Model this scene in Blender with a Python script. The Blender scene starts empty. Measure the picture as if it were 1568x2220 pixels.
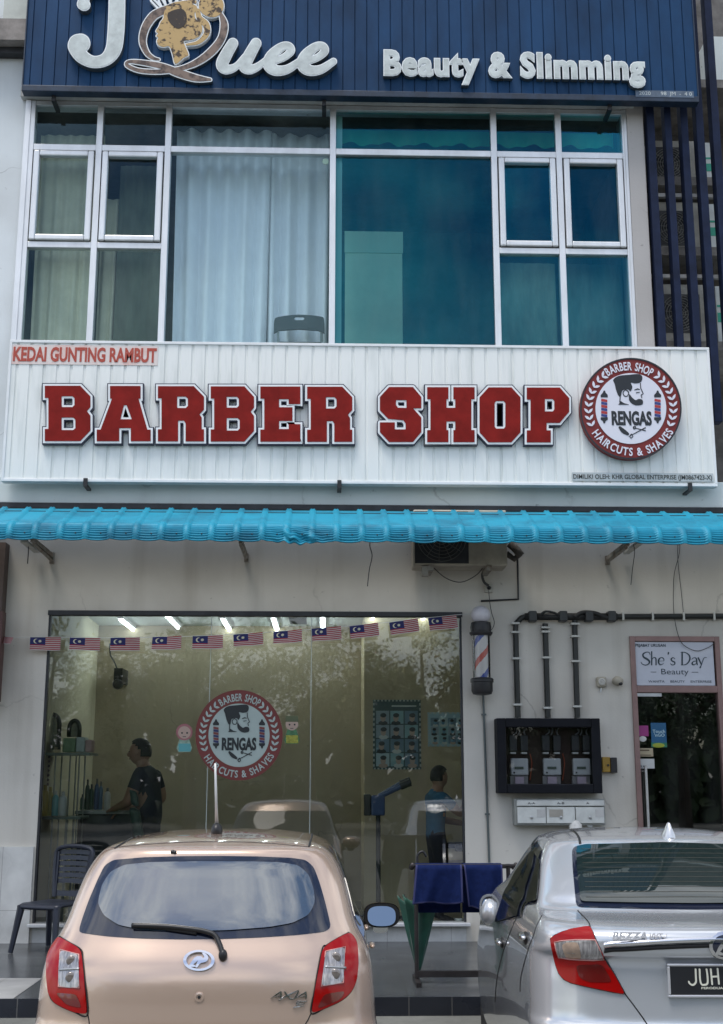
import bpy, bmesh, math, random
import numpy as np
from mathutils import Vector, Matrix, geometry
from mathutils.bvhtree import BVHTree
random.seed(7)
SC = bpy.context.scene
COL = SC.collection
R_ = math.radians
# ------------------------------------------------------------------ camera
CAM = Vector((0.0, -12.0, 1.80))
FPX, YAW, PITCH, ROLL = 2654.0, 0.0297, 0.2142, 0.0007
cy, sy, cp, sp = math.cos(YAW), math.sin(YAW), math.cos(PITCH), math.sin(PITCH)
FW = Vector((sy*cp, cy*cp, sp)); RT0 = Vector((cy, -sy, 0)); UP0 = RT0.cross(FW)
RT = RT0*math.cos(ROLL) + UP0*math.sin(ROLL); UP = -RT0*math.sin(ROLL) + UP0*math.cos(ROLL)
cd = bpy.data.cameras.new('camera'); cam = bpy.data.objects.new('camera', cd); COL.objects.link(cam)
cd.sensor_fit = 'AUTO'; cd.sensor_width = 36.0; cd.lens = FPX/2220*36.0
cd.clip_start = 0.05; cd.clip_end = 3000
cam.matrix_world = Matrix(((RT.x, UP.x, -FW.x, CAM.x), (RT.y, UP.y, -FW.y, CAM.y), (RT.z, UP.z, -FW.z, CAM.z), (0, 0, 0, 1)))
SC.camera = cam
# ------------------------------------------------------------------ world, sun, exposure
SUN_EL, SUN_AZ = R_(70), R_(218)
wd = bpy.data.worlds.new('World'); SC.world = wd; wd.use_nodes = True
nt = wd.node_tree; nt.nodes.clear()
sky = nt.nodes.new('ShaderNodeTexSky'); sky.sky_type = 'NISHITA'; sky.sun_disc = False
sky.sun_elevation = SUN_EL; sky.sun_rotation = SUN_AZ; sky.air_density = 1.0; sky.dust_density = 1.2; sky.ozone_density = 1.5
tc = nt.nodes.new('ShaderNodeTexCoord'); mp = nt.nodes.new('ShaderNodeMapping'); mp.inputs['Scale'].default_value = (1.6, 1.6, 3.2)
mp.inputs['Location'].default_value = (0.35, 0.1, 0.2)
nz = nt.nodes.new('ShaderNodeTexNoise'); nz.inputs['Scale'].default_value = 2.3; nz.inputs['Detail'].default_value = 9; nz.inputs['Roughness'].default_value = 0.55
rp = nt.nodes.new('ShaderNodeValToRGB'); rp.color_ramp.elements[0].position = 0.42; rp.color_ramp.elements[1].position = 0.66
mx = nt.nodes.new('ShaderNodeMix'); mx.data_type = 'RGBA'; mx.inputs[7].default_value = (8.5, 8.7, 9.0, 1)
bg = nt.nodes.new('ShaderNodeBackground'); bg.inputs['Strength'].default_value = 0.115
wo = nt.nodes.new('ShaderNodeOutputWorld')
L = nt.links.new
L(tc.outputs['Generated'], mp.inputs['Vector']); L(mp.outputs['Vector'], nz.inputs['Vector']); L(nz.outputs['Fac'], rp.inputs['Fac'])
L(rp.outputs['Color'], mx.inputs[0]); L(sky.outputs['Color'], mx.inputs[6]); L(mx.outputs[2], bg.inputs['Color']); L(bg.outputs['Background'], wo.inputs['Surface'])
sl = bpy.data.lights.new('sun', 'SUN'); sl.energy = 1.5; sl.angle = R_(22); sl.color = (1.0, 0.96, 0.9)
so = bpy.data.objects.new('sun', sl); COL.objects.link(so)
sd = Vector((math.sin(SUN_AZ)*math.cos(SUN_EL), math.cos(SUN_AZ)*math.cos(SUN_EL), math.sin(SUN_EL)))
so.rotation_euler = sd.to_track_quat('Z', 'Y').to_euler(); so.location = (0, -10, 30)
SC.view_settings.view_transform = 'Standard'; SC.view_settings.look = 'None'; SC.view_settings.gamma = 1
SC.view_settings.exposure = 0.70
SC.cycles.use_denoising = True
SC.cycles.max_bounces = 10; SC.cycles.transparent_max_bounces = 16; SC.cycles.diffuse_bounces = 4
SC.cycles.sample_clamp_indirect = 4.0; SC.cycles.caustics_reflective = False; SC.cycles.caustics_refractive = False
# ------------------------------------------------------------------ helpers
def ray(u, v): return (FW + RT*((u-784.0)/FPX) - UP*((v-1110.0)/FPX))
def P(u, v, Y):                      # pixel of the photo -> point on the plane y = Y
    d = ray(u, v); t = (Y-CAM.y)/d.y; return CAM + d*t
def PX(u, v, Y): return P(u, v, Y).x
def PZ(u, v, Y): return P(u, v, Y).z
def on_z(u, v, z):
    d = ray(u, v); return CAM + d*((z-CAM.z)/d.z)

class MB:
    def __init__(s): s.v = []; s.f = []; s.m = []
    def add(s, vs, fs, mi=0):
        b = len(s.v); s.v += [tuple(p) for p in vs]; s.f += [tuple(b+i for i in f) for f in fs]; s.m += [mi]*len(fs); return s
    def box(s, x0, x1, y0, y1, z0, z1, mi=0):
        return s.add([(x0,y0,z0),(x1,y0,z0),(x1,y1,z0),(x0,y1,z0),(x0,y0,z1),(x1,y0,z1),(x1,y1,z1),(x0,y1,z1)],
                     [(0,3,2,1),(4,5,6,7),(0,1,5,4),(1,2,6,5),(2,3,7,6),(3,0,4,7)], mi)
    def obox(s, c, ax, ay, az, mi=0):   # oriented box: half-axis vectors
        c, ax, ay, az = Vector(c), Vector(ax), Vector(ay), Vector(az)
        vs = [c+ax*i+ay*j+az*k for k in (-1,1) for (i,j) in ((-1,-1),(1,-1),(1,1),(-1,1))]
        return s.add(vs, [(0,3,2,1),(4,5,6,7),(0,1,5,4),(1,2,6,5),(2,3,7,6),(3,0,4,7)], mi)
    def tube(s, path, r, n=8, mi=0, cap=True):
        path = [Vector(p) for p in path]; rs = r if isinstance(r, (list, tuple)) else [r]*len(path)
        vs = []; prev = None
        for i, p in enumerate(path):
            t = (path[min(i+1, len(path)-1)]-path[max(i-1, 0)]).normalized()
            if prev is None:
                a = Vector((0,0,1)) if abs(t.z) < .9 else Vector((1,0,0)); nn = t.cross(a).normalized()
            else: nn = (prev-t*prev.dot(t)).normalized()
            prev = nn; bb = t.cross(nn)
            for k in range(n):
                q = 2*math.pi*k/n; vs.append(p+(nn*math.cos(q)+bb*math.sin(q))*rs[i])
        fs = [(i*n+k, i*n+(k+1) % n, (i+1)*n+(k+1) % n, (i+1)*n+k) for i in range(len(path)-1) for k in range(n)]
        if cap: fs += [tuple(range(n-1, -1, -1)), tuple((len(path)-1)*n+k for k in range(n))]
        return s.add(vs, fs, mi)
    def lathe(s, prof, c, n=20, mi=0, axis='z'):   # prof: (r, h)
        vs = []
        for r, h in prof:
            for k in range(n):
                q = 2*math.pi*k/n; a, b = r*math.cos(q), r*math.sin(q)
                vs.append((c[0]+a, c[1]+b, c[2]+h) if axis == 'z' else ((c[0]+a, c[1]-h, c[2]+b) if axis == 'y' else (c[0]+h, c[1]+a, c[2]+b)))
        fs = [(i*n+k, i*n+(k+1) % n, (i+1)*n+(k+1) % n, (i+1)*n+k) for i in range(len(prof)-1) for k in range(n)]
        fs += [tuple(range(n-1, -1, -1)), tuple((len(prof)-1)*n+k for k in range(n))]
        return s.add(vs, fs, mi)
    def ell(s, c, rx, ry, rz, n=14, m=9, mi=0):
        prof = [(math.sin(math.pi*i/m), -math.cos(math.pi*i/m)) for i in range(m+1)]
        vs = [(c[0]+rx*max(r, .001)*math.cos(2*math.pi*k/n), c[1]+ry*max(r, .001)*math.sin(2*math.pi*k/n), c[2]+rz*h) for r, h in prof for k in range(n)]
        fs = [(i*n+k, i*n+(k+1) % n, (i+1)*n+(k+1) % n, (i+1)*n+k) for i in range(m) for k in range(n)]
        return s.add(vs, fs, mi)
    def mesh(s, mesh, mi=0, fn=None):
        vs = [fn(v.co) if fn else v.co.copy() for v in mesh.vertices]
        return s.add(vs, [tuple(p.vertices) for p in mesh.polygons], mi)
    def build(s, name, mats, parent=None, smooth=False, bevel=0, angle=40):
        me = bpy.data.meshes.new(name); me.from_pydata(s.v, [], s.f)
        if not isinstance(mats, (list, tuple)): mats = [mats]
        for m in mats: me.materials.append(m)
        me.polygons.foreach_set('material_index', s.m)
        bm = bmesh.new(); bm.from_mesh(me); bmesh.ops.recalc_face_normals(bm, faces=bm.faces); bm.to_mesh(me); bm.free()
        if smooth:
            me.polygons.foreach_set('use_smooth', [True]*len(me.polygons))
            if smooth != 'all': me.set_sharp_from_angle(angle=R_(angle))
        o = bpy.data.objects.new(name, me); COL.objects.link(o)
        if bevel:
            b = o.modifiers.new('edge', 'BEVEL'); b.width = bevel; b.segments = 2; b.limit_method = 'ANGLE'; b.angle_limit = R_(40); b.harden_normals = False
        if parent: child(o, parent)
        return o
def child(o, p):
    o.parent = p
    base = p
    while base.parent: base = base.parent
    if base.type == 'EMPTY' and not base.get('_local'):
        o.matrix_parent_inverse = Matrix.Translation(-base.location) if p == base else Matrix.Identity(4)
    return o
def tag(o, label=None, cat=None, group=None, kind=None):
    if label: o['label'] = label
    if cat: o['category'] = cat
    if group: o['group'] = group
    if kind: o['kind'] = kind
    return o
def thing(name, label, cat, loc=(0,0,0), group=None, local=False, rz=0):
    o = bpy.data.objects.new(name, None); COL.objects.link(o); o.location = loc; o.empty_display_size = .1
    o.rotation_euler = (0, 0, rz)
    if local: o['_local'] = 1
    return tag(o, label, cat, group)
def copy_tree(o, parent=None):
    c = o.copy(); COL.objects.link(c)
    if parent: c.parent = parent
    for ch in [x for x in o.children]: copy_tree(ch, c)
    return c
def structure(o): o['kind'] = 'structure'; return o
# ---- flat outlines turned into solid signs
def curve_mesh(loops, thick, bevel=0.0):
    cu = bpy.data.curves.new('tmp', 'CURVE'); cu.dimensions = '2D'; cu.fill_mode = 'BOTH'; cu.extrude = thick/2; cu.bevel_depth = bevel; cu.bevel_resolution = 1
    for lp in loops:
        s = cu.splines.new('POLY'); s.points.add(len(lp)-1); s.use_cyclic_u = True
        for i, p in enumerate(lp): s.points[i].co = (p[0], p[1], 0, 1)
    o = bpy.data.objects.new('tmp', cu); COL.objects.link(o)
    dg = bpy.context.evaluated_depsgraph_get(); me = bpy.data.meshes.new_from_object(o.evaluated_get(dg))
    bpy.data.objects.remove(o); bpy.data.curves.remove(cu); return me
def plate(mb, loops, Yback, thick, mi=0, bevel=0.0):   # loops in world (X, Z); the plate stands on the plane y=Yback towards the street
    me = curve_mesh(loops, thick, bevel); y0 = Yback-thick/2-0
    mb.mesh(me, mi, lambda c: (c.x, y0-c.z, c.y)); bpy.data.meshes.remove(me); return mb
def px_loops(loops, Y): return [[(lambda q: (q.x, q.z))(P(u, v, Y)) for u, v in lp] for lp in loops]
def text_raw(body, bold=0.0, shear=0.0, thick=0.01, res=3, spacing=1.0):
    cu = bpy.data.curves.new('tmp', 'FONT'); cu.body = body; cu.size = 1; cu.offset = bold; cu.shear = shear; cu.extrude = thick/2; cu.resolution_u = res
    cu.space_character = spacing; cu.fill_mode = 'BOTH'
    o = bpy.data.objects.new('tmp', cu); COL.objects.link(o)
    dg = bpy.context.evaluated_depsgraph_get(); me = bpy.data.meshes.new_from_object(o.evaluated_get(dg))
    bpy.data.objects.remove(o); bpy.data.curves.remove(cu); return me
def bounds(me):
    a = np.empty(len(me.vertices)*3); me.vertices.foreach_get('co', a); a = a.reshape(-1, 3); return a.min(0), a.max(0)
def text_box(mb, body, x0, x1, z0, z1, Yback, thick=.006, bold=0.0, shear=0.0, mi=0, grow=0.0, spacing=1.0):
    me = text_raw(body, bold, shear, 1.0, spacing=spacing); lo, hi = bounds(me)
    sx = (x1-x0)/(hi[0]-lo[0]); sz = (z1-z0)/(hi[1]-lo[1])
    if grow:
        bpy.data.meshes.remove(me); me = text_raw(body, bold+grow, shear, 1.0, spacing=spacing)
    mb.mesh(me, mi, lambda c: (x0+(c.x-lo[0])*sx, Yback-thick/2-c.z*thick, z0+(c.y-lo[1])*sz)); bpy.data.meshes.remove(me); return mb
def text_px(mb, body, u0, v0, u1, v1, Y, **k):
    um, vm = (u0+u1)/2, (v0+v1)/2
    return text_box(mb, body, PX(u0, vm, Y), PX(u1, vm, Y), PZ(um, v1, Y), PZ(um, v0, Y), Y, **k)
# ---- distance-field drawing: strokes and polygons -> clean outlines, any offset
def art(shapes, off=0.0, g=0.5, cut=()):
    allp = []
    for s in shapes:
        r = max(s[2]) if s[0] == 's' else 0
        for p in s[1]: allp += [(p[0]-r, p[1]-r), (p[0]+r, p[1]+r)]
    a = np.array(allp); lo = a.min(0)-off-3*g; hi = a.max(0)+off+3*g
    xs = np.arange(lo[0], hi[0]+g, g); ys = np.arange(lo[1], hi[1]+g, g); X, Y = np.meshgrid(xs, ys)
    def sdf(s):
        pts = np.array(s[1], float)
        if s[0] == 's':
            rr = s[2]; D = np.full(X.shape, 1e9)
            if len(pts) == 1: return np.hypot(X-pts[0][0], Y-pts[0][1])-rr[0]
            for i in range(len(pts)-1):
                p, q = pts[i], pts[i+1]; d = q-p; l2 = max(d@d, 1e-9)
                t = np.clip(((X-p[0])*d[0]+(Y-p[1])*d[1])/l2, 0, 1)
                D = np.minimum(D, np.hypot(X-p[0]-t*d[0], Y-p[1]-t*d[1])-(rr[i]+(rr[i+1]-rr[i])*t))
            return D
        D = np.full(X.shape, 1e9); ins = np.zeros(X.shape, bool)
        for i in range(len(pts)):
            p, q = pts[i], pts[(i+1) % len(pts)]; d = q-p; l2 = max(d@d, 1e-9)
            t = np.clip(((X-p[0])*d[0]+(Y-p[1])*d[1])/l2, 0, 1)
            D = np.minimum(D, np.hypot(X-p[0]-t*d[0], Y-p[1]-t*d[1]))
            if abs(d[1]) > 1e-9:
                c = ((p[1] > Y) != (q[1] > Y)) & (X < d[0]*(Y-p[1])/d[1]+p[0]); ins ^= c
        return np.where(ins, -D, D)
    D = sdf(shapes[0])
    for s in shapes[1:]: D = np.minimum(D, sdf(s))
    for s in cut: D = np.maximum(D, -sdf(s))
    D = D-off
    return contours(D, xs, ys, g)
def contours(D, xs, ys, g):
    D = np.where(np.abs(D) < 1e-6, 1e-6, D)
    D[0, :] = np.maximum(D[0, :], .1); D[-1, :] = np.maximum(D[-1, :], .1); D[:, 0] = np.maximum(D[:, 0], .1); D[:, -1] = np.maximum(D[:, -1], .1)
    S = D < 0; nxt = {}; pos = {}
    code = S[:-1, :-1]*1+S[:-1, 1:]*2+S[1:, 1:]*4+S[1:, :-1]*8
    tbl = {1:[(3,0)],2:[(0,1)],3:[(3,1)],4:[(1,2)],5:[(3,0),(1,2)],6:[(0,2)],7:[(3,2)],8:[(2,3)],9:[(2,0)],10:[(0,1),(2,3)],11:[(2,1)],12:[(1,3)],13:[(1,0)],14:[(0,3)]}
    def edge(i, j, e):
        if e == 0: k = ('h', i, j); a, b = (i, j), (i, j+1)
        elif e == 2: k = ('h', i+1, j); a, b = (i+1, j), (i+1, j+1)
        elif e == 3: k = ('v', i, j); a, b = (i, j), (i+1, j)
        else: k = ('v', i, j+1); a, b = (i, j+1), (i+1, j+1)
        if k not in pos:
            da, db = D[a], D[b]; t = da/(da-db)
            pos[k] = (xs[a[1]]+(xs[b[1]]-xs[a[1]])*t, ys[a[0]]+(ys[b[0]]-ys[a[0]])*t)
        return k
    for i, j in zip(*np.nonzero((code > 0) & (code < 15))):
        for a, b in tbl[int(code[i, j])]: nxt[edge(i, j, a)] = edge(i, j, b)
    loops = []
    while nxt:
        k0 = next(iter(nxt)); lp = []; k = k0
        while k in nxt: lp.append(pos[k]); k = nxt.pop(k)
        if len(lp) > 5:
            out = simplify(lp, g*.12)
            if len(out) > 3: loops.append(out)
    return loops
def simplify(lp, eps):
    n = len(lp); a = np.array(lp); h = int(np.argmax(np.hypot(*(a-a[0]).T)))
    def dp(i, j):
        st = [(i, j)]; keep = {i, j}
        while st:
            i, j = st.pop()
            if j-i < 2: continue
            p, q = a[i], a[j]; d = q-p; l = math.hypot(*d) or 1e-9
            dist = np.abs((a[i+1:j, 0]-p[0])*d[1]-(a[i+1:j, 1]-p[1])*d[0])/l; k = int(np.argmax(dist))
            if dist[k] > eps: k = i+1+k; keep.add(k); st += [(i, k), (k, j)]
        return keep
    ks = sorted(dp(0, h) | dp(h, n-1)); return [tuple(a[k]) for k in ks]
def smooth_pts(pts, n=6, closed=False):
    out = []; N = len(pts)
    for i in range(N if closed else N-1):
        g = (lambda k: pts[k % N]) if closed else (lambda k: pts[min(max(k, 0), N-1)])
        p0, p1, p2, p3 = [np.array(g(i+k), float) for k in (-1, 0, 1, 2)]
        for k in range(n):
            t = k/n; out.append(tuple(.5*((2*p1)+(-p0+p2)*t+(2*p0-5*p1+4*p2-p3)*t*t+(-p0+3*p1-3*p2+p3)*t**3)))
    if not closed: out.append(tuple(pts[-1]))
    return out
def stroke(pts, radii, n=6):
    q = smooth_pts([tuple(p)+(r,) for p, r in zip(pts, radii)], n); return ('s', [(a[0], a[1]) for a in q], [max(a[2], .05) for a in q])
# ------------------------------------------------------------------ materials
MAT = {}
def mat(name, col, rough=.6, metal=0.0, noise=0.0, nscale=6.0, bump=0.0, bscale=40.0, spec=.5, coat=0.0, emit=None, es=0, col2=None, lo=.35, hi=.65, stretch=None, trans=0.0, sheen=0.0):
    if name in MAT: return MAT[name]
    m = bpy.data.materials.new(name); m.use_nodes = True; t = m.node_tree; b = t.nodes['Principled BSDF']
    b.inputs['Base Color'].default_value = (*col, 1); b.inputs['Roughness'].default_value = rough; b.inputs['Metallic'].default_value = metal
    b.inputs['Specular IOR Level'].default_value = spec; b.inputs['Coat Weight'].default_value = coat; b.inputs['Coat Roughness'].default_value = .04
    if sheen: b.inputs['Sheen Weight'].default_value = sheen
    if emit: b.inputs['Emission Color'].default_value = (*emit, 1); b.inputs['Emission Strength'].default_value = es
    if noise or col2 or bump:
        c = t.nodes.new('ShaderNodeTexCoord'); mpn = t.nodes.new('ShaderNodeMapping'); t.links.new(c.outputs['Object'], mpn.inputs['Vector'])
        if stretch: mpn.inputs['Scale'].default_value = stretch
    if noise or col2:
        n = t.nodes.new('ShaderNodeTexNoise'); n.inputs['Scale'].default_value = nscale; n.inputs['Detail'].default_value = 8; n.inputs['Roughness'].default_value = .62
        t.links.new(mpn.outputs['Vector'], n.inputs['Vector'])
        r = t.nodes.new('ShaderNodeValToRGB'); e = r.color_ramp.elements; e[0].position = lo; e[1].position = hi
        k2 = col2 if col2 else tuple(x*(1-noise) for x in col); k1 = col if col2 else tuple(min(1, x*(1+noise*.35)) for x in col)
        e[0].color = (*k2, 1); e[1].color = (*k1, 1)
        t.links.new(n.outputs['Fac'], r.inputs['Fac']); t.links.new(r.outputs['Color'], b.inputs['Base Color'])
        if rough > .15:
            mr = t.nodes.new('ShaderNodeMapRange'); mr.inputs['To Min'].default_value = min(1, rough*1.2); mr.inputs['To Max'].default_value = rough*.85
            t.links.new(n.outputs['Fac'], mr.inputs['Value']); t.links.new(mr.outputs['Result'], b.inputs['Roughness'])
    if bump:
        n2 = t.nodes.new('ShaderNodeTexNoise'); n2.inputs['Scale'].default_value = bscale; n2.inputs['Detail'].default_value = 6
        t.links.new(mpn.outputs['Vector'], n2.inputs['Vector'])
        bp = t.nodes.new('ShaderNodeBump'); bp.inputs['Strength'].default_value = bump; bp.inputs['Distance'].default_value = .01
        t.links.new(n2.outputs['Fac'], bp.inputs['Height']); t.links.new(bp.outputs['Normal'], b.inputs['Normal'])
    MAT[name] = m; return m
def glass_mat(name, tint, ior=1.5, refl=(1,1,1), dirt=0.0, boost=1.0):
    m = bpy.data.materials.new(name); m.use_nodes = True; t = m.node_tree; t.nodes.clear()
    tr = t.nodes.new('ShaderNodeBsdfTransparent'); tr.inputs['Color'].default_value = (*tint, 1)
    gl = t.nodes.new('ShaderNodeBsdfGlossy'); gl.inputs['Color'].default_value = (*refl, 1); gl.inputs['Roughness'].default_value = .012
    fr = t.nodes.new('ShaderNodeFresnel'); fr.inputs['IOR'].default_value = ior
    ml = t.nodes.new('ShaderNodeMath'); ml.operation = 'MULTIPLY'; ml.use_clamp = True; ml.inputs[1].default_value = boost
    mxs = t.nodes.new('ShaderNodeMixShader'); o = t.nodes.new('ShaderNodeOutputMaterial')
    # faint waviness of float glass
    c = t.nodes.new('ShaderNodeTexCoord'); n = t.nodes.new('ShaderNodeTexNoise'); n.inputs['Scale'].default_value = 1.3; n.inputs['Detail'].default_value = 1
    bp = t.nodes.new('ShaderNodeBump'); bp.inputs['Strength'].default_value = .06; bp.inputs['Distance'].default_value = .02
    t.links.new(c.outputs['Object'], n.inputs['Vector']); t.links.new(n.outputs['Fac'], bp.inputs['Height']); t.links.new(bp.outputs['Normal'], gl.inputs['Normal'])
    t.links.new(fr.outputs['Fac'], ml.inputs[0]); t.links.new(ml.outputs['Value'], mxs.inputs['Fac'])
    t.links.new(tr.outputs['BSDF'], mxs.inputs[1]); t.links.new(gl.outputs['BSDF'], mxs.inputs[2])
    last = mxs
    if dirt:
        df = t.nodes.new('ShaderNodeBsdfDiffuse'); df.inputs['Color'].default_value = (.45, .48, .45, 1)
        n3 = t.nodes.new('ShaderNodeTexNoise'); n3.inputs['Scale'].default_value = 2.2; n3.inputs['Detail'].default_value = 8
        mpn = t.nodes.new('ShaderNodeMapping'); mpn.inputs['Scale'].default_value = (2.2, 1, .5)
        t.links.new(c.outputs['Object'], mpn.inputs['Vector']); t.links.new(mpn.outputs['Vector'], n3.inputs['Vector'])
        rr = t.nodes.new('ShaderNodeMapRange'); rr.inputs['From Min'].default_value = .4; rr.inputs['From Max'].default_value = .75; rr.inputs['To Max'].default_value = dirt
        t.links.new(n3.outputs['Fac'], rr.inputs['Value'])
        m2 = t.nodes.new('ShaderNodeMixShader'); t.links.new(rr.outputs['Result'], m2.inputs['Fac']); t.links.new(mxs.outputs['Shader'], m2.inputs[1]); t.links.new(df.outputs['BSDF'], m2.inputs[2]); last = m2
    t.links.new(last.outputs['Shader'], o.inputs['Surface']); MAT[name] = m; return m
def tile_mat(name, c1, c2, grout, w, h, rough=.25, axes='xz', mortar=.004, off=0.0, bump=.3, bias=0.0):
    m = bpy.data.materials.new(name); m.use_nodes = True; t = m.node_tree; b = t.nodes['Principled BSDF']
    c = t.nodes.new('ShaderNodeTexCoord'); sx = t.nodes.new('ShaderNodeSeparateXYZ'); cb = t.nodes.new('ShaderNodeCombineXYZ')
    t.links.new(c.outputs['Object'], sx.inputs[0]); t.links.new(sx.outputs[axes[0].upper()], cb.inputs[0]); t.links.new(sx.outputs[axes[1].upper()], cb.inputs[1])
    br = t.nodes.new('ShaderNodeTexBrick'); br.offset = off; br.inputs['Scale'].default_value = 1; br.inputs['Brick Width'].default_value = w; br.inputs['Row Height'].default_value = h
    br.inputs['Mortar Size'].default_value = mortar; br.inputs['Mortar Smooth'].default_value = .1; br.inputs['Bias'].default_value = bias
    br.inputs['Color1'].default_value = (*c1, 1); br.inputs['Color2'].default_value = (*c2, 1); br.inputs['Mortar'].default_value = (*grout, 1)
    t.links.new(cb.outputs[0], br.inputs['Vector'])
    n = t.nodes.new('ShaderNodeTexNoise'); n.inputs['Scale'].default_value = 3; n.inputs['Detail'].default_value = 9; t.links.new(c.outputs['Object'], n.inputs['Vector'])
    mr = t.nodes.new('ShaderNodeMapRange'); mr.inputs['From Min'].default_value = .3; mr.inputs['From Max'].default_value = .7; mr.inputs['To Min'].default_value = .7; mr.inputs['To Max'].default_value = 1.1
    t.links.new(n.outputs['Fac'], mr.inputs['Value'])
    vm = t.nodes.new('ShaderNodeVectorMath'); vm.operation = 'SCALE'; t.links.new(br.outputs['Color'], vm.inputs[0]); t.links.new(mr.outputs['Result'], vm.inputs['Scale'])
    t.links.new(vm.outputs[0], b.inputs['Base Color'])
    m2 = t.nodes.new('ShaderNodeMapRange'); m2.inputs['To Min'].default_value = rough*1.5; m2.inputs['To Max'].default_value = rough*.7; t.links.new(n.outputs['Fac'], m2.inputs['Value']); t.links.new(m2.outputs['Result'], b.inputs['Roughness'])
    bp = t.nodes.new('ShaderNodeBump'); bp.inputs['Strength'].default_value = bump; bp.inputs['Distance'].default_value = .003; bp.invert = True
    t.links.new(br.outputs['Fac'], bp.inputs['Height']); t.links.new(bp.outputs['Normal'], b.inputs['Normal'])
    MAT[name] = m; return m
def plaster(name, col, stain, amount=.35, low=None):
    # painted plaster: fine mottling, hairline cracks, streaks running down
    m = bpy.data.materials.new(name); m.use_nodes = True; t = m.node_tree; b = t.nodes['Principled BSDF']; b.inputs['Roughness'].default_value = .85; b.inputs['Specular IOR Level'].default_value = .25
    c = t.nodes.new('ShaderNodeTexCoord')
    def noi(scale, st, det=8):
        mpn = t.nodes.new('ShaderNodeMapping'); mpn.inputs['Scale'].default_value = st; t.links.new(c.outputs['Object'], mpn.inputs['Vector'])
        n = t.nodes.new('ShaderNodeTexNoise'); n.inputs['Scale'].default_value = scale; n.inputs['Detail'].default_value = det; t.links.new(mpn.outputs['Vector'], n.inputs['Vector']); return n
    a = noi(1.1, (1, 1, 1)); s = noi(1.3, (3.1, 3.1, .22)); f = noi(55, (1, 1, 1), 4)
    r1 = t.nodes.new('ShaderNodeMapRange'); r1.inputs['From Min'].default_value = .45; r1.inputs['From Max'].default_value = .75; r1.inputs['To Max'].default_value = amount; t.links.new(a.outputs['Fac'], r1.inputs['Value'])
    r2 = t.nodes.new('ShaderNodeMapRange'); r2.inputs['From Min'].default_value = .52; r2.inputs['From Max'].default_value = .8; r2.inputs['To Max'].default_value = amount; t.links.new(s.outputs['Fac'], r2.inputs['Value'])
    ad = t.nodes.new('ShaderNodeMath'); ad.operation = 'ADD'; ad.use_clamp = True; t.links.new(r1.outputs['Result'], ad.inputs[0]); t.links.new(r2.outputs['Result'], ad.inputs[1])
    mxn = t.nodes.new('ShaderNodeMix'); mxn.data_type = 'RGBA'; mxn.inputs[6].default_value = (*col, 1); mxn.inputs[7].default_value = (*stain, 1)
    t.links.new(ad.outputs['Value'], mxn.inputs[0]); t.links.new(mxn.outputs[2], b.inputs['Base Color'])
    vo = t.nodes.new('ShaderNodeTexVoronoi'); vo.feature = 'DISTANCE_TO_EDGE'; vo.inputs['Scale'].default_value = .55
    wv = t.nodes.new('ShaderNodeVectorMath'); wv.operation = 'ADD'; wn = noi(3.0, (1, 1, 1)); t.links.new(c.outputs['Object'], wv.inputs[0])
    ws = t.nodes.new('ShaderNodeVectorMath'); ws.operation = 'SCALE'; ws.inputs['Scale'].default_value = .35; t.links.new(wn.outputs['Color'], ws.inputs[0]); t.links.new(ws.outputs[0], wv.inputs[1]); t.links.new(wv.outputs[0], vo.inputs['Vector'])
    cr = t.nodes.new('ShaderNodeMapRange'); cr.inputs['From Min'].default_value = 0; cr.inputs['From Max'].default_value = .006; cr.inputs['To Min'].default_value = .45; cr.inputs['To Max'].default_value = 0; t.links.new(vo.outputs['Distance'], cr.inputs['Value'])
    ck = t.nodes.new('ShaderNodeMapRange'); ck.inputs['From Min'].default_value = .5; ck.inputs['From Max'].default_value = .62; t.links.new(a.outputs['Fac'], ck.inputs['Value'])
    cm = t.nodes.new('ShaderNodeMath'); cm.operation = 'MULTIPLY'; t.links.new(cr.outputs['Result'], cm.inputs[0]); t.links.new(ck.outputs['Result'], cm.inputs[1])
    sp = noi(14, (1, 1, 1), 3); s3 = t.nodes.new('ShaderNodeMapRange'); s3.inputs['From Min'].default_value = .70; s3.inputs['From Max'].default_value = .78; s3.inputs['To Max'].default_value = .5; t.links.new(sp.outputs['Fac'], s3.inputs['Value'])
    m3 = t.nodes.new('ShaderNodeMix'); m3.data_type = 'RGBA'; m3.inputs[7].default_value = tuple(x*.45 for x in stain)+(1,)
    m4 = t.nodes.new('ShaderNodeMath'); m4.operation = 'MAXIMUM'; t.links.new(cm.outputs['Value'], m4.inputs[0]); t.links.new(s3.outputs['Result'], m4.inputs[1])
    t.links.new(m4.outputs['Value'], m3.inputs[0]); t.links.new(mxn.outputs[2], m3.inputs[6]); t.links.new(m3.outputs[2], b.inputs['Base Color'])
    bp = t.nodes.new('ShaderNodeBump'); bp.inputs['Strength'].default_value = .18; bp.inputs['Distance'].default_value = .006; t.links.new(f.outputs['Fac'], bp.inputs['Height']); t.links.new(bp.outputs['Normal'], b.inputs['Normal'])
    MAT[name] = m; return m
M_wall = plaster('painted_plaster', (.64, .61, .55), (.38, .345, .29), .5)
M_wallu = plaster('weathered_plaster', (.72, .76, .78), (.42, .42, .41), .4)
M_col = plaster('grey_render', (.46, .44, .43), (.30, .28, .26), .4)
M_band = plaster('band_paint', (.66, .72, .72), (.45, .48, .47), .35)
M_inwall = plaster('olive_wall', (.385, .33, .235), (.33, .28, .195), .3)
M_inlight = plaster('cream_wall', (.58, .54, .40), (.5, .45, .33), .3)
M_ceil = mat('ceiling_paint', (.62, .68, .66), .9)
M_floorin = tile_mat('shop_floor_tiles', (.30,.27,.22), (.27,.25,.2), (.15,.14,.12), .6, .6, .2, 'xy')
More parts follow.
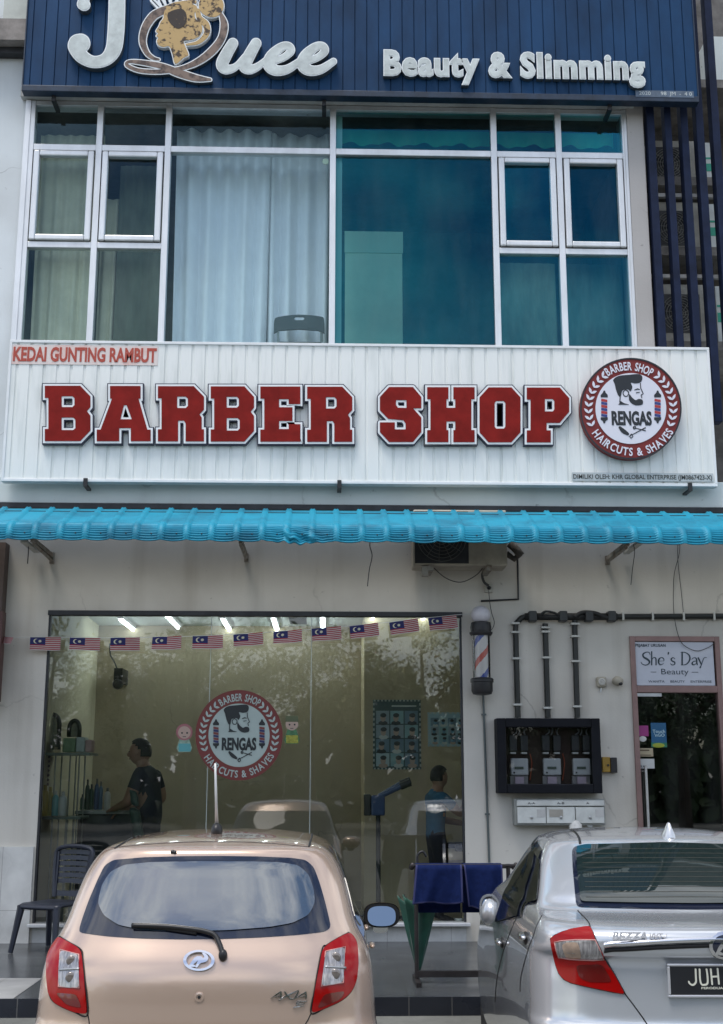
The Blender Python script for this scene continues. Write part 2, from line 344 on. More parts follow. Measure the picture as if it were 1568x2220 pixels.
M_walk = tile_mat('walkway_tiles', (.065,.07,.075), (.055,.06,.065), (.03,.03,.03), .6, .6, .22, 'xy')
M_kerbt = tile_mat('kerb_tiles', (.020,.024,.035), (.026,.03,.042), (.12,.12,.12), .30, .5, .25, 'xz', .004)
M_wtile = tile_mat('white_wall_tiles', (.68,.68,.66), (.66,.66,.64), (.42,.41,.4), .30, .6, .25, 'xz', .003)
M_alu = mat('aluminium', (.74,.75,.76), .42, .55, noise=.12, nscale=5, stretch=(1,1,.3))
M_white = mat('white_metal', (.80,.82,.83), .4, 0, noise=.08)
M_black = mat('black_plastic', (.012,.012,.014), .45, noise=.2)
M_dark = mat('dark_metal', (.035,.037,.042), .5, .3, noise=.3)
M_rub = mat('rubber', (.015,.015,.016), .7, bump=.1)
M_steel = mat('steel', (.5,.5,.5), .35, .9, noise=.2)
M_chrome = mat('chrome', (.75,.75,.77), .12, 1.0)
M_cable = mat('cable_sheath', (.05,.05,.05), .6)
M_rust = mat('painted_steel_bracket', (.33,.31,.27), .7, .2, col2=(.16,.10,.06), nscale=9, lo=.3, hi=.55)
# ================================================================== setting
ZW = 0.31                                   # walkway level above the road
YK = -2.98                                  # kerb line
g = MB(); 
xs = [-400, -20, -8, 8, 20, 400]; ysr = [-400, -60, -20, -6.2]
for i in range(5):
    for j in range(3):
        g.add([(xs[i], ysr[j], 0), (xs[i+1], ysr[j], 0), (xs[i+1], ysr[j+1], 0), (xs[i], ysr[j+1], 0)], [(0,1,2,3)])
M_road = mat('worn_concrete_road', (.19,.195,.18), .85, noise=.35, nscale=1.4, bump=.35, bscale=60)
g.add([(-400,-6.2,0),(400,-6.2,0),(400,YK,.19),(-400,YK,.19)], [(0,1,2,3)])
structure(g.build('road', M_road))
w = MB(); w.box(-30, 30, YK+.012, 0.0, -.3, ZW); structure(w.build('walkway', M_walk))
k = MB(); k.box(-30, 30, YK, YK+.0125, -.3, ZW+.004); structure(k.build('kerb', M_kerbt))
# pale worn tiles of the neighbour's walkway on the left
w = MB(); w.box(-8, PX(60, 2100, YK+.4), YK+.013, YK+.9, ZW, ZW+.004)
structure(w.build('pavement', tile_mat('pale_walkway_tiles', (.36,.36,.35), (.33,.33,.33), (.2,.2,.2), .6, .6, .3, 'xy')))
# ================================================================== the shophouse
def zc(v, u=784, Y=0): return PZ(u, v, Y)
GX0, GX1 = PX(107,1335,0), PX(1000,1330,0)
GZ1, GZ0 = zc(1333, 550), PZ(1000,1999,0)
DX0, DX1, DZ1 = PX(1364,1381,0), PX(1558,1381,0), PZ(1450,1380,0)
UXL, UXR = PX(57,530,0)-.03, PX(1358,547,0)+.03
UZ0, UZ1 = 5.95, PZ(720,232,0)
FZ0, FZ1 = PZ(784,1101,0), PZ(784,1045,0)   # fascia band
house = thing('shophouse', 'two storey terraced shophouse, white plaster walls with wide glazing on both floors', 'building', (0.3, 0.0, ZW))
lw = MB(); T = .16
lw.box(-7, GX0, 0, T, ZW, FZ0); lw.box(GX0, GX1, 0, T, GZ1+.035, FZ0); lw.box(GX1, DX0, 0, T, ZW, FZ0)
lw.box(DX0, DX1, 0, T, DZ1, FZ0); lw.box(DX1, 8, 0, T, ZW, FZ0); lw.box(GX0, GX1, .03, T, ZW, GZ0-.03)
lw.build('lower_wall', M_wall, house)
uw = MB(); XR = PX(1396,600,0)
uw.box(-7, UXL, .0, .2, FZ1, 13); uw.box(UXL, UXR, 0, .2, FZ1, UZ0); uw.box(UXL, UXR, 0, .2, UZ1, 13)
uw.build('upper_wall', M_wallu, house)
c = MB(); c.box(UXR+.03, PX(1412,600,-.06), -.06, .4, FZ1, 13); c.build('pillar', M_col, house)
b = MB(); b.box(-9, 9, -.12, .25, FZ0, FZ1); b.build('fascia_beam', M_band, house, bevel=.01)
b = MB(); b.box(-9, 9, -.15, .0, FZ0-.055, FZ0-.003); b.build('beam_gap_shade', M_dark, house)  # dark strip stands in for the shaded gap between beam and awning
# recessed service bay on the right
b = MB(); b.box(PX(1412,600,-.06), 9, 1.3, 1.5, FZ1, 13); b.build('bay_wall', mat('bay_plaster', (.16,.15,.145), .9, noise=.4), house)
b = MB(); zz = [PZ(1480,412,.6), PZ(1480,560,.6), PZ(1480,760,.6), PZ(1480, 205,.6)]
for z in zz: b.box(PX(1412,600,-.06)+.01, 9, .25, 1.3, z-.12, z-.02)
b.build('bay_ledge', mat('stained_ledge', (.30,.28,.26), .85, noise=.5, nscale=4), house)
b = MB(); b.box(PX(1532,150,1.0), 9, .9, 1.25, PZ(1550,222,1.0), PZ(1550,90,1.0)); b.build('bay_panel', M_band, house)
# tile dado, left pier and under the window
s = MB(); zt = PZ(40,1836,-.03); s.box(-7, GX0-.02, -.03, -.001, ZW, zt)
s.box(GX0-.02, GX1, .005, .029, ZW, GZ0-.031); s.build('tile_dado', M_wtile, house)
# ---- shop window
sw = MB(); fr = .03
sw.box(GX0-.01, GX1+.01, -.02, .08, GZ1-.012, GZ1+.035); sw.box(GX0-.006, GX0+.018, 0.0, .06, GZ0, GZ1-.013); sw.box(GX1-.018, GX1+.006, .0, .06, GZ0, GZ1-.013)
win = sw.build('shop_window', M_dark, house, bevel=.003)
s = MB(); s.box(GX0-.03, GX1+.03, -.09, .10, GZ0-.03, GZ0-.001); s.build('window_sill', M_alu, win, bevel=.004)
G_shop = glass_mat('shop_glass', (.80,.84,.80), 1.52, boost=2.3, dirt=.03)
us = [GX0+.019, PX(457,1400,.03), PX(675,1400,.03), GX1-.019]
for i in range(3):
    s = MB(); s.add([(us[i]+.004*(i>0),.03,GZ0),(us[i+1],.03,GZ0),(us[i+1],.03,GZ1-.013),(us[i]+.004*(i>0),.03,GZ1-.013)], [(0,1,2,3)])
    s.build('pane', G_shop, win)
s = MB()
for u in us[1:3]: s.box(u-.001, u+.005, .027, .033, GZ0, GZ1-.014)
s.build('silicone_joint', mat('silicone', (.45,.5,.48), .5), win)
# ---- interior of the shop
ZF = ZW+.05; ZC = 3.66; YB = 3.3; YP = 2.1
XPt = PX(790,1600,YP)
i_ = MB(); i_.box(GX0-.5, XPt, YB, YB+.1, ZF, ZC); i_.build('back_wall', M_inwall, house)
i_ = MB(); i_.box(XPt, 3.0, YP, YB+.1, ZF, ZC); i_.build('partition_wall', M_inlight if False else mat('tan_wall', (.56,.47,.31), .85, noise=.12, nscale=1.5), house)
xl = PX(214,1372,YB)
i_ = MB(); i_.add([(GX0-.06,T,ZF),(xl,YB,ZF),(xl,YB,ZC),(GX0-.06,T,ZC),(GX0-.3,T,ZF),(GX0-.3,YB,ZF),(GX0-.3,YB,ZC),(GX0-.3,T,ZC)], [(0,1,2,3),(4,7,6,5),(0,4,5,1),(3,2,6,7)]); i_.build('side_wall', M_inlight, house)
i_ = MB(); i_.box(GX0-.5, 3.0, T, YB+.1, ZC, ZC+.1); i_.build('ceiling', M_ceil, house)
i_ = MB(); i_.box(GX0-.5, 3.0, T, YB+.1, ZW-.05, ZF); i_.build('shop_floor', M_floorin, house)
i_ = MB(); i_.box(DX0-.3, DX0-.2, T, YB, ZW, ZC); i_.box(3.0,3.05,YP,YB+.1,ZF,ZC); i_.build('party_wall', M_inlight, house)
s = MB(); s.box(PX(628,1357,1.6), PX(665,1357,1.6), 1.2, 1.8, ZC-.16, ZC-.001); s.build('ceiling_beam', mat('grey_duct', (.16,.19,.19), .7), house)
# ---- upstairs glazing
Xs = [PX(72,317,0)-.02, PX(216,319,0), PX(365,322,0), PX(722,331.5,0), PX(1070.5,337,0), PX(1211,338.5,0), PX(1351.7,339.5,0)+.02]
ZA, ZB = PZ(720,331,0), PZ(720,540,0)
f = MB(); hw = .032
for i, x in enumerate(Xs): f.box(x-hw, x+hw, -.035, .06, UZ0, UZ1)
for i in range(6):
    f.box(Xs[i]+hw, Xs[i+1]-hw, -.03, .055, ZA-.035, ZA+.035)
    f.box(Xs[i]+hw, Xs[i+1]-hw, -.03, .055, UZ1-.05, UZ1)
    if i in (0,1,4,5): f.box(Xs[i]+hw, Xs[i+1]-hw, -.03, .055, ZB-.035, ZB+.03)
uwin = f.build('upper_window', M_alu, house, bevel=.004)
s = MB(); s.box(Xs[0]-.12, Xs[-1]+.1, -.10, -.002, UZ1+.01, UZ1+.12); s.build('window_head', mat('head_paint', (.52,.52,.50), .8, noise=.3, nscale=3), uwin)
s = MB(); s.box(UXL-.055, UXL+.0, -.045, -.001, UZ0, UZ1); s.build('window_surround', M_alu, uwin)
s = MB(); s.box(UXR, UXR+.028, -.045, -.001, UZ0, UZ1+.0); s.build('window_surround', M_alu, uwin)
G_tint = glass_mat('tinted_glass', (.80,.92,.95), 1.52, refl=(.42,.66,.76), boost=1.0, dirt=.05)
G_film = glass_mat('filmed_glass', (.60,.84,.88), 1.62, refl=(.04,.50,.76), boost=1.6, dirt=.035)
for i in range(6):
    rows = [(ZA+.035, UZ1-.05)] + ([(ZB+.03, ZA-.035), (UZ0, ZB-.035)] if i in (0,1,4,5) else [(UZ0, ZA-.035)])
    for j, (z0, z1) in enumerate(rows):
        x0, x1 = Xs[i]+hw, Xs[i+1]-hw
        if j == 1 and i in (0,1,4,5):      # opening casement, proud of the frame
            m = .075; c = MB(); e = .012
            c.box(x0+e, x0+m, -.055, .02, z0+e, z1-e); c.box(x1-m, x1-e, -.055, .02, z0+e, z1-e)
            c.box(x0+m, x1-m, -.055, .02, z0+e, z0+m); c.box(x0+m, x1-m, -.055, .02, z1-m, z1-e)
            c.build('casement', M_alu, uwin, bevel=.012); x0 += m; x1 -= m; z0 += m; z1 -= m
        tilt = random.uniform(-.006, .006)
        p = MB(); p.add([(x0,.012-tilt,z0),(x1,.012+tilt,z0),(x1,.012+tilt,z1),(x0,.012-tilt,z1)], [(0,1,2,3)]); p.build('pane', G_tint if i < 3 else G_film, uwin)
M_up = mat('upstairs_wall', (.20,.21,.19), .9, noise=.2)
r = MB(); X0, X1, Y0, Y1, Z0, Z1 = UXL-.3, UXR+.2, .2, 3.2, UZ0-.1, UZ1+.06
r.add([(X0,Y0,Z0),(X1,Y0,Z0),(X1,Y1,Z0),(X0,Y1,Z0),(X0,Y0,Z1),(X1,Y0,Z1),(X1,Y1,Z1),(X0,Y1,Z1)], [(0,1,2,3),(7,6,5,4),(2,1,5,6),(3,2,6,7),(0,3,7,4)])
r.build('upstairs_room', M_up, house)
# ---- glass door of the salon
M_pink = mat('rose_gold_frame', (.27,.17,.155), .45, .25, noise=.15)
d = MB(); q = .050; ZD0 = PZ(1450,1502,0); ZD1 = PZ(1450,1487,0)
d.box(DX0, DX0+q, -.03, .07, ZW, DZ1); d.box(DX1-q, DX1, -.03, .07, ZW, DZ1); d.box(DX0+q, DX1-q, -.03, .07, DZ1-.052, DZ1); d.box(DX0+q, DX1-q, -.03, .07, ZD0, ZD1)
door = d.build('door', M_pink, house, bevel=.005)
G_door = glass_mat('door_glass', (.34,.36,.34), 1.52, boost=2.6, dirt=.05)
s = MB(); s.add([(DX0+q,.02,ZW+.02),(DX1-q,.02,ZW+.02),(DX1-q,.02,ZD0),(DX0+q,.02,ZD0)], [(0,1,2,3)]); s.build('door_glass', G_door, door)
s = MB(); s.tube([P(1400,1660,-.06), P(1400.0,1660,-.06)+Vector((0,0,-.95))], .014, 10); s.tube([P(1400,1672,-.06), P(1400,1672,-.06)+Vector((0,.08,0))], .009)
s.build('handle', M_steel, door, smooth=True)
s = MB(); s.box(PX(1380,1505,0), PX(1434,1505,0), -.012, .015, PZ(1400,1510,0), PZ(1400,1503,0)); s.build('hinge', M_steel, door)
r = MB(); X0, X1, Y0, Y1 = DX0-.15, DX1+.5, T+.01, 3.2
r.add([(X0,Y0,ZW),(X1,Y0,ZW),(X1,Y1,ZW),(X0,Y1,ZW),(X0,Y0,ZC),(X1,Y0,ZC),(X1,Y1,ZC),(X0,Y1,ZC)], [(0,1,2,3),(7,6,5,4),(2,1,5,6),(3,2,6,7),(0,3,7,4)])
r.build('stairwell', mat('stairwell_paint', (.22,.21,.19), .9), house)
# ---- neighbours at the frame's edges
nb = thing('neighbouring_shophouse', 'edge of the pale next-door shophouse with a brown window ledge', 'building', (-3.9, 0, ZW))
s = MB(); z0, z1 = PZ(30,86,-.25), PZ(30,40,-.25); xe = PX(58,60,-.25)
s.box(-7, xe, -.25, -.005, z0, z1); s.build('ledge', mat('brown_ledge', (.30,.27,.25), .8, noise=.35), nb)
s = MB(); s.box(-7, xe, -.12, -.003, z0-.07, z0-.004); s.build('ledge_shade_strip', M_dark, nb)  # solid dark strip in place of the shade below the ledge
s = MB(); s.box(PX(8,20,-.06), PX(60,20,-.06), -.06, -.004, z1+.01, z1+1.6); s.build('window', mat('pale_glass', (.62,.64,.58), .2, noise=.25, nscale=2), nb)
s = MB(); xx = PX(5,1400,-.05); s.box(-4.6, xx, -.16, -.004, PZ(5,1340,-.05), PZ(5,1180,-.05)); s.build('shutter_box', mat('brown_box', (.10,.07,.06), .6, noise=.3), nb)
s = MB(); s.box(-5.2, PX(5,1350,-.3), -.30, -.17, PZ(5,1520,-.3), PZ(5,1325,-.3)); s.build('shop_sign', mat('maroon_board', (.09,.035,.03), .5, noise=.3), nb)
# ================================================================== signs
def fluted(x0, x1, z0, z1, Yf, depth, pitch, gw, gd, phase=0.0, slope=.3):
    m = MB(); prof = [(x0, Yf)]; x = x0+phase
    while x+gw < x1:
        if x > x0: prof += [(x, Yf), (x+gw*slope, Yf+gd), (x+gw*(1-slope), Yf+gd), (x+gw, Yf)]
        x += pitch
    prof.append((x1, Yf)); n = len(prof)
    vs = [(a, b, z0) for a, b in prof]+[(a, b, z1) for a, b in prof]
    m.add(vs, [(i, i+1, n+i+1, n+i) for i in range(n-1)])
    m.box(x0, x1, Yf+gd+.004, Yf+depth, z0, z1); return m
# ---- upper sign, navy
M_navy = mat('navy_boards', (.006,.046,.125), .6, noise=.35, nscale=2.5, bump=.06, bscale=20, stretch=(1,1,.4), spec=.22)
M_navytrim = mat('navy_trim', (.014,.03,.06), .5, noise=.4, nscale=8)
M_lgrey = mat('aged_letter_white', (.60,.65,.64), .5, noise=.25, nscale=7)
M_edge = mat('letter_rim_white', (.82,.85,.86), .4)
M_lside = mat('letter_side_grey', (.07,.09,.11), .5, noise=.3)
YS = -.30
x0, x1 = PX(50,190,YS), PX(1513,216,YS); zb = PZ(780,207,YS)
us_ = thing('salon_sign', 'navy boarded salon signboard with raised white lettering above the upstairs windows', 'sign', ((x0+x1)/2, YS, zb))
fluted(x0, x1, zb+.05, zb+2.3, YS, .09, .1265, .012, .012, .06, .2).build('panel', M_navy, us_)
s = MB(); s.box(x0-.01, x1+.01, YS-.018, YS+.1, zb-.02, zb+.049); s.build('bottom_trim', M_navytrim, us_, bevel=.006)
for xa_, xb_ in ((x0-.012, x0-.001), (x1+.001, x1+.012)): s = MB(); s.box(xa_, xb_, YS-.012, YS+.1, zb+.05, zb+2.3); s.build('side_trim', M_navytrim, us_)
for u in (118, 703, 1320):
    s = MB(); x = PX(u,215,YS+.1); s.box(x-.022, x+.022, YS+.06, -.0, zb-.085, zb-.055); s.box(x-.02, x+.02, YS+.06, YS+.09, zb-.054, zb-.021); s.build('bracket', M_black, us_)
def letters3d(name, parent, shapes, Y, thick, rim, mats, cut=(), g=.6, rim_t=.006):
    # rim outline (proud edge) with the inset face
    m = MB()
    outer = px_loops(art(shapes, rim, g, cut), Y); inner = px_loops(art(shapes, 0, g, cut), Y)
    plate(m, outer, Y, thick, 0); plate(m, outer, Y-thick-.0002, rim_t, 1); plate(m, inner, Y-thick-rim_t-.0004, .003, 2)
    return m.build(name, mats, parent)
YL = YS-.002
z2 = lambda pts, sx=.5, ox=0, oy=0: [(a*sx+ox, b*sx+oy) for a, b in pts]
def zs(pts, rad, n=6): return stroke(z2(pts), [r*.5 for r in rad], n)
mm = (M_lside, M_edge, M_lgrey)
letters3d('letter', us_, [zs([(513,-90),(512,60),(507,170),(496,235),(462,276),(410,286),(362,262),(338,222),(342,206)], [32,32,32,30,24,22,26,32,34]),
    zs([(350,205)], [46]) if False else stroke(z2([(345,208),(356,206)]), [19,19]), zs([(512,-45),(440,-40),(392,-20),(366,30)], [30,26,16,20]), stroke(z2([(366,36),(372,40)]), [11,11])], YL, .07, 2.2, mm)
def e_(dx): return zs([(1165+dx,288),(1225+dx,270),(1262+dx,240),(1253+dx,218),(1222+dx,222),(1182+dx,258),(1170+dx,296),(1196+dx,322),(1246+dx,318),(1300+dx,284)], [12,12,14,14,16,22,25,20,16,12])
letters3d('letter', us_, [zs([(1012,206),(985,252),(966,296),(985,318),(1026,306),(1062,262)], [20,22,23,18,12,8]), zs([(1112,206),(1084,256),(1064,300),(1084,318),(1120,306),(1165,268)], [20,22,24,18,13,8]), e_(0), e_(146)], YL, .07, 2.0, mm)
# emblem of the Q: rings, tail and the crowned head
M_gold = mat('flaking_gold', (.46,.31,.13), .5, .2, col2=(.05,.03,.018), nscale=15, lo=.41, hi=.48)
M_brown = mat('flaking_brown', (.20,.14,.11), .55, .1, col2=(.06,.04,.035), nscale=11, lo=.4, hi=.55)
ring = [zs([(712,58),(668,82),(634,132),(622,190),(640,240),(668,264),(692,270)], [16,17,16,14,10,7,4]),
        zs([(958,70),(974,120),(962,180),(920,235),(860,280),(790,308),(700,322),(610,318),(556,296),(562,280),(610,282),(700,298),(772,326),(850,350),(914,357)], [6,15,15,16,13,9,9,8,7,6,9,12,16,14,5], 8)]
ear = [('s', z2([(905,165),(870,196),(822,206)]), [7,7,4])]
head = [('p', z2(smooth_pts([(716,62),(712,92),(700,108),(692,128),(680,148),(690,158),(681,168),(690,176),(684,190),(690,208),(712,216),(738,214),(752,250),(764,290),(800,262),(820,250),(806,214),(800,190),(830,186),(866,170),(880,140),(872,112),(852,96),(846,70),(856,40),(800,24),(740,38)], 3, True))),
        stroke(z2([(915,35),(922,38)]), [25,25]), zs([(860,60),(868,92),(896,120),(898,160),(862,196),(812,206)], [10,12,14,12,8,4])]
crown = [('p', z2([(686,58),(700,44),(760,20),(840,8),(858,14),(856,30),(780,34),(714,56)]))]+[('s', z2(q), [1.5,1.2,1.0,1.2,1.5]) for q in ([(690,50),(656,14),(662,2),(680,18),(704,44)], [(704,42),(688,6),(694,-8),(706,8),(722,34)], [(722,34),(712,-6),(720,-22),(730,-2),(744,26)], [(744,26),(742,-14),(750,-26),(758,-8),(770,20)], [(770,20),(774,-18),(782,-28),(790,-10),(798,14)], [(798,14),(808,-18),(816,-26),(822,-8),(828,10)])]
em = letters3d('emblem', us_, ring, YL, .045, 2.2, (M_lside, M_edge, M_brown))
mh = MB(); plate(mh, px_loops(art(head, 2.0, .6), YL), YL-.0005, .05, 0); plate(mh, px_loops(art(head, 0, .6), YL), YL-.0515, .004, 1); mh.build('head_motif', (M_edge, M_gold), em)
mh = MB(); plate(mh, px_loops(art(crown, .8, .4), YL), YL-.001, .046, 0); plate(mh, px_loops(art(crown[:1], -1.0, .4), YL), YL-.0475, .004, 1); mh.build('crown_motif', (M_edge, M_gold), em)
mh = MB(); plate(mh, px_loops(art([('p', z2(smooth_pts([(738,66),(790,52),(812,80),(806,120),(775,138),(745,118),(730,90)], 4, True)))], 0, .6), YL), YL-.0556, .003, 0); mh.build('hair_motif', mat('flaked_dark', (.035,.025,.02), .7, col2=(.2,.13,.07), nscale=16, lo=.3, hi=.42), em)
tx = MB(); 
for grow, t, mi in ((.062, .05, 0), (.060, .056, 1), (.034, .060, 2)):
    text_px(tx, 'Beauty & Slimming', 835, 122, 1392, 188, YL, thick=t, bold=.0, mi=mi, grow=grow, spacing=1.12)
tx.build('lettering', (M_lside, M_edge, M_lgrey), us_)
tx = MB(); text_px(tx, '2020      98  JM  -  4 0', 1386, 199, 1500, 209, YS-.02, thick=.002); p_ = tx.build('lettering', M_lgrey, us_)
tx = MB(); tx.box(PX(1378,204,YS-.018), PX(1504,204,YS-.018), YS-.0215, YS-.0185, PZ(1440,211,YS-.018), PZ(1440,197,YS-.018)); tx.build('notice_strip', mat('faded_strip', (.10,.14,.20), .5, noise=.3, nscale=14), us_)

# ---- white barber sign
M_wsign = mat('white_sign_metal', (.83,.85,.83), .45, col2=(.70,.73,.71), nscale=2.2, lo=.30, hi=.50, stretch=(5,1,.5))
YW = -.30
x0, x1 = PX(12,900,YW), PX(1546,900,YW); zb, zt = PZ(780,1049,YW), PZ(780,746,YW)
ws = thing('barber_sign', 'long white ribbed signboard with red BARBER SHOP letters above the blue awning', 'sign', ((x0+x1)/2, YW, zb))
fluted(x0+.02, x1-.02, zb+.02, zt-.02, YW, .1, .1338, .030, .011, .05, .12).build('panel', M_wsign, ws)
s = MB(); s.box(x0, x1, YW-.012, YW+.1, zb-.002, zb+.026); s.box(x0, x1, YW-.012, YW+.1, zt-.026, zt+.002); s.box(x0, x0+.026, YW-.012, YW+.1, zb+.0265, zt-.0265); s.box(x1-.026, x1, YW-.012, YW+.1, zb+.0265, zt-.0265)
s.build('frame', M_white, ws, bevel=.003)
for u in (186, 736, 1495):
    s = MB(); x = PX(u,1055,YW); s.box(x-.02, x+.02, YW-.03, YW-.0125, zb-.05, zb+.03); s.box(x-.02, x+.02, YW-.0125, -.121, zb-.05, zb-.03); s.build('bracket', M_black, ws)
M_red = mat('letter_red', (.24,.012,.009), .6, noise=.25, nscale=5, spec=.15)
M_lnavy = mat('letter_navy', (.012,.014,.04), .45)
GL = {
 'B': ([(0,0),(.78,0),(1,.19),(1,.38),(.92,.46),(1,.54),(1,.81),(.78,1),(0,1),(0,.79),(.08,.79),(.08,.21),(0,.21)], [[(.36,.18),(.61,.18),(.66,.22),(.66,.35),(.61,.39),(.36,.39)], [(.36,.57),(.63,.57),(.68,.61),(.68,.77),(.63,.81),(.36,.81)]]),
 'A': ([(.25,0),(.81,0),(.81,.22),(.77,.22),(.94,.8),(1,.8),(1,1),(.64,1),(.64,.76),(.41,.76),(.41,1),(0,1),(0,.8),(.07,.8),(.29,.22),(.25,.22)], [[(.50,.34),(.56,.34),(.66,.61),(.43,.61)]]),
 'R': ([(0,0),(.78,0),(1,.19),(1,.42),(.9,.51),(.95,.57),(.95,.79),(1,.79),(1,1),(.61,1),(.61,.67),(.57,.62),(.43,.62),(.43,1),(0,1),(0,.79),(.08,.79),(.08,.21),(0,.21)], [[(.41,.18),(.61,.18),(.66,.22),(.66,.36),(.61,.40),(.41,.40)]]),
 'E': ([(0,0),(1,0),(1,.31),(.72,.31),(.72,.22),(.46,.22),(.46,.38),(.8,.38),(.8,.62),(.46,.62),(.46,.78),(.72,.78),(.72,.69),(1,.69),(1,1),(0,1),(0,.79),(.1,.79),(.1,.21),(0,.21)], []),
 'S': ([(.22,0),(.8,0),(1,.18),(1,.38),(.65,.38),(.65,.23),(.38,.23),(.38,.33),(.43,.38),(.8,.39),(1,.56),(1,.82),(.8,1),(.22,1),(0,.82),(0,.65),(.35,.65),(.35,.78),(.63,.78),(.63,.66),(.57,.6),(.2,.575),(0,.42),(0,.18)], []),
 'H': ([(0,0),(.44,0),(.44,.21),(.4,.21),(.4,.38),(.6,.38),(.6,.21),(.56,.21),(.56,0),(1,0),(1,.21),(.93,.21),(.93,.79),(1,.79),(1,1),(.56,1),(.56,.79),(.6,.79),(.6,.62),(.4,.62),(.4,.79),(.44,.79),(.44,1),(0,1),(0,.79),(.07,.79),(.07,.21),(0,.21)], []),
 'O': ([(.22,0),(.78,0),(1,.18),(1,.82),(.78,1),(.22,1),(0,.82),(0,.18)], [[(.40,.24),(.6,.24),(.64,.28),(.64,.72),(.6,.76),(.40,.76),(.36,.72),(.36,.28)]]),
 'P': ([(0,0),(.78,0),(1,.19),(1,.44),(.78,.64),(.46,.64),(.46,.79),(.56,.79),(.56,1),(0,1),(0,.79),(.09,.79),(.09,.21),(0,.21)], [[(.42,.2),(.62,.2),(.66,.24),(.66,.4),(.62,.44),(.42,.44)]])}
def offset_poly(pts, d):   # mitred offset, outward for positive d
    n = len(pts); A = sum(pts[i][0]*pts[(i+1) % n][1]-pts[(i+1) % n][0]*pts[i][1] for i in range(n)); sg = 1 if A > 0 else -1; out = []
    for i in range(n):
        p0, p1, p2 = [np.array(pts[(i+k) % n], float) for k in (-1, 0, 1)]
        a = (p1-p0)/np.linalg.norm(p1-p0); b = (p2-p1)/np.linalg.norm(p2-p1)
        na, nb_ = np.array((a[1], -a[0]))*sg, np.array((b[1], -b[0]))*sg; m = na+nb_; m /= max(np.linalg.norm(m), 1e-6)
        out.append(tuple(p1+m*d/max(m@na, .45)))
    return out
LET = [('B',101,198),('A',213,328),('R',345,443),('B',459,551),('E',566,651),('R',667,763),('S',824,912),('H',926,1027),('O',1039,1126),('P',1141,1231)]
for ch, u0, u1 in LET:
    t = (u0-101)/1100; va, vb = 841+4*t, 959+3*t; Y = YW-.001; m = MB()
    out, holes = GL[ch]
    f = lambda p, y=0: (u0+p[0]*(u1-u0), va+p[1]*(vb-va))
    out = [f(p) for p in out]; holes = [[f(p) for p in h] for h in holes]
    def lay(d, Yb, th, mi, bev=0): plate(m, px_loops(art([('p', out)], d, .4) if ch == 'S' else [offset_poly(out, d)]+[offset_poly(h, -d) for h in holes], Y), Yb, th, mi, bev)
    lay(7.2, Y, .050, 0); lay(5.0, Y-.0502, .005, 1); lay(.6, Y-.0554, .006, 2)
    m.build('letter', (M_lnavy, M_edge, M_red), ws)
# ---- the round emblem, used as light box and as window decal
RA = {}
def N_(pts, cx=1160, cy=320, r=218.): return [((x-cx)/r*100, (y-cy)/r*100) for x, y in pts]
RA['hair'] = [('p', smooth_pts(N_([(1090,214),(1084,196),(1106,180),(1150,175),(1194,172),(1209,184),(1203,206),(1180,212),(1160,209),(1166,228),(1158,246),(1148,238),(1124,242),(1116,268),(1106,264),(1096,240)]), 4, True)),
   ('p', smooth_pts(N_([(1153,258),(1164,272),(1180,284),(1192,279),(1206,281),(1212,290),(1208,303),(1184,307),(1163,298),(1152,282)]), 4, True)),
   ('p', N_([(1106,304),(1116,288),(1130,297),(1154,304)])), ('s', N_([(1114,266),(1112,292)]), [1.0, 1.0]),
   ('s', N_([(1176,240),(1188,236),(1198,238)]), [.7,1.3,.6]), ('s', N_([(1184,252),(1197,250)]), [1.0,.6]),
   ('s', N_([(1201,212),(1202,232),(1213,256),(1204,262),(1207,274)]), [.8]*5), ('s', N_(smooth_pts([(1136,240),(1150,250),(1145,266),(1132,266),(1126,252)], 4, True)), [.9]*20)]
RA['tools'] = [stroke(N_([(1112,402),(1128,418),(1146,430)]), [2.5,4.2,2.8]), ('s', N_([(1152,440),(1222,403)]), [.6,1.1]), ('s', N_([(1172,402),(1222,416)]), [.6,1.1]),
   ('s', N_(smooth_pts([(1156,440),(1162,430),(1168,440),(1160,448)], 3, True)), [.8]*12), ('s', N_(smooth_pts([(1170,400),(1178,396),(1180,406),(1172,408)], 3, True)), [.8]*12)]
def pole_shapes(cx):
    b = [('p', N_([(cx-15,262),(cx-15,272),(cx+15,272),(cx+15,262),(cx+6,252),(cx+3,243),(cx-3,243),(cx-6,252)])), ('p', N_([(cx-15,358),(cx-15,368),(cx-6,374),(cx-3,384),(cx+3,384),(cx+6,374),(cx+15,368),(cx+15,358)]))]
    return b
RA['polecaps'] = pole_shapes(1045)+pole_shapes(1275)
RA['stripe_red'] = [('p', N_([(cx-13,278+k*26),(cx+13,282+k*26),(cx+13,293+k*26),(cx-13,289+k*26)])) for cx in (1045,1275) for k in range(3)]
RA['stripe_blue'] = [('p', N_([(cx-13,291+k*26),(cx+13,295+k*26),(cx+13,306+k*26),(cx-13,302+k*26)])) for cx in (1045,1275) for k in range(3)]
lv = []
for side in (-1, 1):
    for k in range(9):
        a = R_(132+k*9.0) if side < 0 else R_(48-k*9.0)
        for w_ in (-1, 1):
            rr = 84+w_*3.6; c0 = (math.cos(a)*84, -math.sin(a)*84); a2 = a+(-.10 if side < 0 else .10); c1 = (math.cos(a2)*(84+w_*8), -math.sin(a2)*(84+w_*8))
            lv.append(stroke([c0, ((c0[0]+c1[0])/2, (c0[1]+c1[1])/2), c1], [.8,2.6,.5], 3))
RA['laurel'] = lv
RL = {k: art(s, 0, .45) for k, s in RA.items()}
circ = lambda r, n=96: [(r*math.cos(2*math.pi*i/n), r*math.sin(2*math.pi*i/n)) for i in range(n)]
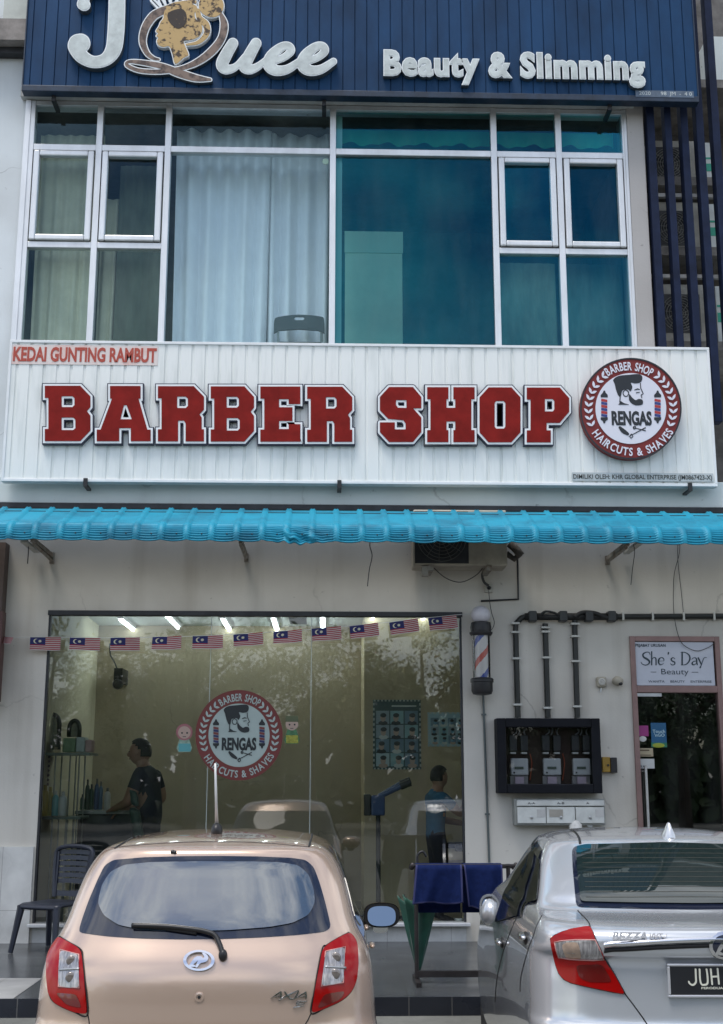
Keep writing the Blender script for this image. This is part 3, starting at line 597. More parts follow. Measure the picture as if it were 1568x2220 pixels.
M_dred = mat('emblem_red', (.19,.012,.010), .55, noise=.12); M_dwhite = mat('emblem_white', (.72,.72,.80), .4); M_dblack = mat('emblem_ink', (.012,.016,.022), .5); M_dblue = mat('emblem_blue', (.03,.05,.22), .5); M_strred = mat('stripe_red', (.42,.03,.03), .5)
def roundel(parent, cu, cv, ru, rv, Y, thick, mats, t=.003, hole=None):
    red, white, ink, blue, sred = mats
    mp_ = lambda lp: [(lambda q: (q.x, q.z))(P(cu+x/100*ru, cv+y/100*rv, Y)) for x, y in lp]
    def lay(name, loops, k, m, par, th=None):
        b = MB(); plate(b, [mp_(l) for l in loops], Y-(thick if k else 0)-k*t*1.05, th or t, 0); return b.build(name, m, par)
    ring = lay('rim', [circ(100)]+([circ(70.5)] if thick < .01 else []), 0, red, parent, thick)
    if thick >= .01: lay('edge_band', [circ(100.4), circ(97.5)], 1, ink, ring)
    face = lay('face', [circ(70)], 1 if thick >= .01 else 0, white, parent)
    lay('portrait', RL['hair'], 2, ink, face); lay('tool_motif', RL['tools'], 2, ink, face); lay('pole_motif', RL['polecaps'], 2, ink, face)
    lay('stripe_motif', RL['stripe_red'], 2, sred, face); lay('stripe_motif', RL['stripe_blue'], 2, blue, face); lay('laurel_motif', RL['laurel'], 2, white, ring)
    o = P(cu, cv, Y); sx = (P(cu+ru, cv, Y).x-o.x)/100; sz = (o.z-P(cu, cv+rv, Y).z)/100; yb = Y-thick-2*t*1.05
    b = MB(); text_box(b, 'RENGAS', o.x-39*sx, o.x+40*sx, o.z-34*sz, o.z-5*sz, yb, thick=t, bold=.045); b.build('lettering', ink, face)
    b = MB()
    def arc(txt, a0, a1, rad, hgt, flip):
        mes = [(c, text_raw(c, .022, 0, 1.0) if c != ' ' else None) for c in txt]
        ws_ = [(bounds(m)[1][0]-bounds(m)[0][0]) if m else .28 for c, m in mes]; tot = sum(ws_)+.10*(len(txt)-1); pos = 0
        for (c, m), w_ in zip(mes, ws_):
            if m:
                a = R_(a0+(a1-a0)*(pos+w_/2)/tot); lo, hi = bounds(m); kx = abs(R_(a1-a0))*rad/tot; kz = hgt/.73
                def fn(co):
                    lx = (co.x-(lo[0]+hi[0])/2)*kx; lz = (co.y-.365)*kz
                    if flip: X_, Z_ = rad*math.cos(a)+lz*-math.cos(a)+lx*-math.sin(a), rad*math.sin(a)-lz*math.sin(a)+lx*math.cos(a)
                    else: X_, Z_ = rad*math.cos(a)+lz*math.cos(a)+lx*math.sin(a), rad*math.sin(a)+lz*math.sin(a)-lx*math.cos(a)
                    return (o.x+X_*sx, yb-t/2-co.z*t, o.z+Z_*sz)
                b.mesh(m, 0, fn); bpy.data.meshes.remove(m)
            pos += w_+.10
    arc('BARBER SHOP', 123, 57, 85.5, 17, False); arc('HAIRCUTS & SHAVES', 212, 331, 85.5, 16, True)
    b.build('lettering', white, ring)
em = MB(); o = P(1364,890.5,YW); em.lathe([(.30,0),(.30,.02)], (o.x, YW-.001, o.z), 32, axis='y'); emb = em.build('emblem', M_dark, ws)
roundel(emb, 1364, 890.5, 109, 109, YW-.022, .07, (M_dred, M_dwhite, M_dblack, M_dblue, M_strred))
# stickers on the white sign
s = MB(); s.box(PX(22,770,YW), PX(343,770,YW), YW-.005, YW-.002, PZ(180,791,YW), PZ(180,749,YW)); st = s.build('banner_strip', mat('peeling_strip', (.74,.66,.63), .5, col2=(.72,.38,.32), nscale=5, lo=.25, hi=.5), ws)
s = MB(); text_px(s, 'KEDAI GUNTING RAMBUT', 29, 753, 340, 785, YW-.0055, thick=.003, bold=.034); s.build('lettering', mat('faded_red_ink', (.42,.06,.035), .5, col2=(.6,.2,.14), nscale=20, lo=.25, hi=.42), st)
s = MB(); s.box(PX(1240,1035,YW), PX(1546,1035,YW), YW-.0145, YW-.0125, PZ(1393,1044,YW), PZ(1393,1026,YW)); st = s.build('owner_strip', mat('owner_strip_grey', (.50,.54,.55), .5, noise=.15), ws)
s = MB(); text_px(s, 'DIMILIKI OLEH: KHR GLOBAL ENTERPRISE (JM0867423-X)', 1243, 1029, 1544, 1042, YW-.015, thick=.002, bold=.012); s.build('lettering', mat('ink_dark', (.05,.055,.05), .6), st)
# ---- salon door sign
YD = -.012
s = MB(); a = P(1374,1390,YD); c = P(1546,1486,YD); s.box(PX(1374,1437,YD), PX(1548,1437,YD), YD, YD+.012, PZ(1460,1486,YD), PZ(1460,1392,YD))
ds = s.build('door_sign', mat('lilac_white_board', (.55,.57,.64), .35, noise=.05), None); tag(ds, "lilac white sign reading She's Day Beauty in the rose door transom", 'sign')
M_dteal = mat('teal_ink', (.015,.035,.05), .5)
s = MB(); text_px(s, 'PEJABAT URUSAN', 1378, 1396, 1443, 1404, YD, thick=.003, bold=.015)
s.build('lettering', M_dteal, ds)
# slim high-contrast serif lettering drawn stroke by stroke
def serif_strokes():
    q = []
    k = lambda pts, r: q.append(stroke([(x/2.97+1040, y/2.97+1320) for x, y in pts], [a*.78/2.97 for a in r], 5))
    k([(1098,296),(1090,280),(1070,280),(1052,292),(1056,310),(1080,325),(1094,340),(1086,356),(1066,362),(1046,354),(1040,342)], [2,3,4,6,7,8,7,5,4,3,2])
    k([(1108,276),(1108,360)], [5,5]); k([(1108,330),(1120,314),(1134,318),(1136,340),(1136,360)], [2,3,5,5,5])
    k([(1152,336),(1186,334),(1182,318),(1168,314),(1154,326),(1152,345),(1164,360),(1184,352)], [2,2,4,3,6,6,4,2]); k([(1216,282),(1214,292)], [6,4])
    k([(1258,322),(1246,314),(1234,322),(1238,334),(1256,344),(1254,358),(1238,361),(1230,352)], [2,3,5,5,5,4,3,2])
    k([(1304,280),(1304,360)], [6,6]); k([(1296,280),(1325,281),(1350,300),(1352,330),(1330,357),(1296,361)], [2,3,5,6,4,2])
    k([(1366,324),(1382,314),(1396,322),(1398,345),(1402,360)], [3,3,5,6,4]); k([(1398,335),(1376,340),(1368,352),(1378,361),(1398,350)], [2,4,6,4,2])
    k([(1408,316),(1428,358)], [6,5]); k([(1462,314),(1444,318),(1428,360),(1420,378)], [2,3,3,6])
    return q
def place_drawn(shapes, Y): return px_loops(art(shapes, 0, .18), Y)
s = MB(); plate(s, place_drawn(serif_strokes(), YD), YD, .003); s.build('lettering', M_dteal, ds)
s = MB(); text_px(s, 'Beauty', 1434, 1450, 1493, 1466, YD, thick=.003, bold=-.006); text_px(s, 'WANITA     BEAUTY     ENTERPRISE', 1406, 1475, 1543, 1480, YD, thick=.002)
for u0, u1 in ((1411,1423),(1500,1514)): s.box(PX(u0,1457,YD), PX(u1,1457,YD), YD-.003, YD, PZ(1457,1457.6,YD), PZ(1457,1456.6,YD))
s.build('lettering', M_dteal, ds)
# ================================================================== awning of curved blue sheets
M_awn = mat('sky_blue_sheet', (.014,.28,.42), .5, 0, col2=(.012,.15,.24), lo=.30, hi=.56, nscale=2.6, spec=.3, bump=.08, bscale=30, stretch=(1,1,2))
M_awnold = mat('sky_blue_sheet_under', (.02,.12,.17), .6, noise=.3)
YA = -1.05; RA_ = .15
za = PZ(784,1171,YA+.02); zt_ = PZ(784,1107,-.40)
def make_awning():
    root = thing('awning', 'bright sky blue ribbed metal awning with curled front edge over the shop front', 'awning', (0, YA, za))
    # profile: slope then curl
    prof = []; cz = za+.01; cyy = YA+RA_
    a_top = R_(72)
    ctr = (cyy+0.0, cz)
    p_arc = [(ctr[0]-RA_*math.cos(t), ctr[1]+RA_*1.02*math.sin(t)) for t in np.linspace(-R_(8), a_top, 43)]
    e = p_arc[-1]
    slope = [(e[0]+(-.38-e[0])*s, e[1]+(zt_-e[1])*s) for s in np.linspace(0, 1, 9)[1:]]
    prof = p_arc+slope; npz = len(prof)
    pitch = PX(113,1150,YA)-PX(58,1150,YA); x_ref = PX(20,1150,YA)
    xa = x_ref-9*pitch; nx = int(46*pitch/(pitch/14)); step = pitch/14
    m = MB(); vs = []; xd = PX(648,1160,YA)
    rnd = random.Random(3); amp = [rnd.uniform(.7, 1.2) for _ in range(80)]; sag = [rnd.uniform(-.006, .006) for _ in range(80)]
    for i in range(nx+1):
        x = xa+i*step; k = ((x-x_ref)/pitch) % 1.0; ki = int((x-x_ref)/pitch+20)
        d = min(k, 1-k)          # distance from a rib centre in pitches
        rib = max(0.0, min(1.0, (.112-d)/.032)); bead = .35*math.exp(-((d-.075)/.02)**2) if d < .13 else 0
        for j, (py, pz) in enumerate(prof):
            t = j/42.0
            nx_, nz_ = (-math.cos(-R_(8)+(a_top+R_(8))*min(t, 1)), math.sin(-R_(8)+(a_top+R_(8))*min(t, 1)))
            h = rib*.016+bead*.012
            if j <= 42 and rib < .5:
                h += (1-rib)*.0075*amp[ki]*math.sin(t*math.pi*2*9.5)*(1 if t < .86 else .4)
            if j <= 42 and rib >= .5: h += .0022*math.sin(t*math.pi*2*19)*(1-bead)
            bow = -.012*math.sin(math.pi*k)*max(0, 1-t*1.4)+sag[ki]*max(0, 1-t)
            dent = math.exp(-((x-xd)/.20)**2)*max(0, 1-t*1.1); cr = math.exp(-((x-xd+.05)/.05)**2)*max(0, 1-t*1.6)
            y = py+nx_*h*1.0+dent*(.025+.02*math.sin(x*37+j*.35))-cr*.03
            z = pz+nz_*h+bow-dent*.020+.012*dent*math.sin(x*61)+cr*.018*math.sin(j*.5)
            vs.append((x, y, z))
    fs = [(i*npz+j, (i+1)*npz+j, (i+1)*npz+j+1, i*npz+j+1) for i in range(nx) for j in range(npz-1)]
    m.add(vs, fs); o = m.build('sheet', M_awn, root, smooth='all')
    md = o.modifiers.new('gauge', 'SOLIDIFY'); md.thickness = .002
    s = MB()
    for i in range(46):
        x = xa+(i+.62)*pitch; s.ell((x, YA-.006, za+.045), .008, .005, .008, 6, 4)
    s.build('screw', M_dark, root)
    s = MB(); s.box(-7, 9, -.90, -.855, za+.035, za+.075); s.box(-7, 9, -.5, -.455, zt_-.09, zt_-.045); s.build('purlin', M_dark, root)
    return root
make_awning()
def awning_bracket(u, v0, v1, label, tube=True):
    # triangular steel bracket against the wall
    root = thing('awning_bracket', label, 'bracket', (PX(u, v1, -.02), 0, PZ(u, v1, -.02)), 'steel brackets under the blue awning')
    x = PX(u, v1, -.03); z0 = PZ(u, v1, -.03); z1 = za+.05
    s = MB(); s.box(x-.02, x+.02, -.045, -.001, z0, z1); s.build('upright', M_rust, root)
    s = MB(); s.tube([(x, -.047, z0+.03), (x, -.80, z1-.06)], .019, 4); s.build('brace', M_rust, root)
    s = MB(); s.box(x-.018, x+.018, -.86, -.046, z1-.052, z1-.012); s.build('arm', M_rust, root)
    if tube:
        s = MB(); d = tube
        s.box(x+d-.03, x+d+.03, -.62, -.06, z0+.10, z0+.125); s.build('lamp_batten', mat('batten_white', (.5,.5,.46), .5, noise=.2), root)
awning_bracket(112, 1168, 1222, 'rusty steel bracket under the awning near the left end', -.14)
awning_bracket(534, 1168, 1218, 'rusty steel bracket under the dented middle of the awning', False)
awning_bracket(1318, 1168, 1224, 'rusty steel bracket under the awning above the black conduits', .18)
def hanging_cable(pts, label, r=.004):
    m = MB(); m.tube(smooth_3(pts), r, 6); return tag(m.build('cable', M_cable, None, smooth='all'), label, 'cable')
def smooth_3(pts, n=6):
    out = []; N = len(pts)
    for i in range(N-1):
        p0, p1, p2, p3 = [np.array(pts[min(max(i+k, 0), N-1)], float) for k in (-1, 0, 1, 2)]
        for k in range(n):
            t = k/n; out.append(tuple(.5*((2*p1)+(-p0+p2)*t+(2*p0-5*p1+4*p2-p3)*t*t+(-p0+3*p1-3*p2+p3)*t**3)))
    out.append(tuple(pts[-1])); return out
def PP(pts, Y): return [P(u, v, Y) for u, v in pts]
hanging_cable(PP([(806,1160),(802,1182),(807,1205),(801,1235),(797,1271)], -.7), 'frayed dark cable end dangling from the awning left of the air conditioner', .005)
hanging_cable(PP([(1374,1180),(1376,1200),(1372,1230),(1368,1268)], -.5), 'short dark cable dangling from the bracket above the conduits', .004)
hanging_cable(PP([(1474,1170),(1473,1200),(1462,1245),(1460,1300),(1462,1335),(1470,1375),(1482,1398),(1510,1411),(1535,1404),(1550,1394)], -.03), 'thin grey cable looping down over the salon door sign', .0035)
hanging_cable(PP([(1470,1168),(1470,1215),(1478,1290),(1482,1330)], -.02), 'thin straight grey cable on the wall above the salon door', .003)
hanging_cable(PP([(60,1170),(62,1190),(60,1222)], -.4), 'short cable stub dangling at the left end of the awning', .005)
# ================================================================== wall mounted equipment
M_cream = mat('cream_casing', (.46,.41,.33), .5, noise=.3, nscale=3)
M_creamw = mat('grey_casing', (.46,.47,.45), .5, noise=.25, nscale=3)
def ac_unit(label, x0, x1, z0, z1, yf, depth, casing, group, fan=.36, right_strip=False, pl=None):
    root = thing('air_conditioner_unit', label, 'air conditioner', ((x0+x1)/2, yf, z0), group)
    s = MB(); s.box(x0, x1, yf, yf+depth, z0, z1); s.build('casing', casing, root, bevel=.012)
    W, H = x1-x0, z1-z0; cx = x0+W*fan; cz = (z0+z1)/2; r = min(H*.43, W*.34)
    s = MB(); s.box(cx-r*1.1, cx+r*1.1, yf-.006, yf-.001, cz-r*1.08, cz+r*1.08); s.build('fan_recess', mat('recess_grey', (.07,.07,.07), .6) if pl else M_dark, root)
    s = MB()
    for k in range(7):
        rr = r*(.15+.85*k/6); s.tube([(cx+rr*math.cos(a), yf-.014, cz+rr*math.sin(a)) for a in np.linspace(0, 2*math.pi, 33)], .0035, 4)
    for k in range(12):
        a = k*math.pi/6; s.tube([(cx+r*.15*math.cos(a), yf-.015, cz+r*.15*math.sin(a)), (cx+r*math.cos(a+.4), yf-.015, cz+r*math.sin(a+.4))], .003, 4)
    s.build('grille', mat('grille_pale', (.30,.30,.28), .5) if pl else mat('grille_grey', (.12,.12,.11), .5), root)
    s = MB()
    for k in range(3):
        a = k*2.1+.4; s.add([(cx,yf-.009,cz),(cx+r*.9*math.cos(a),yf-.007,cz+r*.9*math.sin(a)),(cx+r*.85*math.cos(a+.8),yf-.011,cz+r*.85*math.sin(a+.8))], [(0,1,2)])
    s.build('fan', M_black, root)
    s = MB()
    for u in (.18, .8): s.box(x0+W*u-.025, x0+W*u+.025, yf-.02, yf+depth, z0-.05, z0-.001)
    s.build('foot_rail', M_rust, root)
    return root
Yc = -.40
ac = ac_unit('cream air conditioner outdoor unit fixed on the wall under the blue awning', PX(897,1200,Yc), PX(1100,1200,Yc), PZ(1000,1226,Yc), PZ(1000,1226,Yc)+.55, Yc, .32, M_cream, None, .30)
s = MB(); s.tube(PP([(1104,1178),(1118,1190),(1130,1205)], -.2), .04, 8); s.tube(PP([(1098,1200),(1115,1212),(1128,1200)], -.15), .03, 8); s.build('pipe_wrap', mat('tattered_wrap', (.10,.09,.08), .9, noise=.5, nscale=20, bump=.6, bscale=30), ac, smooth='all')
s = MB(); s.tube(smooth_3(PP([(935,1225),(965,1252),(1000,1262),(1035,1245),(1052,1222)], -.25)), .005, 6); s.tube(smooth_3(PP([(1056,1228),(1046,1245),(1050,1262),(1060,1270)], -.1)), .014, 6); s.build('wiring', M_cable, ac, smooth='all')
s = MB(); x = PX(920,1240,-.3); s.box(x-.03,x+.03,-.42,-.36,PZ(920,1249,-.4),PZ(920,1228,-.4)); s.build('support_arm', M_rust, ac)
# conduit from the air conditioner to the barber pole
s = MB(); s.tube([P(1122,1212,-.02), P(1124,1299,-.02), P(1043,1303,-.02)], .010, 8)
tag(s.build('cable_trunking', M_dark, None), 'thin dark pipe elbow between the air conditioner and barber pole', 'pipe')
s = MB(); a = P(1059,1276,-.0); s.box(a.x-.04, a.x+.04, -.03, -.001, a.z-.045, a.z+.045)
so_ = s.build('power_socket', mat('socket_cream', (.5,.48,.42), .5, noise=.2), None, bevel=.006); tag(so_, 'cream wall socket with black plug below the air conditioner', 'socket')
s = MB(); s.lathe([(.018,0),(.018,.035),(.010,.045)], (a.x, -.0305, a.z), 10, axis='y'); s.build('plug', M_black, so_)
s = MB(); s.tube(smooth_3(PP([(1060,1280),(1062,1305),(1066,1328),(1072,1350),(1066,1365),(1058,1366)], -.08)), .004, 6); s.build('flex', M_cable, so_, smooth='all')
# ---- barber pole
def barber_pole():
    Y = -.17; top = P(1044,1318,Y); bot = P(1044,1505,Y); x = PX(1044,1420,Y)
    root = thing('barber_pole', 'striped barber pole lamp with white globe and black caps on the wall', 'barber pole', (x, Y, bot.z))
    k = PX(1100,1400,Y)-PX(1000,1400,Y); px = k/100
    zz = lambda v: PZ(1044, v, Y)
    s = MB(); s.ell((x, Y, zz(1333)), 21*px, 21*px, 20*px, 24, 16); s.build('globe', mat('opal_globe', (.62,.60,.64), .3), root, smooth='all')
    cap = [(22*px, zz(1378)), (25*px, zz(1374)), (25*px, zz(1371)), (22*px, zz(1370)), (23*px, zz(1360)), (21*px, zz(1350)), (14*px, zz(1348)), (12*px, zz(1345))]
    s = MB(); s.lathe([(r, z-zz(1378)) for r, z in cap], (x, Y, zz(1378)), 28); s.build('cap', M_black, root, smooth=True)
    cap = [(12*px, zz(1507)), (20*px, zz(1505)), (23*px, zz(1498)), (23*px, zz(1480)), (25*px, zz(1479)), (25*px, zz(1473)), (22*px, zz(1470)), (15*px, zz(1469))]
    s = MB(); s.lathe([(r, z-zz(1507)) for r, z in cap], (x, Y, zz(1507)), 28); s.build('base_cap', M_black, root, smooth=True)
    # drum with helical stripes, one colour per face
    r = 14.5*px; z0, z1 = zz(1470), zz(1377); n, mrow = 72, 60; vs = []; fs = []; ms = []
    for j in range(mrow+1):
        for i in range(n): a = 2*math.pi*i/n; vs.append((x+r*math.cos(a), Y+r*math.sin(a), z0+(z1-z0)*j/mrow))
    m = MB()
    for j in range(mrow):
        for i in range(n):
            ph = ((i/n+.02)*1.0-(j/mrow)*.98+.30) % 1.0
            mi = 1 if ph < .17 else (2 if .5 < ph < .67 else 0)
            fs.append((j*n+i, j*n+(i+1) % n, (j+1)*n+(i+1) % n, (j+1)*n+i)); ms.append(mi)
    m.add(vs, fs); m.m = ms
    m.build('drum', (mat('drum_white', (.66,.62,.60), .4), mat('drum_blue', (.02,.055,.33), .4), mat('drum_red', (.55,.07,.04), .4)), root, smooth='all')
    rg = 19*px; s = MB(); vs = [(x+rg*math.cos(2*math.pi*i/32), Y+rg*math.sin(2*math.pi*i/32), z) for z in (z0, z1) for i in range(32)]
    s.add(vs, [(i, (i+1) % 32, 32+(i+1) % 32, 32+i) for i in range(32)]); s.build('glass_tube', glass_mat('clear_tube', (.93,.94,.94), 1.45), root, smooth='all')
    s = MB(); s.box(x-.03, x+.03, Y+.04, -.001, zz(1376), zz(1352)); s.box(x-.03, x+.03, Y+.04, -.001, zz(1500), zz(1480)); s.build('wall_bracket', M_dark, root)
barber_pole()
s = MB(); s.tube([P(1048,1508,-.02), P(1051,1600,-.02), P(1061,1870,-.02)], .011, 8)
for v in (1549, 1765): c_ = P(1048+(v-1508)*.035, v, -.02); s.box(c_.x-.022, c_.x+.022, -.03, -.001, c_.z-.008, c_.z+.008)
tag(s.build('conduit_pipe', mat('grey_green_pipe', (.09,.11,.11), .5), None), 'thin grey green pipe running down from the barber pole', 'pipe')
# ---- meter conduits
M_pipe = mat('black_conduit', (.012,.014,.012), .42, noise=.2); M_clip = mat('saddle_white', (.52,.52,.48), .5)
def conduit(path, clips, label, horiz=False, r=.028):
    pts = [P(u, v, -.035) for u, v in path]
    root = thing('conduit_pipe', label, 'pipe', tuple(pts[0]), 'black conduits above the meter box')
    s = MB(); s.tube(pts, r, 12); s.build('pipe', M_pipe, root, smooth=True)
    for u, v in clips:
        c_ = P(u, v, -.035); s = MB()
        if horiz: s.box(c_.x-.010, c_.x+.010, -.072, -.001, c_.z-.040, c_.z+.040)
        else: s.box(c_.x-.042, c_.x+.042, -.072, -.001, c_.z-.010, c_.z+.010)
        s.build('saddle', M_clip, root, bevel=.003)
    return root
cu_ = lambda u, v: [(u+(vv-1350)*.027, vv) for vv in v]
conduit([(1142,1336),(1130,1340),(1119,1352),(1118,1365),(1123,1556)], cu_(1117, [1352,1371,1428,1528]), 'left black conduit bending down into the meter box')
conduit([(1182,1352),(1188,1556)], cu_(1182, [1361,1370,1426,1535]), 'middle black conduit running down into the meter box')
conduit([(1272,1333),(1256,1333),(1247,1341),(1246,1352),(1252,1556)], cu_(1246, [1353,1380,1434,1532]), 'right black conduit bending down into the meter box')
conduit([(1335,1337),(1700,1335)], [(u,1337) for u in (1350,1414,1481,1547,1613)], 'black conduit running right above the salon door', True)
root = thing('conduit_manifold', 'thick black taped cable bundle with clamps joining the conduits', 'cable bundle', tuple(P(1240,1337,-.04)))
s = MB(); s.tube([P(1138,1337,-.05), P(1338,1337,-.05)], .036, 12); s.tube(smooth_3([P(1172,1334,-.09), P(1182,1326,-.10), P(1200,1328,-.10), P(1215,1336,-.09)]), .012, 8)
s.tube(smooth_3([P(1246,1338,-.09), P(1262,1328,-.09), P(1290,1329,-.09), P(1312,1338,-.09), P(1334,1345,-.07)]), .020, 8); s.build('cable_bundle', mat('taped_cable', (.010,.011,.011), .55, noise=.3, bump=.5, bscale=40), root, smooth='all')
for u in (1154, 1220, 1276, 1325):
    s = MB(); c_ = P(u,1337,-.05); s.box(c_.x-.04, c_.x+.04, -.11, -.001, c_.z-.052, c_.z+.052); s.build('clamp', mat('clamp_grey', (.03,.033,.033), .5), root, bevel=.012)
# ---- meter box
def meter_box():
    Y = -.20; x0, x1 = PX(1079,1640,Y), PX(1304,1640,Y); z0, z1 = PZ(1192,1720,Y), PZ(1192,1557,Y)
    root = thing('meter_box', 'black wall cabinet with glazed front showing three electricity meters', 'meter box', ((x0+x1)/2, Y, z0))
    Mb = mat('black_cabinet', (.005,.006,.010), .6, noise=.2, spec=.2); b = .085
    s = MB(); s.box(x0, x0+b, Y, -.002, z0, z1); s.box(x1-b, x1, Y, -.002, z0, z1); s.box(x0+b, x1-b, Y, -.002, z0, z0+b); s.box(x0+b, x1-b, Y, -.002, z1-b, z1); s.box(x0+b, x1-b, -.02, -.003, z0+b, z1-b)
    s.build('cabinet', Mb, root, bevel=.008)
    s = MB(); s.box(x0+b, x1-b, -.035, -.021, z0+b, z1-b); s.build('backboard', mat('backboard_brown', (.05,.028,.018), .7, noise=.3), root)
    s = MB(); s.add([(x0+b,Y+.02,z0+b),(x1-b,Y+.02,z0+b),(x1-b,Y+.02,z1-b),(x0+b,Y+.02,z1-b)], [(0,1,2,3)]); s.build('front_glass', glass_mat('meter_glass', (.62,.64,.66), 1.5, boost=1.2), root)
    Yi = -.10
    for k, u in enumerate((1127, 1198, 1262)):
        s = MB(); s.box(PX(u-19,1660,Yi), PX(u+19,1660,Yi), Yi, -.036, PZ(u,1681,Yi), PZ(u,1644,Yi)); me_ = s.build('meter', mat('meter_grey', (.62,.64,.62), .4), root, bevel=.012)
        s = MB(); s.box(PX(u-11,1664,Yi), PX(u+8,1664,Yi), Yi-.008, Yi-.001, PZ(u,1667,Yi), PZ(u,1662,Yi)); s.build('display', mat('lcd_green', (.10,.13,.10), .3), me_)
        s = MB(); s.lathe([(.008,0),(.008,.006)], (PX(u-12,1675,Yi), Yi-.001, PZ(u-12,1675,Yi)), 8, axis='y'); s.build('button', M_black, me_)
        s = MB(); s.box(PX(u-10,1690,Yi), PX(u+9,1690,Yi), Yi-.004, Yi+.02, PZ(u,1699,Yi), PZ(u,1684,Yi)); s.build('tag', mat('pink_tag', (.55,.45,.52), .6), me_)
        s = MB(); s.box(PX(u-20,1690,Yi), PX(u+19,1690,Yi), Yi+.022, -.037, PZ(u,1700,Yi), PZ(u,1682,Yi)); s.build('terminal_cover', mat('terminal_grey', (.30,.29,.28), .5), me_, bevel=.004)
        s = MB()
        for dx in (-14, 10): s.box(PX(u+dx-8,1610,Yi), PX(u+dx+8,1610,Yi), Yi, -.036, PZ(u,1628,Yi), PZ(u,1594,Yi))
        s.build('cutout_fuse', mat('fuse_black', (.05,.05,.05), .4), root, bevel=.006)
        s = MB()
        for dx in (-14, 10): s.box(PX(u+dx-6,1632,Yi), PX(u+dx+6,1632,Yi), Yi, -.036, PZ(u,1634.5,Yi), PZ(u,1630.5,Yi))
        s.build('seal', mat('seal_white', (.6,.6,.55), .5), root)
        s = MB()
        for dx in (-15, -4, 12): s.tube(smooth_3([P(u+dx, 1594, -.09), P(u+dx*.6+2, 1586, -.09), P(u+dx+3, 1575, -.07)]), .008, 6)
        s.tube(smooth_3([P(u+22,1634,-.06), P(u+26,1655,-.06), P(u+22,1692,-.06)]), .006, 6, 1)
        s.build('wires', (mat('wire_grey', (.16,.16,.16), .5), mat('wire_red', (.30,.06,.02), .5)), root, smooth='all')
meter_box()
s = MB(); a = P(1316,1657,-.05); px = .0046
s.box(a.x-10*px, a.x+7*px, -.06, -.001, a.z-16*px, a.z+15*px); o = s.build('door_keypad', mat('keypad_amber', (.40,.24,.03), .45, noise=.2), None, bevel=.006); tag(o, 'small amber keypad with black cover beside the meter box', 'keypad')
s = MB(); s.box(a.x+7.2*px, a.x+21*px, -.07, -.001, a.z-17*px, a.z+14*px); s.build('cover', M_black, o, bevel=.006)
s = MB(); s.lathe([(.012,0),(.010,.012)], (a.x+2*px, -.061, a.z-2*px), 10, axis='y'); s.build('dial', M_dark, o)
# ---- letter box, three compartments
def letterbox():
    Y = -.16; x0, x1 = PX(1121,1760,Y), PX(1311,1760,Y); z0, z1 = PZ(1216,1785,Y), PZ(1216,1735,Y); zm = PZ(1216,1750,Y)
    root = thing('letterbox', 'white three compartment metal letterbox below the meter box', 'letterbox', ((x0+x1)/2, Y, z0))
    Mw = mat('letterbox_white', (.60,.62,.60), .45, noise=.2, nscale=5); Mg = mat('letterbox_grey', (.30,.31,.29), .5, noise=.2)
    s = MB(); s.box(x0-.02, x1+.01, -.14, -.001, z0-.02, z1+.012); s.build('case', Mg, root, bevel=.006)
    W = (x1-x0)/3
    s = MB(); s.box(x0, x1, -.165, -.141, zm+.012, z1); fl = s.build('slot_flap', Mw, root, bevel=.004)
    for k in range(3):
        cx = x0+W*(k+.5)
        s = MB(); s.box(x0+W*k+.004, x0+W*(k+1)-.004, Y, -.1411, z0, zm); d_ = s.build('door', Mw, root, bevel=.004)
        s = MB(); s.lathe([(.014,0),(.014,.008),(.006,.010)], (cx, Y-.001, z0+.055), 12, axis='y'); s.build('lock', M_steel, d_)
        s = MB(); s.box(cx+(.05 if k != 1 else -.11), cx+(.13 if k != 1 else .02), Y-.0025, Y-.0005, zm-.09, zm-.02); s.build('paper_label', mat('aged_label%d' % k, [(.50,.50,.49),(.36,.34,.30),(.55,.55,.54)][k], .7, noise=.15), d_)
        s = MB(); text_box(s, ['A-A','A-B','A'][k], cx-.035, cx+.035-(.04 if k == 2 else 0), zm+.028, zm+.046, -.1655, thick=.002); s.build('lettering', M_black, fl)
letterbox()
# ---- twin emergency lamps
def spot(u, v, label, kind):
    a = P(u, v, -.05); root = thing('wall_lamp', label, 'lamp', (a.x, 0, a.z))
    Mc = mat('yellowed_plastic', (.42,.38,.30), .5, noise=.25)
    if kind == 0:
        s = MB(); s.box(a.x-.048, a.x+.048, -.05, -.001, a.z-.05, a.z+.05); s.build('base', Mc, root, bevel=.015)
        s = MB(); s.lathe([(.035,0),(.034,.014),(.022,.018),(.020,.010),(.008,.010),(.007,.022)], (a.x, -.051, a.z), 20, axis='y'); s.build('face', mat('lens_grey', (.55,.53,.48), .3), root, smooth=True)
        s = MB(); s.tube([(a.x,-.01,a.z-.05),(a.x-.005,-.012,a.z-.10)], .006, 6); s.build('cord', M_steel, root)
    else:
        s = MB(); s.lathe([(.02,0),(.02,.03)], (a.x-.02, -.001, a.z), 12, axis='y'); s.build('base', Mc, root)
        s = MB(); s.ell((a.x, -.075, a.z), .055, .055, .048, 18, 12); s.build('housing', Mc, root, smooth='all')
        s = MB(); s.ell((a.x+.018, -.115, a.z-.028), .022, .012, .016, 12, 8); s.build('lens', M_black, root, smooth='all')
spot(1305, 1478, 'square yellowed bell fitting with round face left of the salon door', 0)
spot(1338, 1477, 'small round camera dome close to the salon door frame', 1)
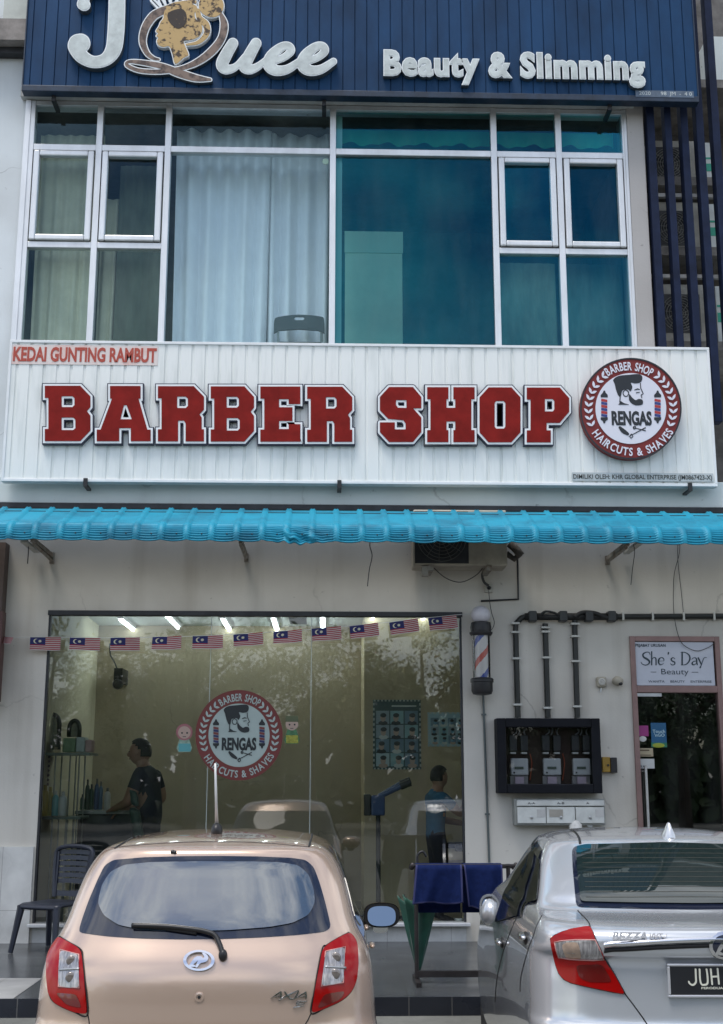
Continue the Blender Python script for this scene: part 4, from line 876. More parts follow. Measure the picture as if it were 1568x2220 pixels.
# ---- stickers on the salon door
def sticker(name, u0, v0, u1, v1, col, label, Y=.014, extra=None):
    s = MB(); s.box(PX(u0,(v0+v1)/2,Y), PX(u1,(v0+v1)/2,Y), Y-.002, Y, PZ(u0,v1,Y), PZ(u0,v0,Y)); o = s.build(name, mat(label[:20], col, .5, noise=.1), None); tag(o, label, 'sticker', 'stickers on the glass salon door'); return o
M_pw = mat('paper_white', (.55,.55,.52), .6); M_tealw = mat('teal_white', (.45,.62,.66), .6)
o = sticker('door_sticker', 1382, 1573, 1406, 1596, (.30,.03,.18), 'magenta sticker above a white oval on the salon door glass')
s = MB(); c_ = P(1394,1602,.012); s.ell((c_.x,c_.y,c_.z), .037,.003,.027, 14,8); s.build('oval', M_pw, o)
o = sticker('door_sticker', 1412, 1567, 1445, 1620, (.01,.10,.22), 'blue payment sticker with green foot on the salon door glass')
s = MB(); text_px(s, 'Touch', 1415, 1582, 1442, 1589, .012, thick=.002, bold=.01); text_px(s, "'nGO", 1419, 1590, 1441, 1597, .012, thick=.002, bold=.01); s.build('lettering', M_tealw, o)
s = MB(); s.box(PX(1412,1612,.01), PX(1446,1612,.01), .009, .0115, PZ(1430,1620,.01), PZ(1430,1610,.01)); c_ = P(1428,1616,.01); s.ell((c_.x,.0085,c_.z), .06,.002,.022, 16,8, 1); s.build('green_band', (mat('band_green', (.02,.16,.09), .5), mat('band_lime', (.30,.34,.03), .5)), o)
o = sticker('door_notice', 1380, 1622, 1416, 1640, (.40,.34,.22), 'small tan notice on the salon door glass')
s = MB()
for va, vb, ub in ((1625,1628,1408),(1636,1638,1412)): s.box(PX(1383,va,.012), PX(ub,va,.012), .010, .0118, PZ(1395,vb,.012), PZ(1395,va,.012))
s.build('printed_line', mat('brown_ink', (.10,.07,.04), .6), o)
o = sticker('door_notice', 1380, 1645, 1419, 1666, (.55,.56,.54), 'white notice reading TOLAK on the salon door glass')
s = MB(); text_px(s, 'TOLAK', 1383, 1659, 1402, 1664, .012, thick=.002, bold=.01); s.build('lettering', M_dteal, o)
# ---- louvre fins and the units behind them on the right
M_fin = mat('navy_fin', (.009,.017,.048), .6, noise=.3, spec=.2)
root = thing('louvre_screen', 'tall navy vertical louvre fins screening the service bay at right', 'louvre screen', (3.8, -.1, 5.3))
for ub, w_ in ((1436,17),(1475,15),(1512,16),(1547,17),(1583,17)):
    s = MB(); x = PX(ub,745,-.08); h = w_*.5*.00475; zb_ = PZ(ub,915,-.08) if ub > 1540 else 5.6
    s.box(x-h, x+h, -.10, .03, zb_, 12.5); s.build('fin', M_fin, root, bevel=.004)
s = MB(); s.box(PX(1412,600,-.06)+.02, 9, .04, .09, PZ(1480,425,.06)-.02, PZ(1480,425,.06)+.02); s.box(PX(1412,600,-.06)+.02, 9, .04, .09, PZ(1480,600,.06)-.02, PZ(1480,600,.06)+.02); s.build('rail', mat('white_rail', (.45,.45,.44), .5, noise=.2), root)
M_strip = mat('label_strip_white', (.62,.65,.63), .5, noise=.1); M_strg = mat('label_green', (.02,.33,.22), .5)
for k, (v0, v1, lab, dx) in enumerate(((305,409,'grey air conditioner on the top ledge behind navy fins',0),(438,553,'grey air conditioner on the middle ledge behind navy fins',0),(616,745,'grey air conditioner on the lowest ledge behind navy fins',8))):
    Y = .45; x0, x1 = PX(1414,500,Y), PX(1524+dx,500,Y)
    a = ac_unit(lab, x0, x1, PZ(1480,v1,Y), PZ(1480,v0,Y), Y, .34, mat('shaded_casing', (.52,.50,.44), .6, noise=.3), 'air conditioners on the service ledges', .42, pl=1)  # one plain casing colour for the bay units
    s = MB(); z0, z1 = PZ(1540,v1-4,Y-.1), PZ(1540,v0+4,Y-.1); xs0, xs1 = PX(1534+dx,500,Y-.1), PX(1566+dx,500,Y-.1); s.box(xs0, xs1, Y-.1, Y+.3, z0, z1); p_ = s.build('side_panel', M_strip, a, bevel=.006)
    s = MB(); h = z1-z0
    s.box(xs0+.01, xs1-.01, Y-.1035, Y-.1005, z0+h*.35, z0+h*.52)
    s.box(xs0+.01, xs1-.01, Y-.1035, Y-.1005, z0+h*.62, z0+h*.66)
    s.build('label_strip', M_strg, p_)
# ================================================================== flag bunting
M_fr = mat('flag_red', (.34,.012,.02), .75, noise=.15, nscale=9); M_fw = mat('flag_white', (.46,.42,.41), .75, noise=.1); M_fb = mat('flag_blue', (.014,.018,.11), .75, noise=.1); M_fy = mat('flag_yellow', (.62,.58,.42), .7)
def flag_data(fl=1.0):
    m = MB(); nx, nz = 18, 14; vs = []
    for j in range(nz+1):
        for i in range(nx+1):
            x, z = i/nx, -j/nz; vs.append((x, .035*math.sin(x*5+z*1.2)*(.3+x)-.02*j/nz, z*.5+.006*math.sin(x*6)))
    fs = []; ms = []
    for j in range(nz):
        for i in range(nx):
            fs.append((j*(nx+1)+i, j*(nx+1)+i+1, (j+1)*(nx+1)+i+1, (j+1)*(nx+1)+i)); ms.append(2 if (i < 9 and j < 8) else (0 if j % 2 == 0 else 1))
    m.add(vs, fs); m.m = ms
    cres = art([('s', [(20,15)], [9])], 0, .4, [('s', [(23.5,15)], [8])])
    star = art([('p', [(32+(6.2 if k % 2 == 0 else 3.4)*math.sin(k*math.pi/14), 15-(6.2 if k % 2 == 0 else 3.4)*math.cos(k*math.pi/14)) for k in range(28)])], 0, .4)
    for lp in cres+star:
        me = curve_mesh([lp], .01); m.mesh(me, 3, lambda c: (c.x/100, -.012-c.z+.035*math.sin(c.x/100*5)*(.3+c.x/100)-.02*c.y/50, -c.y/100)); bpy.data.meshes.remove(me)
    return m
def bunting():
    Y = -.10
    st = [(-40,1372),(8,1379),(35,1382),(68,1381),(130,1381),(155,1382),(215,1383),(242,1383),(305,1382),(332,1381),(395,1380),(420,1379),(483,1377),(507,1375),(568,1372),(594,1369),(655,1366),(678,1364),(740,1359),(760,1357),(820,1351),(845,1349),(905,1341),(930,1339),(990,1333),(1025,1330)]
    root = thing('flag_bunting', 'string of small red striped flags with navy cantons strung across the shop window', 'bunting', tuple(P(520,1376,Y)))
    s = MB(); s.tube([P(u, v, Y) for u, v in st]+[Vector((PX(1028,1330,0), -.02, PZ(1028,1329,0)))], .003, 5); s.build('cord', mat('white_cord', (.55,.55,.53), .7), root)
    fl = None
    for k, (u0, v0, u1, v1) in enumerate([(66,1381,131,1381),(152,1382,217,1383),(240,1383,306,1383),(331,1381,396,1380),(418,1379,484,1378),(506,1376,570,1371),(593,1370,656,1366),(676,1363,740,1359),(758,1358,820,1351),(844,1350,906,1342),(928,1340,990,1333)]):
        a, b = P(u0, v0, Y-.003), P(u1, v1, Y-.003); w_ = (b-a).length; ang = math.atan2(a.z-b.z, b.x-a.x)
        if fl is None:
            fl = flag_data().build('flag', (M_fr, M_fw, M_fb, M_fy), root, smooth='all'); o = fl
        else: o = fl.copy(); COL.objects.link(o); o.parent = root
        o.matrix_parent_inverse = Matrix.Translation(-root.location); o.location = a; o.rotation_euler = (R_(random.uniform(-14, 8)), ang, R_(random.uniform(-14, 10))); o.scale = (w_, w_, w_*random.uniform(.84, .92))
    # folded flag at the far left end
    o = fl.copy(); COL.objects.link(o); o.parent = root; o.matrix_parent_inverse = Matrix.Translation(-root.location); o.location = P(-22,1376,Y-.02); o.rotation_euler = (R_(-20), R_(9), R_(-25)); o.scale = (.30,.30,.13)
bunting()
# decals on the shop window
YG = .022
root = thing('window_decal', 'round red and pale emblem decal with bearded head stuck on the shop window', 'decal', tuple(P(518.5,1692,YG)))
M_gw = mat('decal_pale', (.42,.50,.47), .5, noise=.08); M_gred = mat('decal_red', (.17,.03,.026), .5); M_gink = mat('decal_ink', (.014,.02,.022), .5)
roundel(root, 518.5, 1594, 94.5, 98, YG, .002, (M_gred, M_gw, M_gink, mat('decal_blue', (.03,.04,.13), .5), mat('decal_rust', (.20,.05,.045), .5)), t=.0014)
def kid(u, v, h, hat, top, bottom, label, girl):
    # small printed decal of a dressed child, drawn as flat shapes
    root = thing('window_decal', label, 'decal', tuple(P(u, v+h/2, YG)))
    def lay(name, shapes, k, m): b = MB(); plate(b, px_loops(art(shapes, 0, .35), YG), YG-k*.0013, .0012); b.build(name, m, root)
    lay('body', [('p', [(u-9,v-6),(u+9,v-6),(u+17,v+18),(u+13,v+h*.44),(u-13,v+h*.44),(u-17,v+18)])], 0, top)
    lay('skirt', [('p', [(u-13,v+8),(u+13,v+8),(u+14,v+h*.42),(u-12,v+h*.42)])], 1, bottom)
    lay('head', [('s', [(u,v-16)], [13.5])], 1, mat('decal_skin', (.46,.33,.27), .6))
    lay('headwear', ([('s', [(u,v-17)], [18])] if girl else [('p', [(u-13,v-34),(u+13,v-34),(u+14,v-21),(u-14,v-21)])]), (.5 if girl else 2), hat)
    lay('face_marks', [('s', [(u-5,v-15)], [2]), ('s', [(u+6,v-15)], [2]), ('s', [(u-3,v-7),(u+3,v-7)], [.7,.7])], 3, M_gink)
kid(400, 1604, 60, mat('decal_rose', (.34,.13,.14), .6), mat('decal_mint', (.26,.38,.30), .6, noise=.3, nscale=30), mat('decal_aqua', (.10,.34,.36), .6), 'small decal of a child in a rose headscarf left of the round emblem', True)
kid(633, 1586, 60, mat('decal_olive', (.10,.12,.06), .6), mat('decal_green', (.07,.20,.09), .6, noise=.4, nscale=30), mat('decal_yellow', (.36,.36,.05), .6, noise=.4, nscale=40), 'small decal of a child in a dark cap right of the round emblem', False)
# ================================================================== on the walkway
def plastic_chair():
    Y = -.55; a = P(60,2050,Y); x0, x1 = PX(72,1900,Y), PX(167,1900,Y); cx = (x0+x1)/2+.0; zs_ = PZ(110,1955,Y); zt = PZ(110,1838,Y+.1); w_ = (x1-x0)/2*1.06
    root = thing('plastic_chair', 'dark navy stacking plastic chair with slatted back on the walkway', 'chair', (cx, Y, ZW), rz=0)
    global CHAIR; CHAIR = root
    M = mat('navy_plastic', (.014,.018,.032), .38, noise=.2, nscale=12)
    # slatted back, leaning away
    yb = Y+.22; s = MB()
    def pt(x, t): return (cx+x*w_*(.93+.07*t), yb+.07*t, zs_+.02+(zt-zs_-.02)*t)
    edge = [pt(-.82, 0), pt(-.92, .35), pt(-.98, .7), pt(-.93, .93), pt(-.5, 1.0), pt(0, 1.015), pt(.5, 1.0), pt(.93, .93), pt(.98, .7), pt(.92, .35), pt(.82, 0)]
    s.tube(smooth_3(edge, 4), .020, 8)
    nsl = 6
    for k in range(nsl):
        t0 = .26+k*.115; t1 = t0+.088
        pts = []
        for t in (t0, t1):
            for i in range(9): x = -.90+1.8*i/8; p = pt(x, t+.02*math.cos(x*1.5)); pts.append((p[0], p[1]+.02*(1-x*x), p[2]))
        q = [(p[0], p[1]+.012, p[2]) for p in pts]; V = pts+q; F = []
        for i in range(8): F += [(i, i+1, 10+i, 9+i), (18+i, 27+i, 28+i, 19+i), (i, 18+i, 19+i, i+1), (9+i, 10+i, 28+i, 27+i)]
        s.add(V, F)
    for xx in (-.78, .78): s.tube([pt(xx, 0), pt(xx*1.05, .5), pt(xx*1.1, .9)], .014, 6)
    s.add([pt(-.82,.02), pt(.82,.02), pt(.85,.13), pt(-.85,.13)]+[(p[0],p[1]+.012,p[2]) for p in (pt(-.82,.02), pt(.82,.02), pt(.85,.13), pt(-.85,.13))], [(0,1,2,3),(7,6,5,4),(0,3,7,4),(1,5,6,2),(2,6,7,3),(0,4,5,1)])
    s.build('backrest', M, root, smooth=True)
    s = MB(); n = 10; V = []
    for j in range(7):
        for i in range(n+1):
            u, v = i/n*2-1, j/6; V.append((cx+u*w_*(1.02-.10*v), Y-.24+.46*v, zs_-.012*math.cos(u*1.57)*math.sin(v*3.1)*1.2-(.02 if j == 0 else 0)))
    s.add(V, [(j*(n+1)+i, j*(n+1)+i+1, (j+1)*(n+1)+i+1, (j+1)*(n+1)+i) for j in range(6) for i in range(n)]); o = s.build('seat', M, root, smooth='all'); md = o.modifiers.new('t', 'SOLIDIFY'); md.thickness = .03
    for sx in (-1, 1):
        for (yy, dy) in ((Y-.21, -.06), (Y+.20, .07)):
            s = MB(); top = (cx+sx*w_*.9, yy, zs_-.02); ft = (cx+sx*w_*1.12, yy+dy, ZW+.005); m_ = [(top[i]*.5+ft[i]*.5) for i in range(3)]
            s.tube([top, m_, ft], [.034,.027,.022], 6); s.build('leg', M, root, smooth=True)
plastic_chair(); CHAIR.rotation_euler.z = R_(-24)
# ---- towel rack, towels, umbrella
YT = -2.35
def rack():
    xl, xr = PX(903,2000,YT), PX(1108,1900,YT); zt = PZ(1000,1873,YT)
    root = thing('towel_rack', 'dark metal towel rack with two blue towels standing by the kerb', 'rack', ((xl+xr)/2, YT, ZW))
    M = mat('rack_metal', (.05,.045,.045), .45, .6, noise=.3)
    for x in (xl, xr-.02):
        s = MB(); s.tube([(x, YT, ZW+.004), (x, YT, zt)], .016, 8); s.build('post', M, root, smooth=True)
        s = MB(); s.box(x-.018, x+.018, YT-.22, YT+.22, ZW+.002, ZW+.03); s.build('foot', M, root)
    s = MB(); s.box(xl, xr+.35, YT-.018, YT+.018, ZW+.04, ZW+.085); s.build('base_rail', M, root)
    for dy in (-.07, .03):
        s = MB(); s.tube([(xl-.03, YT+dy, zt-.02-dy*.2), (xr+.03, YT+dy, zt-.02-dy*.2)], .010, 8); s.build('rail', M, root, smooth=True)
        for x in (xl-.03, xr+.03):
            s = MB(); s.ell((x, YT+dy, zt-.02-dy*.2), .022,.018,.022, 10,7); s.build('rail_cap', M, root, smooth='all')
    return zt
zr = rack()
def towel(u0, u1, vb, lab, lean):
    M = mat('navy_towel', (.008,.017,.075), .95, noise=.25, nscale=25, bump=.5, bscale=220, spec=.1); Mh = mat('towel_hem', (.03,.035,.11), .9)
    x0, x1 = PX(u0,1900,YT-.09), PX(u1,1900,YT-.09); zt = zr+.0; zb = PZ(950,vb,YT-.10); m = MB(); nx, nz = 26, 24; V = []
    for j in range(nz+1):
        t = j/nz
        for i in range(nx+1):
            s_ = i/nx; fold = .022*math.sin(s_*8+lean*3+t)*t**.7+.010*math.sin(s_*19+t*3)*t
            x = x0+(x1-x0)*s_+lean*.05*t*(1-s_)-.015*t*(1-s_*1.2); z = zt-(zt-zb)*t-.03*t*(s_ if lean > 0 else -s_*.4)+.010*math.sin(s_*7+lean)*t
            y = YT-.07-.018*math.sin(min(t*14, math.pi/2))-fold-.01
            V.append((x, y, z))
    F = [(j*(nx+1)+i, j*(nx+1)+i+1, (j+1)*(nx+1)+i+1, (j+1)*(nx+1)+i) for j in range(nz) for i in range(nx)]
    m.add(V, F); m.m = [1 if (j == nz-1 or i == 0 or i == nx-1) else 0 for j in range(nz) for i in range(nx)]
    # back fall over the rail
    V2 = [(x0+(x1-x0)*i/8, YT-.055+.12*min(1, j/3), zt+.006*math.sin(math.pi*min(1, j/3))-max(0, j-3)*.09) for j in range(8) for i in range(9)]
    m.add(V2, [(j*9+i, j*9+i+1, (j+1)*9+i+1, (j+1)*9+i) for j in range(7) for i in range(8)])
    o = m.build('towel', (M, Mh), None, smooth='all'); md = o.modifiers.new('t', 'SOLIDIFY'); md.thickness = .006
    tag(o, lab, 'towel', 'blue towels drying on the rack')
towel(902, 1002, 1961, 'navy blue towel hanging on the rack, left one beside the mirror', -.3)
towel(1006, 1090, 1970, 'navy blue towel hanging on the rack, partly behind the silver car', 1.0)
def umbrella():
    Y = YT+.30; tip = P(908,2112,Y); top = P(906,1945,Y); r = (PX(948,1945,Y)-PX(863,1945,Y))/2
    root = thing('umbrella', 'half folded dark green umbrella standing tip down behind the towel rack', 'umbrella', (tip.x, Y, ZW))
    M = mat('green_canopy', (.008,.075,.048), .7, noise=.3, nscale=8, sheen=.2); m = MB(); n = 64; rows = 14; V = []
    H = top.z-tip.z
    for j in range(rows+1):
        t = j/rows
        for i in range(n):
            a = 2*math.pi*i/n; pl = 1-.30*abs(math.sin(a*4))*min(1, t*1.5)
            rr = (.010+r*t**.9)*pl; V.append((tip.x+rr*math.cos(a), Y+rr*math.sin(a)*.9, ZW+.03+H*t-.05*abs(math.sin(a*4))*t**6*(1)))
    m.add(V, [(j*n+i, j*n+(i+1) % n, (j+1)*n+(i+1) % n, (j+1)*n+i) for j in range(rows) for i in range(n)]); o = m.build('canopy', M, root, smooth=True, angle=60); md = o.modifiers.new('t', 'SOLIDIFY'); md.thickness = .003
    s = MB(); s.tube([(tip.x, Y, ZW+.0), (tip.x, Y, ZW+H+.25)], .007, 8); s.build('shaft', M_dark, root)
    s = MB()
    for k in range(8): a = math.pi*k/4; s.tube([(tip.x, Y, ZW+.05), (tip.x+r*.93*math.cos(a), Y+r*.84*math.sin(a), ZW+.03+H)], .003, 5)
    s.build('ribs', M_dark, root)
    s = MB(); s.tube(smooth_3([(tip.x, Y, ZW+H+.25), (tip.x, Y, ZW+H+.33), (tip.x+.04, Y, ZW+H+.36), (tip.x+.07, Y, ZW+H+.32)]), .010, 8); s.build('handle', M_black, root, smooth='all')
umbrella()
# ================================================================== inside the shop
M_tube = mat('tube_glow', (.8,.85,.85), .4, emit=(.86,.97,1.0), es=10)
for k, (u, v, w_) in enumerate([(284,1361,34),(374,1348,22),(491,1356,32),(597,1355,30),(700,1350,26),(806,1346,22),(914,1346,24)]):
    c_ = on_z(u, v, ZC-.05); c_.y = min(max(c_.y, .6), 2.9)
    root = thing('ceiling_lamp', ['lit white tube lamp nearest the left wall of the shop', 'lit white tube lamp above the second and third flags from the left','lit white tube lamp above the hanging fourth flag','lit white tube lamp just right of the middle glass joint','lit white tube lamp beside the grey ceiling duct','lit white tube lamp above the third flag from the pillar','lit white tube lamp nearest the pillar'][k], 'lamp', tuple(c_), 'tube lamps on the shop ceiling')
    s = MB(); s.box(c_.x-.035, c_.x+.035, c_.y-.62, c_.y+.62, ZC-.04, ZC-.002); s.build('batten', M_white, root)
    s = MB(); s.tube([(c_.x, c_.y-.58, ZC-.058), (c_.x, c_.y+.58, ZC-.058)], .015, 8); s.build('tube', M_tube, root, smooth=True)
# posters on the partition
def poster(u0, v0, u1, v1, rows, cols, label, dark):
    Y = YP-.012; root = thing('poster', label, 'poster', tuple(P((u0+u1)/2, v1, Y)), 'hairstyle posters on the inner wall')
    x0, x1, z0, z1 = PX(u0,1600,Y), PX(u1,1600,Y), PZ(800,v1,Y), PZ(800,v0,Y)
    s = MB(); s.box(x0, x1, Y, YP-.001, z0, z1); s.build('board', mat('poster_dark' if dark else 'poster_blue', (.04,.09,.09) if dark else (.40,.62,.72), .4), root)
    s = MB(); n = 13; b = .018
    for k in range(n):
        t = (k+.2)/n; t2 = (k+.7)/n
        s.box(x0+(x1-x0)*t, x0+(x1-x0)*t2, Y-.002, Y-.0005, z1-b, z1); s.box(x0+(x1-x0)*t, x0+(x1-x0)*t2, Y-.002, Y-.0005, z0, z0+b)
        s.box(x0, x0+b, Y-.002, Y-.0005, z0+b+(z1-z0-2*b)*t, z0+b+(z1-z0-2*b)*t2)
        if dark: s.box(x1-b, x1, Y-.002, Y-.0005, z0+b+(z1-z0-2*b)*t, z0+b+(z1-z0-2*b)*t2)
    s.build('striped_border', mat('poster_stripe', (.55,.60,.56), .5), root)
    rr = random.Random(5); m = MB(); top = z1-b-(.10 if dark else .04); bot = z0+b+.01; W = (x1-x0-2*b-.02)/cols; H = (top-bot)/rows
    if dark: m.box(x0+.05+W, x1-.05, Y-.002, Y-.0005, z1-b-.06, z1-b-.045, 5)
    for r in range(rows):
        for c in range(cols):
            cx0 = x0+b+.01+W*c; cz0 = bot+H*r; cx = cx0+W*.5+rr.uniform(-.1,.1)*W; cz = cz0+H*.45
            m.box(cx0+W*.04, cx0+W*.96, Y-.0025, Y-.0006, cz0+H*.04, cz0+H*.96, rr.choice([0,1,2,3]))
            m.ell((cx, Y-.004, cz-H*.36), W*.33, .0015, H*.16, 12, 6, rr.choice([4,5,6])); m.ell((cx, Y-.0065, cz), W*.19, .0015, H*.27, 12, 8, 6 if dark else 7); m.ell((cx+W*.02, Y-.0095, cz+H*.19), W*.22, .0015, H*.16, 12, 6, 4)
    m.build('photo_grid', [mat('pst%d' % i, c, .4) for i, c in enumerate([(.30,.52,.56),(.16,.28,.36),(.50,.66,.70),(.34,.44,.50),(.015,.025,.03),(.65,.72,.7),(.55,.42,.34),(.14,.34,.48)])], root)
poster(809, 1517, 913, 1668, 4, 3, 'tall dark poster of twelve haircut portraits with a striped border', True)
poster(928, 1544, 1072, 1618, 3, 7, 'wide blue poster of small haircut portraits cut off by the pillar', False)
# wall fan
a = P(257,1478,2.9); root = thing('wall_fan', 'small black wall fan with dangling cord on the back wall', 'fan', tuple(a))
s = MB(); s.lathe([(.02,0),(.055,.02),(.065,.06),(.055,.10),(.02,.11)], (a.x, 2.93, a.z-.03), 20, axis='y'); s.build('cage', M_black, root, smooth=True)
s = MB(); s.box(a.x-.05,a.x+.05,2.86,3.29,a.z-.01,a.z+.16); s.build('mount', M_black, root)
s = MB(); s.tube(smooth_3([P(257,1458,3.2),P(248,1435,3.2),P(240,1420,3.25),P(238,1395,3.25)]), .010, 6); s.build('cord', M_cable, root, smooth='all')
s = MB(); a2 = P(688,1488,3.2)
# tall mirrors / arched stand at the left
def arch(u0, u1, v0, v1, Y, lab):
    x0, x1, z0, z1 = PX(u0,1600,Y), PX(u1,1600,Y), PZ(120,v1,Y), PZ(120,v0,Y); r = (x1-x0)/2; cx = (x0+x1)/2
    root = thing('arched_mirror', lab, 'mirror', (cx, Y, z0), 'arched mirrors above the shelf')
    pth = [(x0,Y,z0)]+[(cx-r*math.cos(t), Y, z1-r*1.6+r*1.6*math.sin(t)) for t in np.linspace(0, math.pi, 13)]+[(x1,Y,z0)]
    s = MB(); s.tube(pth, .022, 8); s.build('frame', M_black, root, smooth='all')
    s = MB(); s.add([(p[0], Y+.01, p[2]) for p in pth], [tuple(range(len(pth)))]); s.build('glass', mat('mirror_pale', (.45,.47,.40), .08, .7), root)
arch(98, 128, 1549, 1625, .75, 'left arched mirror with black rim above the bottle shelf')
arch(149, 172, 1562, 1598, .80, 'smaller right arched mirror with black rim above the bottle shelf')
Yr = .55
def shelf_rack():
    root = thing('shelf_rack', 'metal rack with glass shelves and thin poles behind the left window edge', 'shelf', (PX(140,1800,Yr), Yr, ZF))
    Mp = mat('rack_pole', (.35,.38,.38), .3, .6)
    for u in (118, 150, 170): 
        for yy in (Yr, Yr+.3):
            s = MB(); s.tube([(PX(u,1700,Yr), yy, ZF), (PX(u,1700,Yr), yy, PZ(120,1632,Yr))], .008, 6); s.build('pole', Mp, root)
    for u in (90, 112, 142, 160):
        s = MB(); s.tube([(PX(u,1800,Yr-.06), Yr-.06, ZF), (PX(u,1800,Yr-.06), Yr-.06, PZ(120,1772,Yr-.06))], .007, 6); s.build('pole', Mp, root)
    for v, u1 in ((1632, 200), (1770, 180)):
        z = PZ(120,v,Yr); s = MB(); s.box(PX(88,v,Yr), PX(u1,v,Yr), Yr-.1, Yr+.34, z-.025, z); s.build('shelf_board', mat('shelf_green', (.14,.19,.17), .3), root, bevel=.004)
shelf_rack()
s = MB(); z = PZ(120,1632,Yr)
s.add([(PX(118,1,Yr),Yr-.05,z+.002),(PX(205,1,Yr),Yr-.05,z+.002),(PX(205,1,Yr),Yr-.05,z+.06),(PX(120,1,Yr),Yr-.05,PZ(120,1552,Yr)),(PX(118,1,Yr),Yr+.28,z+.002),(PX(205,1,Yr),Yr+.28,z+.002),(PX(205,1,Yr),Yr+.28,z+.06),(PX(120,1,Yr),Yr+.28,PZ(120,1552,Yr))], [(0,1,2,3),(7,6,5,4),(0,4,5,1),(1,5,6,2),(2,6,7,3),(3,7,4,0)])
tag(s.build('display_case', glass_mat('case_glass', (.85,.86,.80), 1.45, dirt=.25), None), 'clear sloping display case standing on top of the rack', 'display case')
def boxy(name, u0, u1, v0, v1, Y, d, col, lab, cat, grp=None):
    s = MB(); s.box(PX(u0,v1,Y), PX(u1,v1,Y), Y, Y+d, PZ((u0+u1)/2,v1,Y)+.002, PZ((u0+u1)/2,v0,Y)); o = s.build(name, mat(lab[:22], col, .6, noise=.2), None, bevel=.01); tag(o, lab, cat, grp); return o
boxy('folded_towel', 135, 162, 1600, 1631, Yr, .2, (.22,.34,.20), 'folded green towel on the rack top shelf', 'towel')
boxy('folded_towel', 164, 183, 1598, 1631, Yr+.02, .2, (.50,.58,.55), 'folded white towel on the rack top shelf', 'towel')
boxy('carton', 184, 199, 1604, 1631, Yr+.02, .15, (.45,.30,.28), 'small pink carton at the end of the top shelf', 'box')
def bottle(u, vb, vt, hw, Y, col, lab, cap=(.6,.62,.6), grp='bottles on the rack'):
    a = P(u, vb, Y); h = PZ(u, vt, Y)-a.z; r = hw*.0048; root = thing('bottle', lab, 'bottle', tuple(a), grp)
    s = MB(); s.lathe([(r*.9,.002),(r,.01),(r,h*.68),(r*.8,h*.78),(r*.35,h*.84)], (a.x, Y, a.z), 16); s.build('body', mat('bt_'+lab[:18], col, .35), root, smooth=True)
    s = MB(); s.lathe([(r*.42,h*.84),(r*.42,h)], (a.x, Y, a.z), 12); s.build('cap', mat('cap_'+lab[:18], cap, .4), root, smooth=True)
bottle(95, 1769, 1702, 9, .42, (.40,.31,.04), 'large yellow bottle at the left window edge on the rack', (.35,.27,.03))
bottle(107, 1769, 1706, 7, .50, (.36,.30,.06), 'second yellow bottle behind the teal one on the rack', (.35,.27,.03))
bottle(119, 1769, 1714, 7, .46, (.14,.40,.42), 'teal bottle with white cap on the rack lower shelf')
bottle(135, 1769, 1716, 9, .46, (.55,.60,.58), 'white round bottle on the rack lower shelf')
# hair spool column
a = P(99,1705,.62); root = thing('bead_hanging', 'hanging string of dark round beads beside the arched mirror', 'ornament', (a.x, .62, a.z)); s = MB()
for k in range(7):
    for dx in (-.018, .018): s.ell((a.x+dx, .62, a.z+.02+k*.045), .017, .017, .015, 8, 6)
s.tube([(a.x,.62,a.z), (a.x,.62,a.z+.36)], .004, 5); s.build('beads', mat('bead_brown', (.08,.05,.05), .4), root, smooth='all')
# counter with bottles
Yk = 1.0
root = thing('counter', 'dark work counter with pale top along the left of the shop', 'counter', (PX(230,1800,Yk), Yk, ZF))
z = PZ(250,1757,Yk); s = MB(); s.box(PX(165,1757,Yk), PX(300,1757,Yk), Yk-.06, Yk+.45, z-.035, z); s.build('top', mat('counter_top', (.28,.31,.29), .3), root, bevel=.004)
s = MB(); s.box(PX(170,1757,Yk), PX(295,1757,Yk), Yk, Yk+.42, ZF, z-.036); s.build('cabinet', mat('counter_dark', (.035,.04,.045), .5, noise=.3), root)
for k, (u, vt, hw, col) in enumerate([(178,1722,5,(.10,.16,.14)),(188,1690,5,(.06,.10,.07)),(197,1700,6,(.03,.09,.05)),(208,1688,5,(.03,.07,.16)),(217,1694,5,(.05,.12,.20)),(232,1708,7,(.50,.50,.44))]):
    bottle(u, 1756, vt, hw, Yk+.05+.04*(k % 3), col, ['short grey green bottle','slim olive bottle','stout dark green bottle','slim navy bottle','slim blue bottle','short white jar'][k]+' standing on the work counter', (.1,.1,.1), 'bottles on the counter')
